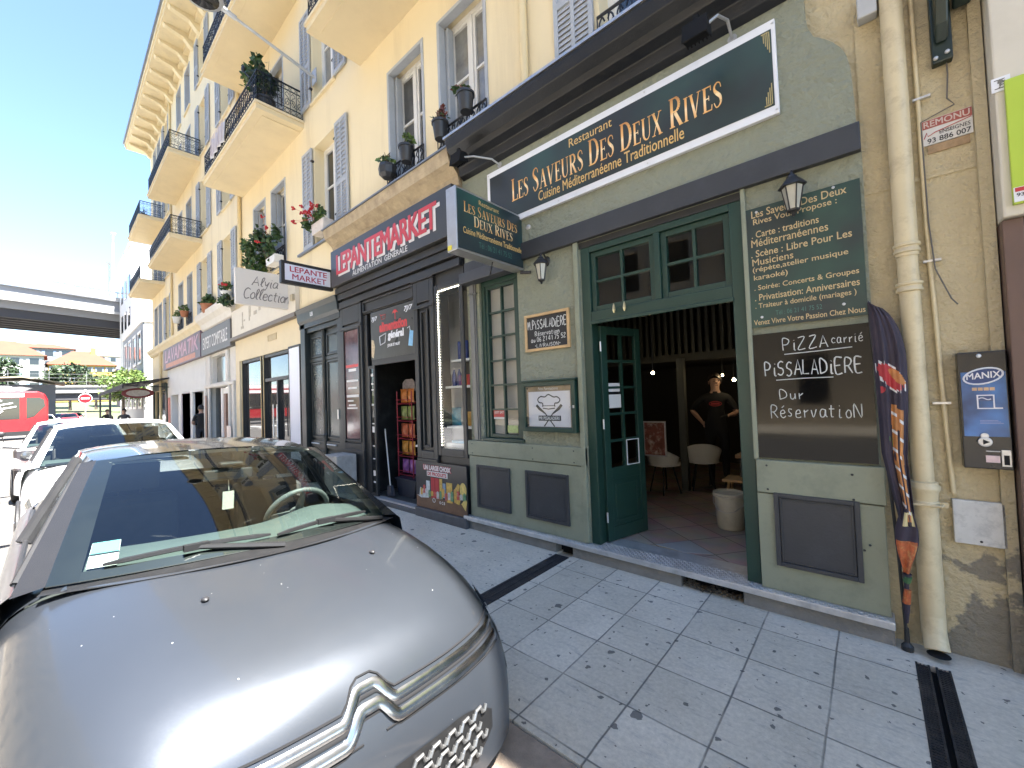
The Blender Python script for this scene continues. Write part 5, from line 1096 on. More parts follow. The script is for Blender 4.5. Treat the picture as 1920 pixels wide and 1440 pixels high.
def win_proto(kind,h,lit=False):
    f=MB(local=True); frame(f,-HW,HW,0,h,.20,.27,.065); f.box(-.03,.19,.065,.03,.27,h-.065)
    for a,b in ((-HW+.065,-.03),(.03,HW-.065)):
        frame(f,a+.002,b-.002,.067,h-.067,.205,.255,.045); f.box(a+.048,.21,h*.58,b-.048,.25,h*.58+.035)
    w=f.make("window",WFR,bd)
    g=MB(local=True); 
    for a,b in ((-HW+.1,-.07),(.07,HW-.1)): g.poly([(a,.235,.1),(b,.235,.1),(b,.235,h-.1),(a,.235,h-.1)])
    g.make("pane",DGL,w)
    s=MB(local=True); s.box(-HW-.06,-.05,-.05,HW+.06,.2,-.001); s.make("sill",CRE,w)
    if kind=='sh':
        for x0,x1 in ((-2*HW-.03,-HW-.05),(HW+.05,2*HW+.03)): shutter_mb(x0,x1,-.055,.0,h).make("shutter",GRS,w)
        m=MB(local=True)
        for x in (-HW-.04,HW+.04):
            for z in (.3,h-.3): m.box(x-.03,-.06,z,x+.03,-.0,z+.03)
        m.make("hinge",IRON,w)
    else:
        m=MB(local=True); frame(m,-HW-.001,HW+.001,-.0,h+.001,-.012,.10,.05); m.make("painted_surround",GRS,w)
        for s_ in (-1,1):
            m=MB(local=True); x=s_*(HW-.055)
            m.box(x-.018,.11,.02,x+.018,.19,h-.06); m.box(x-.018-s_*.045,.10,.02,x+.018-s_*.045,.195,h-.06); m.make("folded_shutter",GRS,w)
    return w
CURT=[mat('curtained_pane',(.20,.20,.19),.12,var=.35,vs=5,spec=.8),mat('dark_grey_pane',(.07,.07,.068),.08,var=.4,vs=3,spec=.8)]  # two grey pane tones for curtains behind the glass
protos={}
for fi,(z,h) in enumerate(zip(FZ,WH_)):
    for c,k in BAYS:
        if (k,h) not in protos: o=protos[(k,h)]=win_proto(k,h)
        else: o=copy_tree(protos[(k,h)],bd)
        o.location=Vector((c,0,z))-wloc(bd)
        pn=[q for q in kids(o) if q.name.startswith('pane')]
        if pn and rnd.random()<.45: pn[0].material_slots[0].link='OBJECT'; pn[0].material_slots[0].material=CURT[rnd.randrange(2)]
# wrought iron: scroll module
def scroll(m,P,cx,z0,z1,w_,r=.006,n=4):
    """C-scroll pair between z0 and z1 centred on cx; P maps (s,z)->xyz"""
    h=z1-z0
    for s in (-1,1):
        pts=[]
        for i in range(15):
            a=i/14*2*math.pi*1.25; q=.30*w_*(1-i/18); pts.append((cx+s*(w_*.22-q*math.cos(a)*.9),z0+h*.30+q*math.sin(a)*1.3))
        m.tube([P(*p) for p in pts],r,n,cap=False)
        pts=[(cx+s*w_*.44,z0+h*.1),(cx+s*w_*.12,z0+h*.55),(cx+s*w_*.40,z0+h*.75),(cx+s*w_*.22,z0+h*.93),(cx+s*w_*.10,z0+h*.8)]
        m.tube([P(*p) for p in smooth_pts(pts,3)],r,n,cap=False)
def rail_run(m,P,L,z0,z1,st=.125):
    for z,r in ((z0+.03,.011),(z1,.018),(z1-.11,.009),(z0+.15,.009)): m.tube([P(0,z),P(L,z)],r,4)
    k=max(2,int(round(L/st)))
    for i in range(k+1):
        s=L*i/k; m.tube([P(s,z0),P(s,z1)],.0075,4,cap=False)
        if i<k:
            c=s+L/k/2
            for zz in (z1-.055,z0+.09): m.tube([P(c+.045*math.cos(a/8*6.283),zz+.045*math.sin(a/8*6.283)) for a in range(9)],.006,3,cap=False)
            if i%2==0: scroll(m,P,s+L/k,z0+.16,z1-.12,2*L/k)
def balcony(x0,x1,z,label=None):
    D=.92
    m=MB(); m.box(x0,-D,z,x1,-.001,z+.10); m.box(x0-.03,-D-.03,z+.10,x1+.03,-.001,z+.15); m.box(x0+.18,-D+.16,z-.012,x1-.18,-.001,z-.0005)
    s=m.make("balcony",mat("balcony_cream",(.66,.555,.36),.75,var=.06,vs=1.4,dirt=(.5,.41,.26),ds=1.5,da=.4),bd)
    r=MB(); zb,zt=z+.16,z+.80
    rail_run(r,lambda q,zz:Vector((x0+.02+q,-D+.03,zz)),x1-x0-.04,zb,zt)
    rail_run(r,lambda q,zz:Vector((x0+.02,-D+.03+q,zz)),D-.04,zb,zt); rail_run(r,lambda q,zz:Vector((x1-.02,-D+.03+q,zz)),D-.04,zb,zt)
    r.make("railing",WRO,s)
    return s
for a in ((-13.3,-9.0,7.70),(-13.3,-9.0,10.75),(-6.55,-2.2,7.68),(-22.9,-18.1,7.70),(-22.9,-18.1,10.75),(-29.6,-25.5,7.72),(-29.6,-25.5,10.80),(-6.55,-2.2,10.75)): balcony(*a)
# window guards of the first floor (two near bays and the one above the restaurant)
for c in (-3.91,-5.21,-1.38,-10.58,-11.93,-20.2,-21.9):
    m=MB(); P=lambda q,zz:Vector((c-HW+q,-.05,zz)); L=2*HW
    for z,r in ((5.03,.012),(5.42,.016)): m.tube([P(0,z),P(L,z)],r,5)
    for k in range(5): scroll(m,P,L*(k+.5)/5,5.04,5.42,L/5,.009,5)
    for k in range(9): m.tube([P(L*k/8,5.03),P(L*k/8,5.42)],.007,4)
    m.make("window_guard",WRO,bd)
m=MB(); m.tube([(-13.45,-.06,4.6),(-13.45,-.06,15.9)],.055,10); m.tube([(-2.80,-.055,5.0),(-2.80,-.055,15.9)],.05,10); m.tube([(-23.6,-.06,4.6),(-23.6,-.06,15.9)],.05,10); m.make("rainwater_pipe",mat("pipe_yellow",(.66,.53,.30),.5,var=.06),bd,smooth=True)
# first-floor string course and stone cornice over the market
m=MB(); m.prism([(-.0,4.50),(-.06,4.54),(-.08,4.66),(-.16,4.74),(-.22,4.78),(-.25,4.90),(-.25,4.95),(-.0,4.95)],'x',-7.62,-3.97); m.make("stone_cornice",STN,bd)
m=MB(); m.box(-7.66,-.275,4.951,-3.93,.0,4.975); m.box(-9.35,-.06,4.93,-7.67,-.006,4.975); m.make("zinc_flashing",MATS["zinc"],bd)
m=MB(); m.prism([(-.022,4.56),(-.09,4.60),(-.11,4.70),(-.20,4.74),(-.22,4.80),(-.30,4.86),(-.32,4.96),(-.32,5.0),(-.001,5.0)],'x',-3.92,-.27); pass
m.make("black_cornice",mat("cornice_black",(.007,.007,.0075),.45,var=.25,vs=6,bump=.2,bs=40,dirt=(.018,.018,.018),ds=4,da=.6),bd,bevel=.008)
MB().box(-3.95,-.335,5.001,-.25,.0,5.03).make("cornice_flashing",ALU,bd)
m=MB(); m.prism([(-.005,4.45),(-.10,4.50),(-.14,4.60),(-.22,4.70),(-.24,4.82),(-.005,4.82)],'x',-29.5,-17.85); m.make("string_course",CRE,bd)
# little bits on the near cornice: bent wire
# ---------------- plants
LEA=mat("leaf_green",(.035,.075,.018),.55,var=.35,vs=9); LEB=mat("leaf_light",(.09,.15,.03),.55,var=.3,vs=9); LED_=mat("leaf_dark",(.015,.035,.014),.6,var=.3,vs=9); STM=mat("stem",(.10,.07,.04),.8,var=.2); FLR=mat("red_petal",(.45,.012,.015),.5,var=.25,vs=30); TER=mat("terracotta",(.34,.13,.06),.75,var=.15,vs=12,dirt=(.4,.3,.22),da=.4); GPT=mat("grey_pot",(.032,.033,.036),.45,var=.15,vs=10)
def leaves(m,c,rad,n,s,rn,droop=0,idx=(0,1),shape=None,clump=7,core=.35):
    c=Vector(c); cl=[]
    for i in range(clump):
        while True:
            p=Vector((rn.uniform(-1,1),rn.uniform(-1,1),rn.uniform(-1,1)))
            if core<p.length<1: break
        cl.append((p,rn.uniform(.28,.5),rn.choice(idx)))
    for i in range(n):
        q,r,mi=rn.choice(cl); p=q+Vector((rn.gauss(0,.5),rn.gauss(0,.5),rn.gauss(0,.5)))*r
        if p.length>1.15: p=p.normalized()*rn.uniform(.8,1.15)
        p=c+Vector((p.x*rad[0],p.y*rad[1],p.z*rad[2]))
        d=Vector((rn.gauss(0,1),rn.gauss(0,1),rn.gauss(0,.7)-droop)).normalized(); u=d.orthogonal().normalized(); u=(Matrix.Rotation(rn.uniform(0,6.28),3,d)@u); L=s*rn.uniform(.6,1.3); W=L*.38
        m.m=mi if rn.random()<.75 else rn.choice(idx)
        m.poly([p,p+d*L*.5+u*W,p+d*L,p+d*L*.5-u*W])
    m.m=0
def plant(name,label,cat,c,rad,n,s,seed,pot=None,group=None,flowers=0,droop=0,mats=None,stems=6,base=None,fl_sp=None):
    rn=random.Random(seed); t=thing(name,label,cat,base or (c[0],c[1],c[2]-rad[2]),group=group)
    m=MB(); leaves(m,c,rad,n,s,rn,droop); m.make("foliage",mats or [LEA,LEB],t)
    b=Vector(base or (c[0],c[1],c[2]-rad[2])); m=MB()
    for k in range(stems):
        e=Vector(c)+Vector((rn.uniform(-.7,.7)*rad[0],rn.uniform(-.7,.7)*rad[1],rn.uniform(-.3,.7)*rad[2])); m.tube([b,(b+e)/2+Vector((rn.uniform(-.03,.03),0,.05)),e],[.008,.006,.003],5)
    m.make("stems",STM,t)
    if flowers:
        m=MB(); 
        for k in range(flowers):
            e=Vector(c)+Vector((rn.uniform(-1.2,1.0)*rad[0],-rn.uniform(.2,1.3)*rad[1],rn.uniform(-.3,1.25)*rad[2])) if not fl_sp else fl_sp(rn)
            for j in range(9): m.ball(e+Vector((rn.gauss(0,.022),rn.gauss(0,.022),rn.gauss(0,.018))),.018,5)
            m.tube([e,Vector(c)],.003,3)
        m.make("flowers",FLR,t)
    if pot:
        k,mt,x,y,z,r,h=pot
        if k=='round': MB().lathe([(r*.68,z),(r*.72,z+.01),(r*.95,z+h*.86),(r*1.06,z+h*.87),(r*1.06,z+h),(r*.96,z+h),(r*.9,z+h*.9),(.001,z+h*.9)],(x,y,0),18).make("pot",mt,t,smooth=True)
        elif k=='hex': MB().lathe([(r*.60,z),(r*.95,z+h*.25),(r*1.05,z+h*.75),(r*.95,z+h),(r*.85,z+h),(r*.8,z+h*.85),(.001,z+h*.85)],(x,y,0),8).make("pot",mt,t)
        else: MB().prism([(x-r,z),(x+r,z),(x+r*1.15,z+h),(x-r*1.15,z+h)],'y',y-.10,y+.10).make("planter_box",mt,t,bevel=.012)
    return t
g_="grey pots hung on the first floor window guards"
plant("potted_plant","hexagonal grey pot with green plant at the left of the left window guard","plant",(-5.50,-.18,5.50),(.17,.10,.09),90,.07,1,('hex',GPT,-5.50,-.17,5.17,.135,.20),g_)
plant("potted_plant","round grey pot with sparse green plant at the right of the left window guard","plant",(-5.0,-.16,5.56),(.13,.10,.08),70,.06,2,('round',GPT,-5.0,-.16,5.22,.11,.24),g_)
plant("potted_plant","round grey pot with reddish plant at the left of the right window guard","plant",(-4.24,-.16,5.56),(.16,.10,.08),80,.06,3,('round',GPT,-4.20,-.16,5.20,.11,.24),g_,mats=[LEA,mat("leaf_red",(.14,.04,.03),.6,var=.3,vs=9)])
plant("potted_plant","round grey pot with brown green plant at the right of the right window guard","plant",(-3.72,-.16,5.66),(.13,.10,.07),80,.06,4,('round',GPT,-3.68,-.16,5.32,.11,.24),g_,mats=[LEA,MATS["leaf_red"]])
plant("geranium","red geranium trailing from a white and terracotta box on the shuttered window sill","plant",(-8.05,-.22,5.33),(.32,.16,.22),420,.075,5,('box',mat("stained_box",(.60,.54,.48),.6,var=.15,vs=8,dirt=(.34,.13,.08),ds=5,da=.9),-7.85,-.16,4.99,.24,.22),flowers=11,droop=.6,stems=10,fl_sp=lambda r:Vector((r.uniform(-8.65,-7.75),r.uniform(-.5,-.2),r.uniform(5.25,5.75))))
plant("window_plant","large leafy green plant overflowing the left of the twin windows above the cream sign","plant",(-11.6,-.28,5.35),(.42,.25,.55),800,.10,6,None,stems=12)
plant("window_plant","large dark leafy plant with a few red flowers at the right of the twin windows","plant",(-10.55,-.25,5.55),(.50,.22,.55),900,.10,7,('box',WFR,-10.35,-.18,4.98,.26,.18),flowers=3,mats=[LED_,LEA],stems=12)
plant("window_plant","trailing green creeper hanging below the twin window sill","plant",(-11.2,-.25,4.85),(.35,.2,.30),350,.08,8,None,droop=1,stems=8,base=(-11.2,-.1,5.05))
plant("balcony_plant","tall dark potted shrub at the right corner of the nearest balcony","plant",(-9.45,-.62,8.75),(.22,.22,.55),420,.12,9,('round',GPT,-9.45,-.62,7.87,.20,.36),mats=[LED_,LEA],stems=10,base=(-9.45,-.62,8.1))
plant("balcony_plant","sparse climbing shrub rising above the balcony rail beside the tall dark shrub","plant",(-9.9,-.60,8.95),(.42,.25,.30),220,.10,10,('round',TER,-10.0,-.60,7.87,.16,.28),stems=8,base=(-10.0,-.6,8.1))
plant("potted_plant","pink and white flowers in a white pot on the ledge near the office cornice","plant",(-14.25,-.2,5.22),(.26,.16,.15),150,.08,11,('round',WFR,-14.25,-.2,4.9,.15,.22),flowers=4)
plant("potted_plant","terracotta pot with spreading green leaves on the far ledge","plant",(-16.6,-.22,5.30),(.42,.2,.16),160,.16,12,('round',TER,-16.5,-.2,4.84,.20,.30))
plant("potted_plant","small plant in a white pot on the far window guard","plant",(-21.6,-.22,5.62),(.22,.15,.12),80,.1,13,('round',WFR,-21.6,-.2,5.25,.15,.25)); plant("potted_plant","small plant in a brown pot beside the white pot on the far guard","plant",(-20.1,-.22,5.62),(.22,.15,.12),80,.1,14,('round',TER,-20.1,-.2,5.28,.15,.22))
plant("hanging_planter","dark green foliage mass hanging at the end of the white office cornice","plant",(-13.95,-.25,4.80),(.30,.2,.16),260,.09,15,None,mats=[LED_,LEA])
for x,z,nm in ((-19.0,10.9,"upper"),(-19.2,7.85,"lower"),(-26.2,10.95,"far upper")): plant("balcony_pot",f"dark planter on the floor of the {nm} distant balcony","plant",(x,-.7,z+.30),(.3,.15,.12),60,.1,int(x*-10),('box',GPT,x,-.7,z,.3,.2))
# striped cloth on the balcony rail
t=thing("cloth","white striped cloth draped over the nearest balcony rail","cloth",(-11.7,-.92,7.9)); m=MB()
m.grid(lambda u,v:Vector((-12.35+1.25*u,-.925-.02*math.sin(u*26)-.03*v,8.52-.52*v-.02*math.sin(u*9))),40,8); m.make("drape",mat("white_cloth",(.62,.60,.60),.9,var=.15,vs=9),t,smooth=True,solid=.004); m=MB()
for k in range(11): m.box(-12.32+k*.112,-.972-.004*(k%2),8.03,-12.285+k*.112,-.968,8.50)
m.make("stripes",mat("stripe_pink",(.5,.42,.42),.9,var=.1),t)
t=thing("wall_ornament","small round dark ornament on a stick at the left corner of balcony rail","ornament",(-9.25,-.95,8.5)); m=MB(); m.tube([(-9.35,-.92,8.5),(-9.55,-.97,8.72)],.01,6); m.ball((-9.57,-.975,8.78),.07,10,(1,.5,1)); m.make("ornament_body",WRO,t)
# street lamp on a wall arm
t=thing("street_lamp","grey wall mounted street lamp on a long slanting arm above the street","street lamp",(-8.4,0,8.56)); GAL=mat("lamp_grey",(.42,.43,.44),.4,.4,var=.1)
m=MB(); m.tube([(-8.4,0,8.50),(-8.4,-1.55,8.83)],[.032,.024],10); m.tube([(-8.4,-1.40,8.80),(-8.4,-1.62,8.85)],.045,10); m.box(-8.5,-.02,8.36,-8.3,.0,8.66); m.make("arm",GAL,t,smooth=True)
m=MB(); m.lathe([(.06,.08),(.20,.05),(.30,.0),(.31,-.03),(.29,-.05),(.25,-.05)],(-8.4,-1.90,8.90),24); m.make("lamp_head",GAL,t,smooth=True); MB().lathe([(.25,-.03),(.24,-.06),(.001,-.075)],(-8.4,-1.9,8.90),20).make("lens",DGL,t)
# ================================================================== SHOPS FURTHER ALONG
t=thing("boutique_shopfront","cream boutique front with black and gold framed doors and a white panel","shopfront",(-11.7,0,0))
CRS=mat("boutique_cream",(.66,.55,.36),.7,var=.05,vs=2,dirt=(.5,.42,.3),ds=2,da=.3)
m=MB(); wall(m,-14.2,-9.3,.0,4.70,-.01,.3,[(-13.85,-9.42,.0,3.0)]); m.make("shop_wall",CRS,t)
m=MB(); m.box(-14.18,-.10,3.72,-9.40,-.011,4.50); m.make("sign_band",mat("pale_band",(.64,.58,.47),.6,var=.04,dirt=(.52,.46,.37),ds=2,da=.4),t); m=MB(); m.box(-14.22,-.14,3.62,-9.36,-.011,3.715); m.make("band_trim",mat("brown_trim",(.15,.12,.09),.5,var=.1),t)
m=MB()
for k,(x,z,w_,h) in enumerate(((-13.2,3.95,.10,.38),(-13.05,4.05,.12,.05),(-12.6,4.0,.09,.40),(-12.48,4.1,.05,.3),(-12.2,4.1,.25,.10),(-11.8,4.15,.16,.12),(-13.3,3.86,.25,.08))): m.box(x,-.1035,z,x+w_,-.1005,z+h)
m.make("old_lettering_ghost",mat("faded_grey",(.42,.37,.29),.8,var=.25,vs=9),t)
BMR=mat("mirror_pane",(.03,.03,.032),.03,var=0,spec=1.0); GLD=mat("gold_trim",(.55,.42,.22),.35,.7,var=.1)
m=MB(); m.box(-13.80,.10,.05,-10.05,.13,2.99); m.make("shop_glass",BMR,t)
m=MB()
for x in (-13.78,-12.15,-11.95,-10.12): m.box(x,.02,.0,x+.10,.12,3.0)
m.box(-11.85,.03,2.30,-10.12,.12,2.38); m.box(-11.02,.03,.0,-10.95,.12,2.30); m.box(-13.68,.03,2.92,-10.12,.12,3.0); m.box(-13.68,.03,.0,-12.15,.12,.25); m.make("black_frame",BLK,t)
m=MB()
for x in (-13.76,-12.13,-11.93): m.box(x+.03,.005,.0,x+.055,.019,3.0)
m.make("gold_trim",GLD,t)
for x in (-11.12,-10.86): MB().tube([(x,-.02,.9),(x,-.02,1.7)],.018,8).make("door_handle",STEEL,t)
MB().box(-10.02,-.03,.45,-9.43,.0,2.97).make("white_panel",mat("white_board",(.70,.70,.76),.4,var=.02),t); m=MB(); frame(m,-10.06,-9.40,.40,3.02,-.035,-.011,.035); m.make("panel_frame",BLK,t)
m=MB(); frame(m,-11.42,-10.82,3.30,3.46,-.025,-.011,.02); m.box(-11.40,-.015,3.32,-10.84,-.0112,3.44); m.make("air_vent",mat("vent_beige",(.48,.38,.22),.6,var=.1),t)
t=thing("projecting_sign","cream square sign with grey cursive handwriting projecting over the street","sign",(-9.8,-.02,4.2))
m=MB(); m.box(-9.90,-1.12,3.84,-9.80,-.02,4.60); m.make("panel",mat("cream_sign",(.64,.585,.52),.6,var=.03),t,bevel=.006)
F=SIDE(-9.80); m=MB(); chalk(m,"Alyia",-.82,-.34,4.27,4.47,F,.0105,jit=.05,seed=21,joined=True,slant=.25); chalk(m,"Collection",-.99,-.13,3.97,4.20,F,.0105,jit=.05,seed=22,joined=True,slant=.25); m.make("handwriting",mat("grey_ink",(.19,.165,.15),.7,var=.2,vs=20),t)
m=MB(); m.box(-9.88,-.02,3.80,-9.82,.0,4.65); m.tube([(-9.85,-.3,4.62),(-9.85,.0,4.80)],.012,6); m.make("bracket",BLK,t)
t=tag(MB().box(-9.55,-.16,3.98,-9.42,-.005,4.12).make("alarm_box",mat("alarm_beige",(.46,.38,.25),.6,var=.1),bevel=.01),"small beige alarm box behind the cream projecting sign","alarm box")
t=thing("office_shopfront","white stone accountant front with dark grey EXPERT COMPTABLE sign","shopfront",(-16,0,0))
WST=mat("white_stone",(.60,.57,.52),.75,var=.07,vs=3,bump=.2,bs=30,dirt=(.4,.37,.32),ds=3,da=.45)
m=MB(); wall(m,-17.8,-14.21,.0,4.70,-.01,.3,[(-17.3,-14.9,.0,2.35),(-16.9,-15.1,2.5,3.4)]); m.make("shop_wall",WST,t)
m=MB(); m.prism([(-.011,4.36),(-.10,4.42),(-.14,4.60),(-.26,4.72),(-.30,4.86),(-.30,4.92),(-.0,4.92)],'x',-17.9,-14.15); m.box(-17.75,-.08,2.36,-14.25,-.011,2.46)
for x in (-17.75,-17.30+.0,-14.85,-14.40): m.box(x-.0,-.07,.0,x+.14,-.011,2.35)
for x in (-17.2,-15.05): m.box(x,-.08,2.46,x+.25,-.011,3.45)
m.make("mouldings",WST,t,bevel=.01)
m=MB(); m.box(-17.76,-.14,3.50,-14.22,-.011,4.32); m.make("sign_board",mat("office_grey",(.115,.11,.105),.5,var=.05),t); m=MB(); put_text(m,"EXPERT COMPTABLE",-17.5,-14.5,3.70,4.10,FAC(-.14),off=.004,bold=.018); m.make("sign_lettering",WHP,t)
m=MB(); m.box(-16.88,.12,2.52,-15.12,.16,3.38); m.make("fanlight",mat("pane_grey",(.17,.17,.15),.15,var=.1),t)
MB().box(-17.25,.15,.0,-16.2,.2,2.34).make("dark_doorway",DGL,t); m=MB(); m.box(-16.15,.05,.0,-15.95,.15,2.3); m.box(-15.5,.05,.0,-15.3,.15,2.3); m.box(-15.95,.07,.0,-15.5,.12,2.3); m.make("white_door",WFR,t)
for x in (-17.62,-15.25): MB().box(x,-.085,.4,x+.22,-.0705 if x<-16 else -.0115,2.1).make("brass_plate",mat("plate_brown",(.22,.12,.08),.5,var=.3,vs=8),t)
MB().box(-14.95,-.09,.7,-14.5,-.071,1.1).make("letterbox",ALU,t)
t=thing("laundromat_shopfront","white fronted laundromat with a pink lettered dark sign and open bays","shopfront",(-21.4,0,0))
m=MB(); wall(m,-25.05,-17.81,.0,4.70,-.02,.3,[(-24.2,-22.6,.0,2.3),(-22.0,-20.3,.0,2.3),(-19.9,-18.1,.0,2.3)]); m.make("shop_wall",mat("white_render",(.64,.63,.60),.7,var=.05,vs=2,dirt=(.45,.44,.42),da=.3),t)
m=MB(); m.box(-25.1,-.16,3.50,-17.85,-.021,4.45); m.make("sign_board",mat("pixel_sign",(.13,.10,.12),.5,var=.5,vs=1.2,dirt=(.45,.14,.10),ds=.9,da=.7),t); m=MB(); put_text(m,"LAVAMATIK",-24.6,-18.1,3.80,4.35,FAC(-.16),bold=.03,shear=.15,off=.004); m.make("sign_lettering",mat("sign_pink",(.52,.28,.34),.5,var=.2,vs=6),t)
m=MB(); m.box(-24.4,-.165,3.55,-18.6,-.1605,3.74); m.make("sign_stripe",mat("sign_orange",(.50,.17,.08),.5,var=.3,vs=5),t)
m=MB(); m.box(-24.2,.6,.0,-18.1,.7,2.4); m.make("interior_back",mat("lilac_grey",(.34,.33,.34),.6,var=.1),t); m=MB(); m.box(-20.35,.06,.0,-19.9,.5,2.3); m.box(-22.6,.02,.0,-22.0,.4,2.3); m.make("partition",MATS["white_render"],t); MB().box(-21.9,.3,.3,-21.2,.34,2.2).make("red_poster",REDP,t); MB().box(-24.9,-.04,.6,-24.4,-.021,2.2).make("red_poster",mat("poster_coral",(.5,.14,.10),.5,var=.2),t)
J2=dict(elL=(-.27,.05,1.14),wrL=(-.24,-.20,1.05),hdL=(0,-1,0),upL=(0,0,1),elR=(.26,.02,1.13),wrR=(.14,-.22,1.08),hdR=(-.4,-1,0),upR=(0,0,1))
person("person in dark clothes holding a laptop in the white laundromat doorway",(-18.35,-.05,.0),R(-95),J2,CLB,CLN)
t=thing("laptop","open dark laptop held by the person in the laundromat doorway","laptop",(-18.66,-.02,1.06)); m=MB(); m.box(-18.83,-.20,1.045,-18.60,.13,1.062); m.make("keyboard",BLK,t); m=MB(); m.prism([(-18.84,1.062),(-18.83,1.062),(-18.92,1.28),(-18.93,1.28)],'y',-.2,.13); m.make("screen",BLK,t)
t=thing("pub_shopfront","dark green pub front at the far end of the yellow building","shopfront",(-27.3,0,0))
m=MB(); wall(m,-29.2,-25.06,.0,4.70,.0,.3,[(-28.8,-25.5,.1,2.6)]); m.make("shop_wall",YEL,t); m=MB(); m.box(-28.9,.05,.0,-25.4,.1,2.62); m.make("dark_glazing",DGL,t); m=MB(); m.box(-25.45,-.06,.0,-25.08,-.001,2.9); m.box(-29.19,-.06,.0,-28.8,-.001,2.9); m.box(-28.79,-.07,2.62,-25.46,-.001,2.95); m.make("green_frame",DKG,t)
m=MB(); m.tube([(-26.4,-.09,.0),(-26.4,-.09,4.5)],.06,8); m.make("pale_pipe",MATS["pipe_yellow"],t)
AWN=mat("awning_black",(.022,.022,.024),.8,var=.15,vs=4)
t=thing("pub_awning","dark fabric awning over the pub terrace with shaded underside","awning",(-32,0,3.2))
m=MB(); m.prism([(-.01,3.16),(-.01,3.10),(-1.60,2.80),(-1.60,2.86)],'x',-38.5,-24.6); m.prism([(-1.58,2.80),(-1.62,2.80),(-1.62,2.66),(-1.58,2.66)],'x',-38.5,-24.6); m.make("fabric",AWN,t)
m=MB()
for x in (-38.3,-31.4,-24.7): m.tube([(x,-.02,2.7),(x,-1.57,2.80)],.02,6)
m.tube([(-38.4,-1.55,-.09),(-38.4,-1.55,2.8)],.05,8); m.tube([(-31.4,-1.55,.0),(-31.4,-1.55,2.8)],.05,8); m.make("awning_frame",IRON,t)
t=thing("oval_sign","small oval pub sign with red border hanging under the awning edge","sign",(-27.0,-.8,2.6)); m=MB(); m.lathe([(.01,-.02),(1,-.02),(1,.02),(.01,.02)],(0,0,0),24,'x'); 
for v in m.bm.verts: v.co=Vector((-26.15+v.co.x,-.95+v.co.y*.58,2.48+v.co.z*.24))
m.make("sign_plate",mat("pub_red",(.16,.012,.016),.4,var=.1),t); m=MB(); m.lathe([(.01,.021),(.85,.021),(.85,.026),(.01,.026)],(0,0,0),24,'x')
for v in m.bm.verts: v.co=Vector((-26.15+v.co.x,-.95+v.co.y*.50,2.48+v.co.z*.18))
m.make("sign_face",mat("pub_pale",(.45,.42,.40),.4,var=.3,vs=8),t); MB().tube([(-26.15,-.95,2.70),(-26.15,-.95,2.95)],.012,6).make("hanger",BLK,t)
for i,(x,y,lab) in enumerate(((-34.0,-1.5,"person in dark clothes standing at the far end of the pub awning"),(-29.0,-1.2,"person in dark jacket under the near part of the pub awning"))):
    person(lab,(x,y,.0),R(90),dict(elL=(-.25,.04,1.13),wrL=(-.24,-.08,.90),hdL=(0,-.2,-1),upL=(0,-1,0),elR=(.25,.04,1.13),wrR=(.24,-.08,.90),hdR=(0,-.2,-1),upR=(0,-1,0)),CLB if i==0 else mat("grey_cloth",(.08,.08,.085),.85,var=.15),CLN)
# ================================================================== CARS
def car_paint(name,col,metal=.85,rough=.32,coat=.6):
    m=mat(name,col,rough,metal,var=.015,vs=2,coat=coat); n=m.node_tree.nodes; l=m.node_tree.links; p=n["Principled BSDF"]
    # metallic flake sparkle and thin dust in the normal / roughness, plus scattered dust specks
    tc=n.new("ShaderNodeTexCoord"); v=n.new("ShaderNodeTexVoronoi"); v.inputs["Scale"].default_value=900; l.new(tc.outputs["Object"],v.inputs["Vector"])
    vm=n.new("ShaderNodeVectorMath"); vm.operation='MULTIPLY_ADD'; l.new(v.outputs["Color"],vm.inputs[0]); vm.inputs[1].default_value=(.03,.03,.03); ge=n.new("ShaderNodeNewGeometry"); 
    sb=n.new("ShaderNodeVectorMath"); sb.operation='ADD'; l.new(ge.outputs["Normal"],sb.inputs[0]); sb.inputs[1].default_value=(-.015,-.015,-.015); l.new(sb.outputs[0],vm.inputs[2])
    nm=n.new("ShaderNodeVectorMath"); nm.operation='NORMALIZE'; l.new(vm.outputs[0],nm.inputs[0]); l.new(nm.outputs[0],p.inputs["Normal"])
    old=p.inputs["Base Color"].links[0].from_socket
    d=n.new("ShaderNodeTexVoronoi"); d.inputs["Scale"].default_value=26; l.new(tc.outputs["Object"],d.inputs["Vector"]); sp=n.new("ShaderNodeSeparateColor"); l.new(d.outputs["Color"],sp.inputs[0])
    pw=n.new("ShaderNodeMath"); pw.operation='POWER'; l.new(sp.outputs[0],pw.inputs[0]); pw.inputs[1].default_value=5; ml=n.new("ShaderNodeMath"); ml.operation='MULTIPLY'; l.new(pw.outputs[0],ml.inputs[0]); ml.inputs[1].default_value=.075
    lt=n.new("ShaderNodeMath"); lt.operation='LESS_THAN'; l.new(d.outputs["Distance"],lt.inputs[0]); l.new(ml.outputs[0],lt.inputs[1])
    x=n.new("ShaderNodeMix"); x.data_type='RGBA'; l.new(lt.outputs[0],x.inputs[0]); l.new(old,x.inputs[6]); x.inputs[7].default_value=(.8,.8,.78,1); l.new(x.outputs[2],p.inputs["Base Color"])
    dz=n.new("ShaderNodeTexNoise"); dz.inputs["Scale"].default_value=3; dz.inputs["Detail"].default_value=6; l.new(tc.outputs["Object"],dz.inputs["Vector"]); mr=n.new("ShaderNodeMapRange"); mr.inputs[3].default_value=.02; mr.inputs[4].default_value=.14; l.new(dz.outputs[0],mr.inputs[0]); 
    if coat: l.new(mr.outputs[0],p.inputs["Coat Roughness"])
    return m
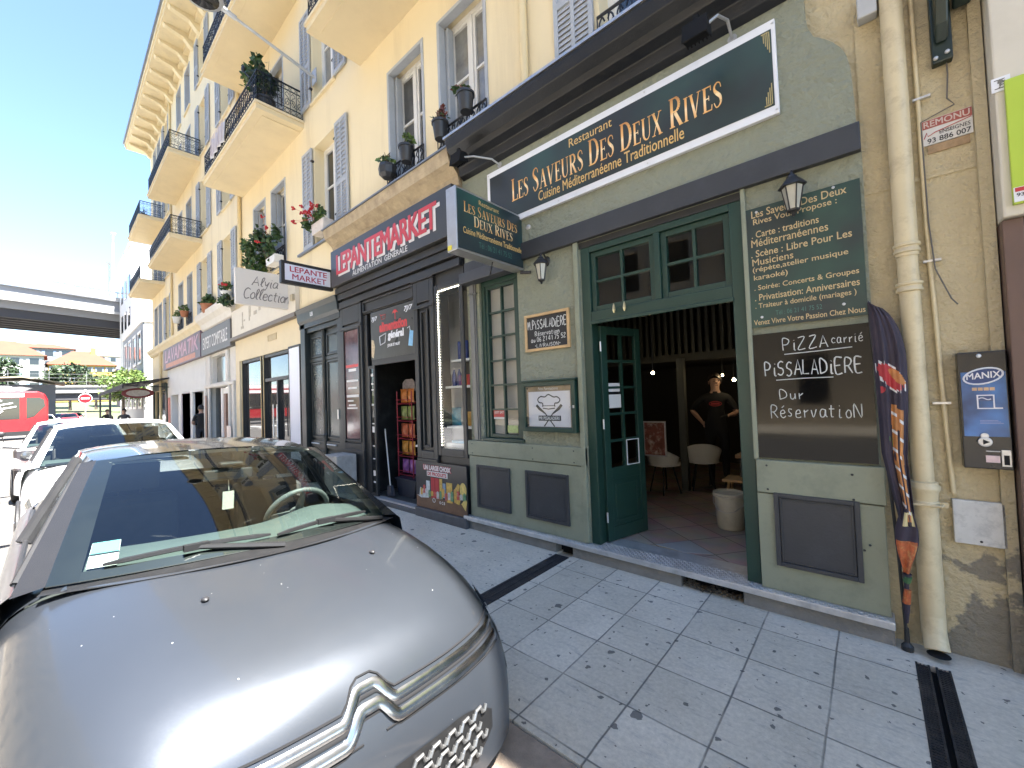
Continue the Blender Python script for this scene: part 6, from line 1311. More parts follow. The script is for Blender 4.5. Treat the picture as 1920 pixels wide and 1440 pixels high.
TRIMB=mat("scuttle_black",(.006,.006,.0065),.55,var=.2,vs=14); TRIM=mat("black_trim",(.018,.018,.02),.5,var=.2,vs=12); RUB=mat("rubber",(.012,.012,.012),.7,var=.15,vs=15); SATIN=mat("worn_chrome",(.50,.50,.51),.20,1.0,var=.12,vs=14); CHR=mat("chrome",(.80,.80,.80),.10,1.0,var=.03); CINT=mat("car_interior",(.055,.058,.055),.7,var=.15,vs=8); DASH=mat("dashboard",(.085,.10,.095),.6,var=.08,vs=10,bump=.1,bs=300); SEAT=mat("seat_fabric",(.05,.048,.045),.9,var=.2,vs=15)
CGL=glass("car_glass",(.62,.70,.67),ior=1.85); GLOSSB=mat("gloss_black_roof",(.022,.021,.02),.12,.2,var=.1,vs=4,coat=.4); LMP=mat("headlamp",(.10,.105,.11),.08,.4,var=.05,coat=1)
ALW=mat("alloy",(.45,.45,.46),.35,.9,var=.06)
XS=[0,-.012,-.035,-.07,-.12,-.19,-.28,-.38,-.48,-.60,-.72,-.84]
def _it(tab,x):
    if x>=tab[0][0]: return tab[0][1]
    for (a,u),(b,v) in zip(tab,tab[1:]):
        if x>=b:
            t=(x-a)/(b-a); return u+(v-u)*t
    return tab[-1][1]
ZT=[(0,.50),(-.012,.565),(-.035,.635),(-.07,.70),(-.12,.765),(-.19,.815),(-.28,.86),(-.39,.90),(-.52,.935),(-.66,.965),(-.80,.99),(-.92,1.008),(-4,1.0)]
HWD=[(0,.36),(-.012,.49),(-.035,.60),(-.07,.685),(-.12,.745),(-.19,.79),(-.28,.82),(-.39,.84),(-.52,.852),(-.66,.86),(-.92,.868),(-3.2,.865),(-3.6,.83),(-3.8,.76),(-3.9,.60),(-3.94,.45)]
def _n(x): return 3.0+3.2*min(1,(-x/.8)**1.4)
def surf(x,y):
    hw,zt,n=_it(HWD,x),_it(ZT,x),_n(x); q=min(.999,abs(y)/hw); return .2+(zt-.2)*(1-q**n)**(1/n)
def nose_x(y,z):
    lo,hi=-.95,0.0
    f=lambda x: (abs(y)/_it(HWD,x))**_n(x)+(max(0,z-.2)/(_it(ZT,x)-.2))**_n(x)-1
    if f(hi)<=0: return 0
    for _ in range(40):
        mid=(lo+hi)/2
        if f(mid)<=0: lo=mid
        else: hi=mid
    return lo
def car(label,loc,rz,paint,group=None,scale=1.08,detail=False,rot=None,mirrors=True,name="parked_car"):
    t=thing(name,label,"car",loc,rz,group,rot=rot); t.scale=(scale,)*3
    NA=48; m=MB(local=True)
    def P(i,j):
        x=XS[i]; a=-math.pi/2+math.pi*j/NA; n=_n(x); hw,zt=_it(HWD,x),_it(ZT,x); s,c=math.sin(a),math.cos(a)
        y=hw*math.copysign(abs(s)**(2/n),s); z=.2+(zt-.2)*abs(c)**(2/n); tt=-x/.84
        return Vector((x-.27*(abs(y)/.7)**2*tt**3*(1 if z>.6 else max(0,(z-.2)/.4)),y,z))
    V=[[m.bm.verts.new(P(i,j)) for j in range(NA+1)] for i in range(len(XS))]
    for i in range(len(XS)-1):
        for j in range(NA): m._f((V[i][j],V[i+1][j],V[i+1][j+1],V[i][j+1]))
    m._f([V[0][j] for j in range(NA+1)])
    def P2(xb,s,k):   # wing top running back along the scuttle to the windscreen pillar
        y=.66+.185*k/6; z=surf(-.92,y)+.0; q=min(1,max(0,(-xb-.84)/.25)); z=z+(.985-.10*max(0,(y-.80)/.045)-z)*q*.75
        return Vector((xb-.27*(y/.7)**2,s*y,z-.001))
    for s in (-1,1): m.grid(lambda u,v:P2(-.83-.34*u,s,v*6),5,8)
    # body sides from the scuttle back, tail and closed rear
    xs2=[-.84,-1.15,-1.45,-2.0,-2.6,-3.1,-3.45,-3.7,-3.85,-3.92,-3.94]
    for s in (-1,1):
        rows=[]
        for x in xs2:
            hw=_it(HWD,x); zt=.985+.05*max(0,min(1,(-x-1.2)/2.2))
            prof=[(hw-.075,zt),(hw-.035,zt-.035),(hw-.012,zt-.13),(hw,.68),(hw-.008,.45),(hw-.03,.30),(hw-.06,.2)]
            rows.append([m.bm.verts.new((x-(.27*((hw-.02)/.7)**2*(1 if z>.6 else max(0,(z-.2)/.4)) if x==-.84 else 0),s*y,z)) for y,z in prof])
        for a,b in zip(rows,rows[1:]):
            for k in range(len(a)-1): m._f((a[k],a[k+1],b[k+1],b[k]))
    m.grid(lambda u,v:Vector((-3.30-.62*min(1,u*1.6)-.02*max(0,u-.6),(v-.5)*2*(.78-.30*u*u),1.03 if u<.62 else 1.03-(u-.62)*2.1)),10,12)
    m.make("body",paint,t,smooth=True,dbl=True)
    # wheels and arches
    for x in (-.80,-3.27):
        for s in (-1,1):
            w=MB(local=True); w.lathe([(.20,-.09),(.285,-.10),(.305,-.08),(.31,0),(.305,.08),(.285,.10),(.20,.09)],(x,s*.778,.31),28,'y'); wo=w.make("wheel",RUB,t,smooth=True)
            r=MB(local=True)
            for k in range(7):
                a=k*2*math.pi/7; r.tube([(x+.04*math.cos(a),s*.868,.31+.04*math.sin(a)),(x+.19*math.cos(a),s*.872,.31+.19*math.sin(a))],[.03,.022],6)
            r.lathe([(.19,-.06),(.205,-.08),(.205,.10),(.19,.10)],(x,s*.778,.31),28,'y',cap=False); r.lathe([(.05,.0),(.04,.02)],(x,s*.87,.31),12,'y'); r.make("rim",ALW,wo)
            a=MB(local=True); a.tube([Vector((x+.345*math.cos(k*math.pi/24),s*(_it(HWD,x)-.002),.31+.345*math.sin(k*math.pi/24))) for k in range(-3,28)],.016,6); a.make("wheel_arch",TRIM,t)
    # greenhouse
    def ws(u,v,o=0): 
        q=2*u-1; b=Vector((-.945-.20*q*q,.715*q,1.012-.022*q*q)); e=Vector((-1.80-.13*q*q,.555*q,1.442-.032*q*q)); p=b.lerp(e,v); p.x+=.035*math.sin(math.pi*v); p.z+=.03*math.sin(math.pi*v); return p+Vector((.4,0,.9))*o
    m=MB(local=True); m.grid(ws,24,14); m.make("windscreen",CGL,t,smooth=True)
    m=MB(local=True)   # ceramic black border
    for a,b,c,d in ((0,.06,0,1),(.94,1,0,1),(.06,.94,.95,1),(.06,.94,0,.055)) if detail else ((.03,.97,0,.05),): m.grid(lambda u,v:ws(a+(b-a)*u,c+(d-c)*v,-.004),8 if b-a>.5 else 2,10 if d-c>.5 else 2)
    m.make("windscreen_border",TRIMB,t,smooth=True)
    m=MB(local=True); m.grid(lambda u,v:Vector((-.825-.25*(2*u-1)**2-.14*v,.735*(2*u-1)*(1-.03*v),1.000-.02*(2*u-1)**2+.012*v-.012*math.sin(math.pi*v))),20,3); m.make("cowl_panel",TRIMB,t,smooth=True)
    def roof(u,v):
        q=2*u-1; x0=-1.80-.13*q*q; x=x0+(-3.28-x0)*v; zz=1.442-.032*q*q+.075*math.sin(math.pi*min(1,v*.9+.02))-.045*v; y=q*(.555+.045*math.sin(math.pi*v)); zz-=.02*abs(q)**6; return Vector((x,y,zz))
    m=MB(local=True); m.grid(roof,28,18); m.make("roof",GLOSSB if detail else paint,t,smooth=True)
    for s in (-1,1):
        bel=lambda v: Vector((-1.16-2.05*v,s*(.792-.02*v*v),.985+.045*v)); rl=lambda v: (lambda r: Vector((r.x,r.y+s*.012,r.z-.012)))(roof(1 if s>0 else 0,v))
        A0,A1=ws(1 if s>0 else 0,0),ws(1 if s>0 else 0,1)
        f0,f1=Vector((-1.30,s*.79,.985)),Vector((-2.03,s*.605,1.385))
        m=MB(local=True); m.grid(lambda u,v:(A0.lerp(A1,v)).lerp((Vector((-1.14,s*.80,.975)).lerp(Vector((-1.93,s*.612,1.40)),v)),min(1,u*1.5)).lerp(f0.lerp(f1,v),max(0,u*1.5-1)*2*.5) if u<1 else f0.lerp(f1,v),6,10); m.make("windscreen_pillar",GLOSSB if detail else paint,t,smooth=True)
        m=MB(local=True); m.grid(lambda u,v:f0.lerp(Vector((-3.15,s*.775,1.03)),u).lerp(f1.lerp(Vector((-3.0,s*.60,1.40)),u)+Vector((0,0,.02*math.sin(math.pi*u))),v),10,6); m.make("side_window",CGL,t,smooth=True)
        m=MB(local=True); m.grid(lambda u,v:(f1.lerp(Vector((-3.0,s*.60,1.40)),u)+Vector((0,0,.02*math.sin(math.pi*u)))).lerp(roof(1 if s>0 else 0,.08+.85*u),v),10,2); m.grid(lambda u,v:Vector((-3.15,s*.775,1.03)).lerp(Vector((-3.0,s*.60,1.40)),v).lerp(Vector((-3.62,s*.74,1.03)).lerp(Vector((-3.28,s*.57,1.40)),v),u),3,6); m.make("roof_rail",GLOSSB if detail else paint,t,smooth=True)
        m=MB(local=True); m.tube([f0.lerp(f1,k/6)*1+Vector((.0,s*.004,0)) for k in range(7)],.012,6); m.tube([f0,Vector((-3.15,s*.78,1.028))],.010,6); m.tube([Vector((-2.12,s*.80,1.0)),Vector((-2.28,s*.615,1.41))],.022,6); m.make("window_seal",TRIM,t)
        if mirrors:
            m=MB(local=True); m.ball((-1.28,s*.97,1.05),.1,12,(.75,1.15,.72)); m.tube([(-1.26,s*.80,1.0),(-1.27,s*.90,1.02)],.03,6); m.make("wing_mirror",paint,t,smooth=True)
    m=MB(local=True); m.grid(lambda u,v:Vector((-3.28-.36*v,(2*u-1)*(.555+.17*v),1.39-.35*v)),10,5); m.make("rear_window",glass("privacy_glass",(.16,.17,.17)),t,smooth=True)
    # interior
    m=MB(local=True); m.box(-3.3,-.76,.55,-1.2,.76,.60); m.grid(lambda u,v:Vector((-3.28-.3*v,(2*u-1)*.72,1.02-.02*v)),4,2); m.box(-3.3,-.74,.6,-3.2,.74,1.01); m.make("cabin_floor",CINT,t)
    m=MB(local=True); m.grid(lambda u,v:Vector((-.99-.20*(2*u-1)**2-.62*v+.12*v*(2*u-1)**2,.70*(2*u-1),.985+.055*math.sin(math.pi*min(1,v*1.15))*(1)+(.05*math.exp(-((2*u-1-.52)/.28)**2)*math.sin(math.pi*v))-.06*max(0,v-.85)*6)),24,10); m.make("dashboard",DASH,t,smooth=True)
    for s in (-1,1):
        m=MB(local=True); m.prism([(-2.28,.60),(-2.02,.60),(-2.14,1.12),(-2.20,1.18),(-2.29,1.16)],'y',s*.38-.23,s*.38+.23); sx=m.make("front_seat",SEAT,t,bevel=.05)
        m=MB(local=True); m.box(-2.31,s*.38-.13,1.20,-2.20,s*.38+.13,1.36); m.tube([(-2.25,s*.38-.05,1.12),(-2.25,s*.38-.05,1.22)],.008,6); m.tube([(-2.25,s*.38+.05,1.12),(-2.25,s*.38+.05,1.22)],.008,6); m.make("headrest",SEAT,sx,bevel=.035)
    m=MB(local=True); m.prism([(-3.15,.60),(-2.95,.60),(-3.00,1.22),(-3.15,1.22)],'y',-.60,.60); m.make("rear_seat",SEAT,t,bevel=.04)
    c=Vector((-1.62,.37,1.0)); ax=Vector((-.42,0,.9)); e1=Vector((0,1,0)); e2=ax.cross(e1).normalized()
    if detail:
        m=MB(local=True); ax=Vector((-.85,0,.5)).normalized(); e2=ax.cross(e1).normalized()
        m.tube([c+e1*.185*math.cos(k/28*6.2832)+e2*.185*math.sin(k/28*6.2832) for k in range(29)],.016,8); 
        for k in (0,math.pi,-math.pi/2): m.tube([c,c+(e1*math.cos(k)+e2*math.sin(k))*.18],[.03,.014],6)
        m.ball(c,.06,10,(.6,1,.8)); m.make("steering_wheel",mat("wheel_grey",(.12,.125,.12),.5,var=.1),t,smooth=True)
        m=MB(local=True); p=ws(.5,.86,-.06); m.box(p.x-.03,-.125,p.z-.085,p.x+.0,.125,p.z-.02); m.tube([p,p+Vector((-.02,0,-.04))],.015,6); m.make("rear_view_mirror",TRIM,t,bevel=.015)
        m=MB(local=True); m.box(p.x-.02,-.06,p.z-.0,p.x+.05,.06,p.z+.025); m.make("sensor_box",TRIM,t,bevel=.01)
        m=MB(local=True); m.box(p.x-.034,-.10,p.z-.078,p.x-.0305,.10,p.z-.028); m.make("mirror_glass",CHR,t)
        m=MB(local=True); m.tube([p+Vector((-.02,0,-.08)),p+Vector((-.02,.005,-.15))],.003,4); m.box(p.x-.024,-.026,p.z-.26,p.x-.018,.032,p.z-.155); m.make("air_freshener",mat("tag_beige",(.45,.42,.36),.7,var=.05),t)
        m=MB(local=True); m.grid(lambda u,v:ws(.066+.062*u,.075+.15*v,-.012),3,3); m.make("window_slip",WHP,t); m=MB(local=True); m.grid(lambda u,v:ws(.067+.060*u,.155+.068*v,-.009),3,3); m.make("window_slip",mat("slip_teal",(.18,.5,.48),.6,var=.05),t); m=MB(local=True); m.grid(lambda u,v:ws(.066+.063*u,.146+.006*v,-.009),3,2); m.make("window_slip",TRIM,t)
        for s in (-.34,.36):
            m=MB(local=True); m.box(-2.02,s-.17,1.385,-1.86,s+.17,1.398); m.make("sun_visor",mat("visor",(.25,.24,.21),.8,var=.05),t)
        # wipers
        for a,b,cx_ in ((.10,.50,.30),(.52,.90,.70)):
            m=MB(local=True); pts=[ws(a+(b-a)*k/10,.045+.02*math.sin(math.pi*k/10)+(.012 if a<.3 else .02*k/10),.012) for k in range(11)]; m.tube(pts,[.006]+[.011]*9+[.006],5); q=ws(cx_,.06,.02); m.tube([ws(b+.03 if a<.3 else b+.06,-.03,.012),q],[.014,.011],6); m.box(q.x-.02,q.y-.045,q.z-.012,q.x+.012,q.y+.045,q.z+.014); m.make("wiper",TRIMB,t)
        # hood seam, washer jets
        m=MB(local=True)
        y=-.70; pts=[]
        sm=[]
        for k in range(61):
            y=-.69+1.38*k/60; zc=.692-.012*(1-(y/.69)**2)
            if abs(y)<.095: zc+=.062*(lambda q:q*q*(3-2*q))(min(1,(.095-abs(y))/.07))
            x=nose_x(y,zc); sm.append(Vector((x+.001,y,zc)))
        m.tube(sm,.0045,5)
        for s in (-1,1): m.tube([Vector((x_,s*y_,surf(x_,y_)+.0005)) for x_,y_ in [(-.20-.03*k,.695+.0035*k) for k in range(4)]],.003,4)
        m.make("bonnet_seam",DARK,t)
        for s in (-1,1): 
            m=MB(local=True); m.ball((-.62,s*.33,surf(-.62,.33)+.002),.013,10,(1.3,1,.6)); m.make("washer_jet",TRIM,t,smooth=True)
        # twin chrome bars with chevrons
        def bar(dz,out,r,mt,nm,ext=.70):
            m=MB(local=True); pts=[]
            for k in range(121):
                y=-ext+2*ext*k/120; z=.672-.012*(1-(y/.69)**2)+dz; a=abs(y)
                if a<.095: z+=.062*(lambda q:q*q*(3-2*q))(min(1,max(0,(.095-a)/.07)))
                x=nose_x(y,min(z,.93))+out*(1+.9*math.exp(-(y/.12)**2)); pts.append(Vector((x,y,z)))
            m.tube(pts,r,10,flat=Vector((1,0,.35))); return m.make(nm,mt,t,smooth=True)
        bar(-.006,.003,.0165,SATIN,"chrome_bar",.66); bar(-.056,.004,.019,SATIN,"chrome_bar",.66); bar(-.027,.002,.006,DARK,"bar_gap",.66); bar(-.080,.0,.006,DARK,"bar_gap",.64)
        # bumper crease and lower grille with wavy inserts
        for s in (-1,1):
            m=MB(local=True); m.grid(lambda u,v:(lambda y,z:Vector((nose_x(y,z)+.004,y,z)))(s*(.06+.47*u),.255+.215*(.5+(v-.5)*(1-max(0,u-.55)**2*3.4))),14,8); m.make("lower_grille",TRIMB,t,smooth=True)
            m=MB(local=True)
            for r_ in range(4):
                for k in range(6):
                    yy=.10+.072*k+(.036 if r_%2 else 0); zz=.285+.046*r_
                    if yy>.46-.02*abs(r_-1.5): continue
                    m.tube([(lambda y,z:Vector((nose_x(y,z)+.010,y,z)))(s*(yy+dx),zz+dz) for dx,dz in ((-.014,0),(0,.024),(.026,.026),(.036,.004),(.05,.002),(.060,.02))],.007,6)
            m.make("grille_wave",mat("satin_grey",(.22,.22,.22),.35,.8,var=.1),t)
            m=MB(local=True); m.tube([(lambda y,z:Vector((nose_x(y,z)+.002,y,z)))(s*(.04+.62*k/10),.585+.0*k) for k in range(11)],.003,4); m.make("bumper_seam",DARK,t)
        for s in (-1,1):
            m=MB(local=True); m.grid(lambda u,v:(lambda y,z:Vector((nose_x(y,z)+.005,y,z)))(s*(.715+.05*u+.02*(1-v)),.42+.20*v),4,10); m.make("running_light",mat("corner_lamp",(.10,.105,.11),.2,.5,var=.15,vs=20,coat=.6),t,smooth=True)
    for s in (-1,1):
        m=MB(local=True); 
        def hl(u,v):
            x=-.21-.20*u; z=(.605+.06*u)+(.03+.05*u)*v; hw,zt,n=_it(HWD,x),_it(ZT,x),_n(x); q=min(.999,(z-.2)/(zt-.2)); y=hw*(1-q**n)**(1/n)
            nrm=Vector((.5,s,.3)).normalized(); return Vector((x,s*y,z))+nrm*.006
        m.grid(hl,14,5); m.make("headlight",LMP,t,smooth=True)
        m=MB(local=True); m.grid(lambda u,v:Vector((-3.93+.15*u,s*(.50+.26*u),.70+.22*v))+Vector((-.01,s*.02,0)),4,4); m.make("tail_light",mat("tail_red",(.35,.01,.01),.15,var=.1),t)
    return t
SIL=car_paint("silver_grey_paint",(.050,.057,.069),.55,.34,.4); WHT_P=car_paint("white_paint",(.74,.74,.75),0,.35)
car("grey metallic hatchback parked at the kerb in front of the restaurant",(-1.295,-2.945,-.085),0,SIL,scale=1.08,detail=True,rot=(R(-3),R(-1.5),R(.3)),mirrors=False)
wc=car("white hatchback parked directly behind the grey hatchback",(-6.95,-2.98,-.09),0,WHT_P,"cars parked along the kerb",scale=1.095)
car("second white car parked further back, its windscreen left of the nearer white roof",(-12.2,-3.25,-.09),0,WHT_P,"cars parked along the kerb",scale=1.08)
for i,(x,y,c,cn) in enumerate(((-60,-4.3,(.62,.62,.63),"white"),(-78,-2.2,(.30,.02,.02),"red"),(-84,-3.4,(.03,.05,.12),"dark blue"),(-96,-1.2,(.25,.27,.30),"silver"),(-104,-2.6,(.05,.055,.06),"black"),(-118,-.6,(.35,.40,.45),"pale blue"),(-128,-2.2,(.4,.4,.4),"grey"))):
    car(f"distant {cn} car on the sunlit road beyond the no entry sign",(x,y,-.09),0,car_paint(f"distant_{cn.replace(' ','_')}_paint",c,0,.35),"distant cars on the road",scale=1.1,name="distant_car")
# ================================================================== BUS, MOTORCYCLE, SIGN
t=thing("city_bus","red and white electric city bus crossing the end of the street","bus",(-44,-9.5,-.09)); BR=mat("bus_red",(.27,.006,.012),.3,var=.04,coat=.5)
def bp(y,z): return (y,z)
out=[(-19,.35),(-4.35,.35),(-3.95,.5),(-3.85,.9),(-3.85,2.6),(-4.0,3.05),(-4.35,3.25),(-19,3.25)]
m=MB(); m.prism(out,'x',-46.5,-44.0); m.make("bus_body",BR,t,bevel=.08)
m=MB(); m.prism([(-19,3.26),(-5.0,3.26),(-5.6,3.62),(-19,3.7)],'x',-46.2,-44.2); m.make("roof_fairing",WHT_P,t,bevel=.05); m=MB(); m.box(-44.0,-19,2.86,-43.985,-4.95,3.12); m.make("white_band",WGL,t)
m=MB(); m.box(-44.0,-19,1.35,-43.98,-5.15,2.80); m.prism([(-4.85,1.35),(-4.5,1.5),(-4.0,2.2),(-4.05,2.65),(-4.25,2.80),(-4.85,2.80)],'x',-44.0,-43.98); m.make("bus_windows",DGL,t)
m=MB(); F=SIDE(-43.98); put_text(m,"électrique",-8.2,-5.9,2.5,2.75,F,off=.01); 
for q in ([(-6.9,1.6),(-6.3,1.55),(-5.9,1.9),(-6.0,2.2),(-6.6,2.4),(-6.9,2.2),(-6.9,1.6)],[(-5.95,2.05),(-5.3,2.2)],[(-6.1,2.3),(-5.45,2.45)],[(-6.8,1.8),(-6.2,1.95)],[(-6.8,2.0),(-6.3,2.15)],[(-6.9,1.7),(-8.5,1.5)]): m.tube([(-43.975,a,b) for a,b in q],.05,6)
m.make("plug_emblem",WGL,t)
m=MB(); m.box(-44.02,-19,.2,-43.985,-4.3,.5); m.make("skirt",TRIM,t)
for y in (-6.6,-12.5): 
    w=MB(); w.lathe([(.30,-.1),(.46,-.1),(.48,0),(.46,.1),(.30,.1)],(-44.05,y,.40),20,'x'); w.make("wheel",RUB,t); w=MB(); w.lathe([(.05,.11),(.28,.09),(.30,.0)],(-44.05,y,.40),16,'x'); w.make("hubcap",ALU,t)
t=thing("motorcycle","dark motor scooter with round mirror parked behind the white car","motorcycle",(-9.6,-4.15,-.09))
for x in (-8.95,-10.25):
    w=MB(); w.lathe([(.20,-.05),(.27,-.055),(.29,0),(.27,.055),(.20,.05)],(x,-4.15,.20),20,'y'); w.make("wheel",RUB,t,smooth=True); w=MB(); w.lathe([(.19,-.03),(.19,.03)],(x,-4.15,.2),14,'y'); w.make("hub",ALW,t)
m=MB(); m.prism([(-9.0,.35),(-9.25,.30),(-9.9,.28),(-10.4,.40),(-10.5,.72),(-10.2,.80),(-9.75,.74),(-9.55,.45),(-9.25,.45),(-9.12,1.0),(-8.98,1.02),(-8.9,.6)],'y',-4.32,-3.98); m.make("fairing",mat("scooter_dark",(.035,.03,.032),.35,var=.5,vs=7,dirt=(.30,.20,.19),ds=6,da=.9),t,bevel=.05)
m=MB(); m.prism([(-10.45,.74),(-9.75,.76),(-9.72,.86),(-10.4,.90)],'y',-4.29,-4.01); m.make("saddle",TRIM,t,bevel=.03)
m=MB(); m.tube([(-9.1,-4.45,1.06),(-9.05,-4.3,1.03),(-9.03,-4.15,1.0),(-9.05,-4.0,1.03),(-9.1,-3.85,1.06)],.016,8); m.tube([(-9.03,-4.15,1.0),(-8.95,-4.15,.22)],.03,8); m.make("handlebar",TRIM,t)
for y in (-4.42,-3.88):
    m=MB(); m.tube([(-9.09,y,1.06),(-9.06,y-.04*(1 if y<-4.1 else -1),1.28)],.006,6); m.ball((-9.06,y-.05*(1 if y<-4.1 else -1),1.31),.065,12,(.45,1,.85)); m.make("mirror",TRIM,t,smooth=True)
m=MB(); m.ball((-8.93,-4.15,.88),.08,10,(.5,1,1)); m.make("headlight",LMP,t); t.location.x-=3.6; t.location.y+=.16
t=thing("no_entry_sign","round red no entry sign on a grey pole beyond the parked cars","road sign",(-36,-2.32,-.09))
m=MB(); m.tube([(-36.06,-2.32,-.09),(-36.06,-2.32,2.95)],.04,8); m.tube([(-36.06,-2.32,2.95),(-36.06,-2.32,3.05)],[.10,.03],8); m.make("pole",ALU,t)
m=MB(); m.lathe([(.30,-.03),(.30,0),(.27,.004)],(-36,-2.32,2.50),28,'x'); m.make("disc",WGL,t); m=MB(); m.lathe([(.27,.005),(.268,.012)],(-36,-2.32,2.50),28,'x'); m.make("red_field",mat("sign_red_bright",(.36,.008,.015),.4,var=.03),t); MB().box(-35.99,-2.50,2.455,-35.982,-2.14,2.545).make("white_bar",WGL,t)
# ================================================================== BEYOND THE END OF THE STREET
WB=mat("white_building",(.70,.68,.65),.8,var=.04,vs=.8,dirt=(.55,.53,.5),ds=.6,da=.4); WBG=mat("grey_front",(.26,.27,.28),.8,var=.05,vs=1)
t=thing("white_building","low white building with grey window bands just beyond the yellow building","building",(-46,5,0))
m=MB(); m.box(-53,.85,-.09,-40,9,8.45); m.make("building_wall",WB,t); m=MB(); m.box(-53,.73,8.2,-39.9,9,8.75); m.make("cornice",WB,t)
m=MB(); m.box(-53,.80,.0,-40.02,.849,8.2); m.make("grey_front",WBG,t)
for z0,z1 in ((1.9,4.1),(5.3,7.5)):
    for k in range(4):
        x=-41.6-2.9*k; m=MB(); m.box(x-.75,.77,z0,x+.75,.79,z1); w=m.make("window",DGL,t); f=MB(); frame(f,x-.95,x+.95,z0-.15,z1+.15,.72,.769,.18); f.make("frame",WB,w)
t=thing("white_tower_block","taller white block set back above the low white building","building",(-52,8,0)); m=MB(); m.box(-60,1.15,-.09,-50,12,17.0); m.make("building_wall",WB,t); MB().box(-60.1,1.05,16.9,-49.9,1.149,17.3).make("parapet",WB,t)
for k in range(3):
    for z in (9.6,12.6): m=MB(); m.box(-52.5-2.8*k,1.11,z,-51.2-2.8*k,1.149,z+1.7); m.make("window",DGL,t)
# viaducts
CON=mat("viaduct_concrete",(.26,.265,.275),.85,var=.07,vs=.15,dirt=(.25,.25,.25),ds=.3,da=.5); COD=mat("viaduct_dark",(.05,.05,.055),.85,var=.1,vs=.2)
def sweep(mb,path,prof):
    """profile (offset to the side, height) swept along a ground path"""
    rows=[]
    for i,p in enumerate(path):
        d=(Vector(path[min(i+1,len(path)-1)])-Vector(path[max(i-1,0)])); d.z=0; d.normalize(); sd=Vector((d.y,-d.x,0)); rows.append([mb.bm.verts.new(Vector(p)+sd*a+Vector((0,0,b))) for a,b in prof])
    k=len(prof)
    for a,b in zip(rows,rows[1:]):
        for q in range(k): mb._f((a[q],a[(q+1)%k],b[(q+1)%k],b[q]))
    mb._f(rows[0]); mb._f(rows[-1][::-1])
path=[(-57.6-.33*(y+6.8),y,0) for y in range(-42,60,4)]
t=thing("viaduct","high concrete motorway viaduct crossing over the end of the street","bridge",(-60,0,0))
Z=12.0
m=MB(); sweep(m,path,[(0,Z+1.35),(0,Z+1.75),(-.25,Z+1.75),(-.3,Z+1.3),(-11,Z+1.3),(-11,Z+.5),(-9.3,Z+.2),(-9.3,Z-.6),(-.9,Z-.6),(-.9,Z+.1),(-.1,Z+.28),(-.1,Z+1.30)][::-1]); m.make("deck",CON,t)
m=MB()
for o in (-1.6,-3.1,-4.6,-6.1,-7.6,-9.1): sweep(m,path,[(o,Z-.62),(o+.5,Z-.62),(o+.5,Z-1.4),(o,Z-1.4)])
m.make("girders",COD,t)
m=MB(); sweep(m,path,[(.02,Z+1.36),(.12,Z+1.36),(.12,Z+1.78),(.02,Z+1.78)]); sweep(m,path,[(-.05,Z-.02),(.05,Z-.02),(.05,Z+.22),(-.05,Z+.22)]); m.make("parapet",mat("parapet_pale",(.42,.41,.39),.8,var=.06,vs=.3),t)
m=MB(); sweep(m,path,[(.06,Z+1.30),(.14,Z+1.30),(.14,Z+1.42),(.06,Z+1.42)]); sweep(m,path,[(-.2,Z+2.25),(-.08,Z+2.25),(-.08,Z+2.40),(-.2,Z+2.40)])
for k in range(100):
    y=-42+k; x=-57.6-.33*(y+6.8); m.box(x-.2,y-.04,Z+1.75,x-.1,y+.04,Z+2.3)
m.make("guard_rail",mat("galvanised_rail",(.5,.5,.52),.3,.9,var=.05),t)
for y in (-24,36): x=-63.5-.33*(y+6.8); m=MB(); m.box(x-1.5,y-1,-.2,x+1.5,y+1,Z-1.45); m.make("pier",CON,t)
for i,(x,y,h,lab) in enumerate(((-64.5,1.0,21.9,"tall white lamp mast on the viaduct, the higher of two"),(-66.5,.82,18.9,"shorter lamp mast on the viaduct beside the tall white mast"))):
    t=thing("lamp_mast",lab,"lamp mast",(x,y,12.8)); m=MB(); m.tube([(x,y,12.7),(x,y,h)],[.11,.08],8); m.make("mast",WGL if i==0 else ALU,t); m=MB(); m.box(x-.1,y-.22,h,x+.5,y+.22,h+.12); m.make("lamp_head",ALU,t)
t=thing("road_bridge","low concrete road bridge with railing above the distant traffic","bridge",(-95,0,0)); m=MB(); m.box(-104,-40,4.7,-95,70,5.7); m.box(-95.2,-40,5.6,-94.8,70,5.95); m.make("deck",mat("bridge_concrete",(.22,.22,.215),.85,var=.12,vs=.3),t)
m=MB(); m.box(-103,-40,3.6,-95.4,70,4.69); m.make("girders",COD,t)
m=MB()
for k in range(28): m.tube([(-95,-40+k*4,5.95),(-95,-40+k*4,8.2)],.035,4)
for z in (6.5,7.1,7.7): m.tube([(-95,-40,z),(-95,70,z)],.025,4)
m.make("railing",ALU,t)
for y in (-14,12,30): MB().box(-102,y-.8,-.2,-97,y+.8,3.0).make("pier",COD,t)
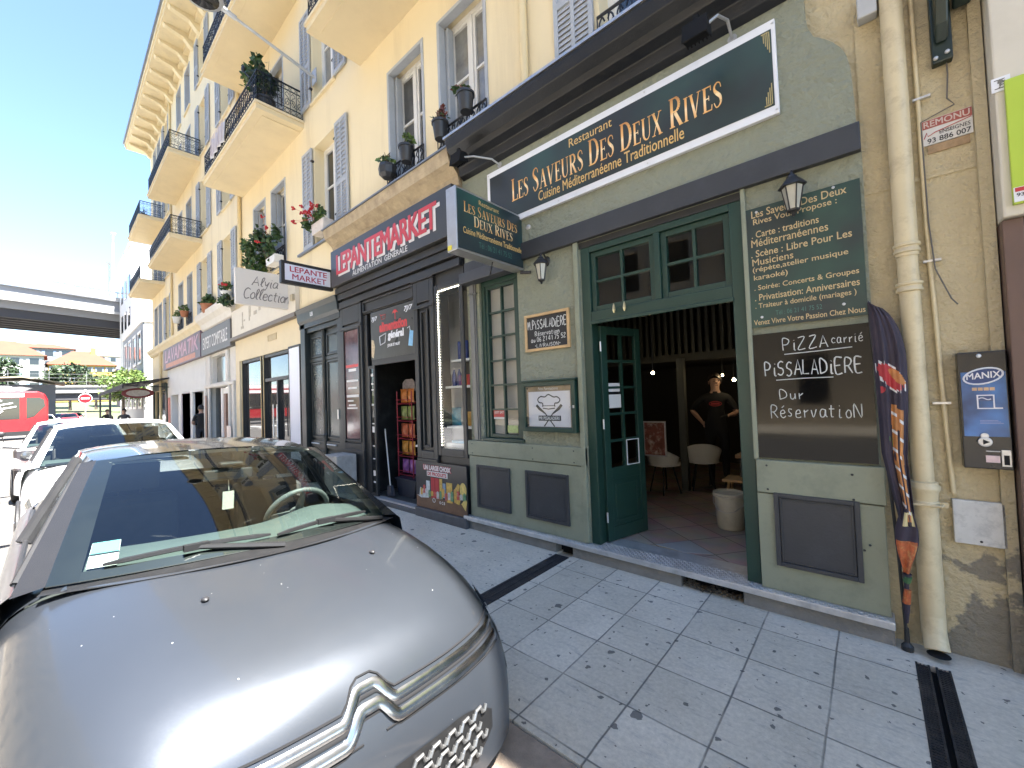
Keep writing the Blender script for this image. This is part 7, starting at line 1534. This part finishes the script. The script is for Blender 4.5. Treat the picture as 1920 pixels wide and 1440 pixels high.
# houses and trees on the rising ground far behind
TIL=mat("roof_tiles",(.17,.048,.026),.85,var=.15,vs=.6,dirt=(.11,.045,.03),ds=.4,da=.5)
m=MB(); V=m.grid(lambda u,v:Vector((-135-240*u,-160+320*v,-.25+9*u+6*math.sin(u*5)*math.sin(v*7)*u)),16,16); m.make("hill",mat("hill_scrub",(.10,.12,.05),.9,var=.3,vs=.2),kind="structure",smooth=True)
def house(label,x0,x1,y0,y1,z0,zt,wallm,roof='hip',rh=2.4,nst=3,nw=6,base=0.):
    t=thing("house",label,"house",((x0+x1)/2,(y0+y1)/2,z0)); m=MB(); m.box(x0,y0,z0-3,x1,y1,zt); m.make("house_wall",wallm,t)
    if roof=='hip':
        e=.7; m=MB(); a=[(x0-e,y0-e,zt),(x1+e,y0-e,zt),(x1+e,y1+e,zt),(x0-e,y1+e,zt)]; d=(x1-x0)/2+e; r0=((x0+x1)/2,y0-e+d*.8,zt+rh); r1=((x0+x1)/2,y1+e-d*.8,zt+rh)
        m.poly([a[0],a[1],r0]); m.poly([a[1],a[2],r1,r0]); m.poly([a[2],a[3],r1]); m.poly([a[3],a[0],r0,r1]); m.poly(a[::-1]); ro=m.make("roof",TIL,t)
        m=MB(); yy=(y0+y1)/2+2; m.box((x0+x1)/2+.5,yy,zt+rh*.5,(x0+x1)/2+1.6,yy+1.3,zt+rh+1.2); m.make("chimney",wallm,ro)
        m=MB(); yy=y0+(y1-y0)*.3; m.box(x1-2.5,yy,zt+.2,x1-.3,yy+2.4,zt+1.5); m.make("dormer",wallm,ro)
    else: m=MB(); m.box(x0-.3,y0-.3,zt+.001,x1+.3,y1+.3,zt+.6); m.make("roof",wallm,t)
    hh=(zt-z0)/nst
    for s in range(nst):
        for k in range(nw):
            yy=y0+(y1-y0)*(k+.5)/nw; w=(y1-y0)/nw*.24; m=MB(); m.box(x1+.001,yy-w,z0+hh*(s+.28),x1+.06,yy+w,z0+hh*(s+.8)); wn=m.make("window",DGL,t); m=MB()
            for q in (-1,1): m.box(x1+.001,yy+q*w*1.05,z0+hh*(s+.28),x1+.10,yy+q*w*1.75,z0+hh*(s+.8))
            m.make("shutter",GRS if (s+k)%3 else mat("shutter_blue",(.16,.22,.32),.6,var=.1),wn)
    return t
HW1=mat("house_white",(.36,.35,.33),.8,var=.05,vs=.5); HW2=mat("house_yellow",(.40,.25,.06),.8,var=.06,vs=.5); HW3=mat("house_lilac",(.16,.13,.20),.8,var=.08,vs=.5); HW4=mat("house_cream",(.36,.31,.25),.8,var=.06,vs=.5); HW5=mat("house_grey",(.2,.195,.2),.8,var=.08,vs=.5)
house("white house with a red tiled hip roof at the left edge above the bus",-205,-190,-32,-5.4,8,19.2,HW1,nst=3,nw=7,rh=5.0)
house("yellow house with long red tiled roof behind the dark tree",-208,-194,-4.6,10.6,8,17.0,HW2,nst=3,nw=6,rh=5.2)
house("grey gabled house behind the white house, its dark roof showing over it",-250,-236,-24,2,14,26.5,HW5,nst=3,nw=6)
house("cream flat roofed building high on the right beyond the yellow house",-262,-250,9,26,16,25.5,HW4,roof='flat',nst=3,nw=5)
house("lilac house with dark windows right of the yellow house",-190,-180,10.6,13.2,6,14.6,HW3,roof='flat',nst=3,nw=2)
house("narrow pale house beside the lilac house",-184,-174,13.4,17,6,16.4,HW1,roof='flat',nst=4,nw=2)
def tree(label,x,y,z0,h,rad,n,s,seed,mats,name="tree",trunk=.25,clump=14,group=None,core=.3):
    rn=random.Random(seed); t=thing(name,label,"tree",(x,y,z0),group=group); c=(x,y,z0+h-rad[2])
    m=MB(); m.tube([(x,y,z0),(x+.1*rad[0],y,z0+(h-rad[2])*.6),(x,y+.05,z0+h-rad[2])],[trunk,trunk*.7,trunk*.5],8)
    for k in range(8): a=rn.uniform(0,6.28); m.tube([(x,y,z0+h-rad[2]*1.5),(x+math.cos(a)*rad[0]*.4,y+math.sin(a)*rad[1]*.4,z0+h-rad[2]*.9),(x+math.cos(a)*rad[0]*.75,y+math.sin(a)*rad[1]*.75,z0+h-rad[2]*rn.uniform(.3,.9))],[trunk*.4,trunk*.25,trunk*.1],5)
    m.make("trunk",mat("bark",(.10,.08,.06),.9,var=.2,vs=4),t); m=MB(); leaves(m,c,rad,n,s,rn,0,clump=clump,core=core); m.make("crown",mats,t); return t
LG1=mat("tree_leaf",(.045,.07,.025),.6,var=.35,vs=.8); LG2=mat("tree_leaf_light",(.085,.11,.04),.6,var=.3,vs=.8); LG3=mat("tree_leaf_dark",(.03,.055,.02),.6,var=.3,vs=.8)
tree("broad dark green tree in front of the yellow house",-122,-1.3,2,9.2,(3.2,3.6,3.4),3200,.55,31,[LG1,LG3]); tree("light green tree beside the broad dark tree",-118,2.2,2,7.2,(2.4,2.2,2.4),1800,.5,32,[LG1,LG2]); tree("dark green tree at the left edge above the bus roof",-112,-9.6,2,9.2,(2.6,2.6,2.6),1800,.5,33,[LG3,LG1])
tree("bright yellow green clipped tree rising over the pub awning",-41.0,-.25,.0,4.65,(3.4,1.35,1.1),5200,.17,34,[mat("bright_leaf",(.085,.125,.018),.5,var=.3,vs=3),mat("bright_leaf_dark",(.07,.12,.02),.5,var=.3,vs=3)],clump=22,core=.2,trunk=.12)
# kerbside clutter and hut seen past the bus
t=thing("canopy_hut","low hut with a pale beige canopy roof behind the bus","hut",(-75,-7,0)); m=MB(); m.box(-80,-12,0,-74,-3.4,5.1); m.make("hut_wall",HW5,t); m=MB(); m.prism([(-13,5.4),(-6,5.9),(-2.6,5.15),(-2.6,5.3),(-6,6.05),(-13,5.6)],'x',-81,-73.5); m.make("canopy_roof",mat("canopy_beige",(.34,.29,.21),.8,var=.05),t)
# ================================================================== BUILDINGS ACROSS THE STREET (only seen mirrored in glass)
OPW=mat("opposite_render",(.64,.56,.44),.8,var=.06,vs=.4,dirt=(.48,.39,.28),ds=.5,da=.4)
for i,(x0,x1,h,lab) in enumerate(((-36,-14,15,"sand coloured five storey building across the street, opposite the boutique"),(-13.9,14,17,"pale brown five storey building across the street, opposite the restaurant"))):
    t=thing("opposite_building",lab,"building",((x0+x1)/2,-17,0)); hs=[]
    k=x0+1.2
    while k<x1-1.5:
        for f in range(5): hs.append((k,k+1.1,.9+f*3.1,3.0+f*3.1))
        k+=2.6
    m=MB(); wall(m,x0,x1,-.1,h,-17,-17.4,hs); m.box(x0,-17.5,h,x1,-16.3,h+.4); m.box(x0,-26,-.1,x1,-25.5,h); m.box(x0,-25.49,h,x1,-17.51,h+.3); m.make("facade_wall",OPW,t)
    m=MB()
    for a,b,c,d in hs: m.box(a+.05,-17.32,c,b-.05,-17.28,d)
    o=m.make("windows",DGL,t); o['kind']="stuff"
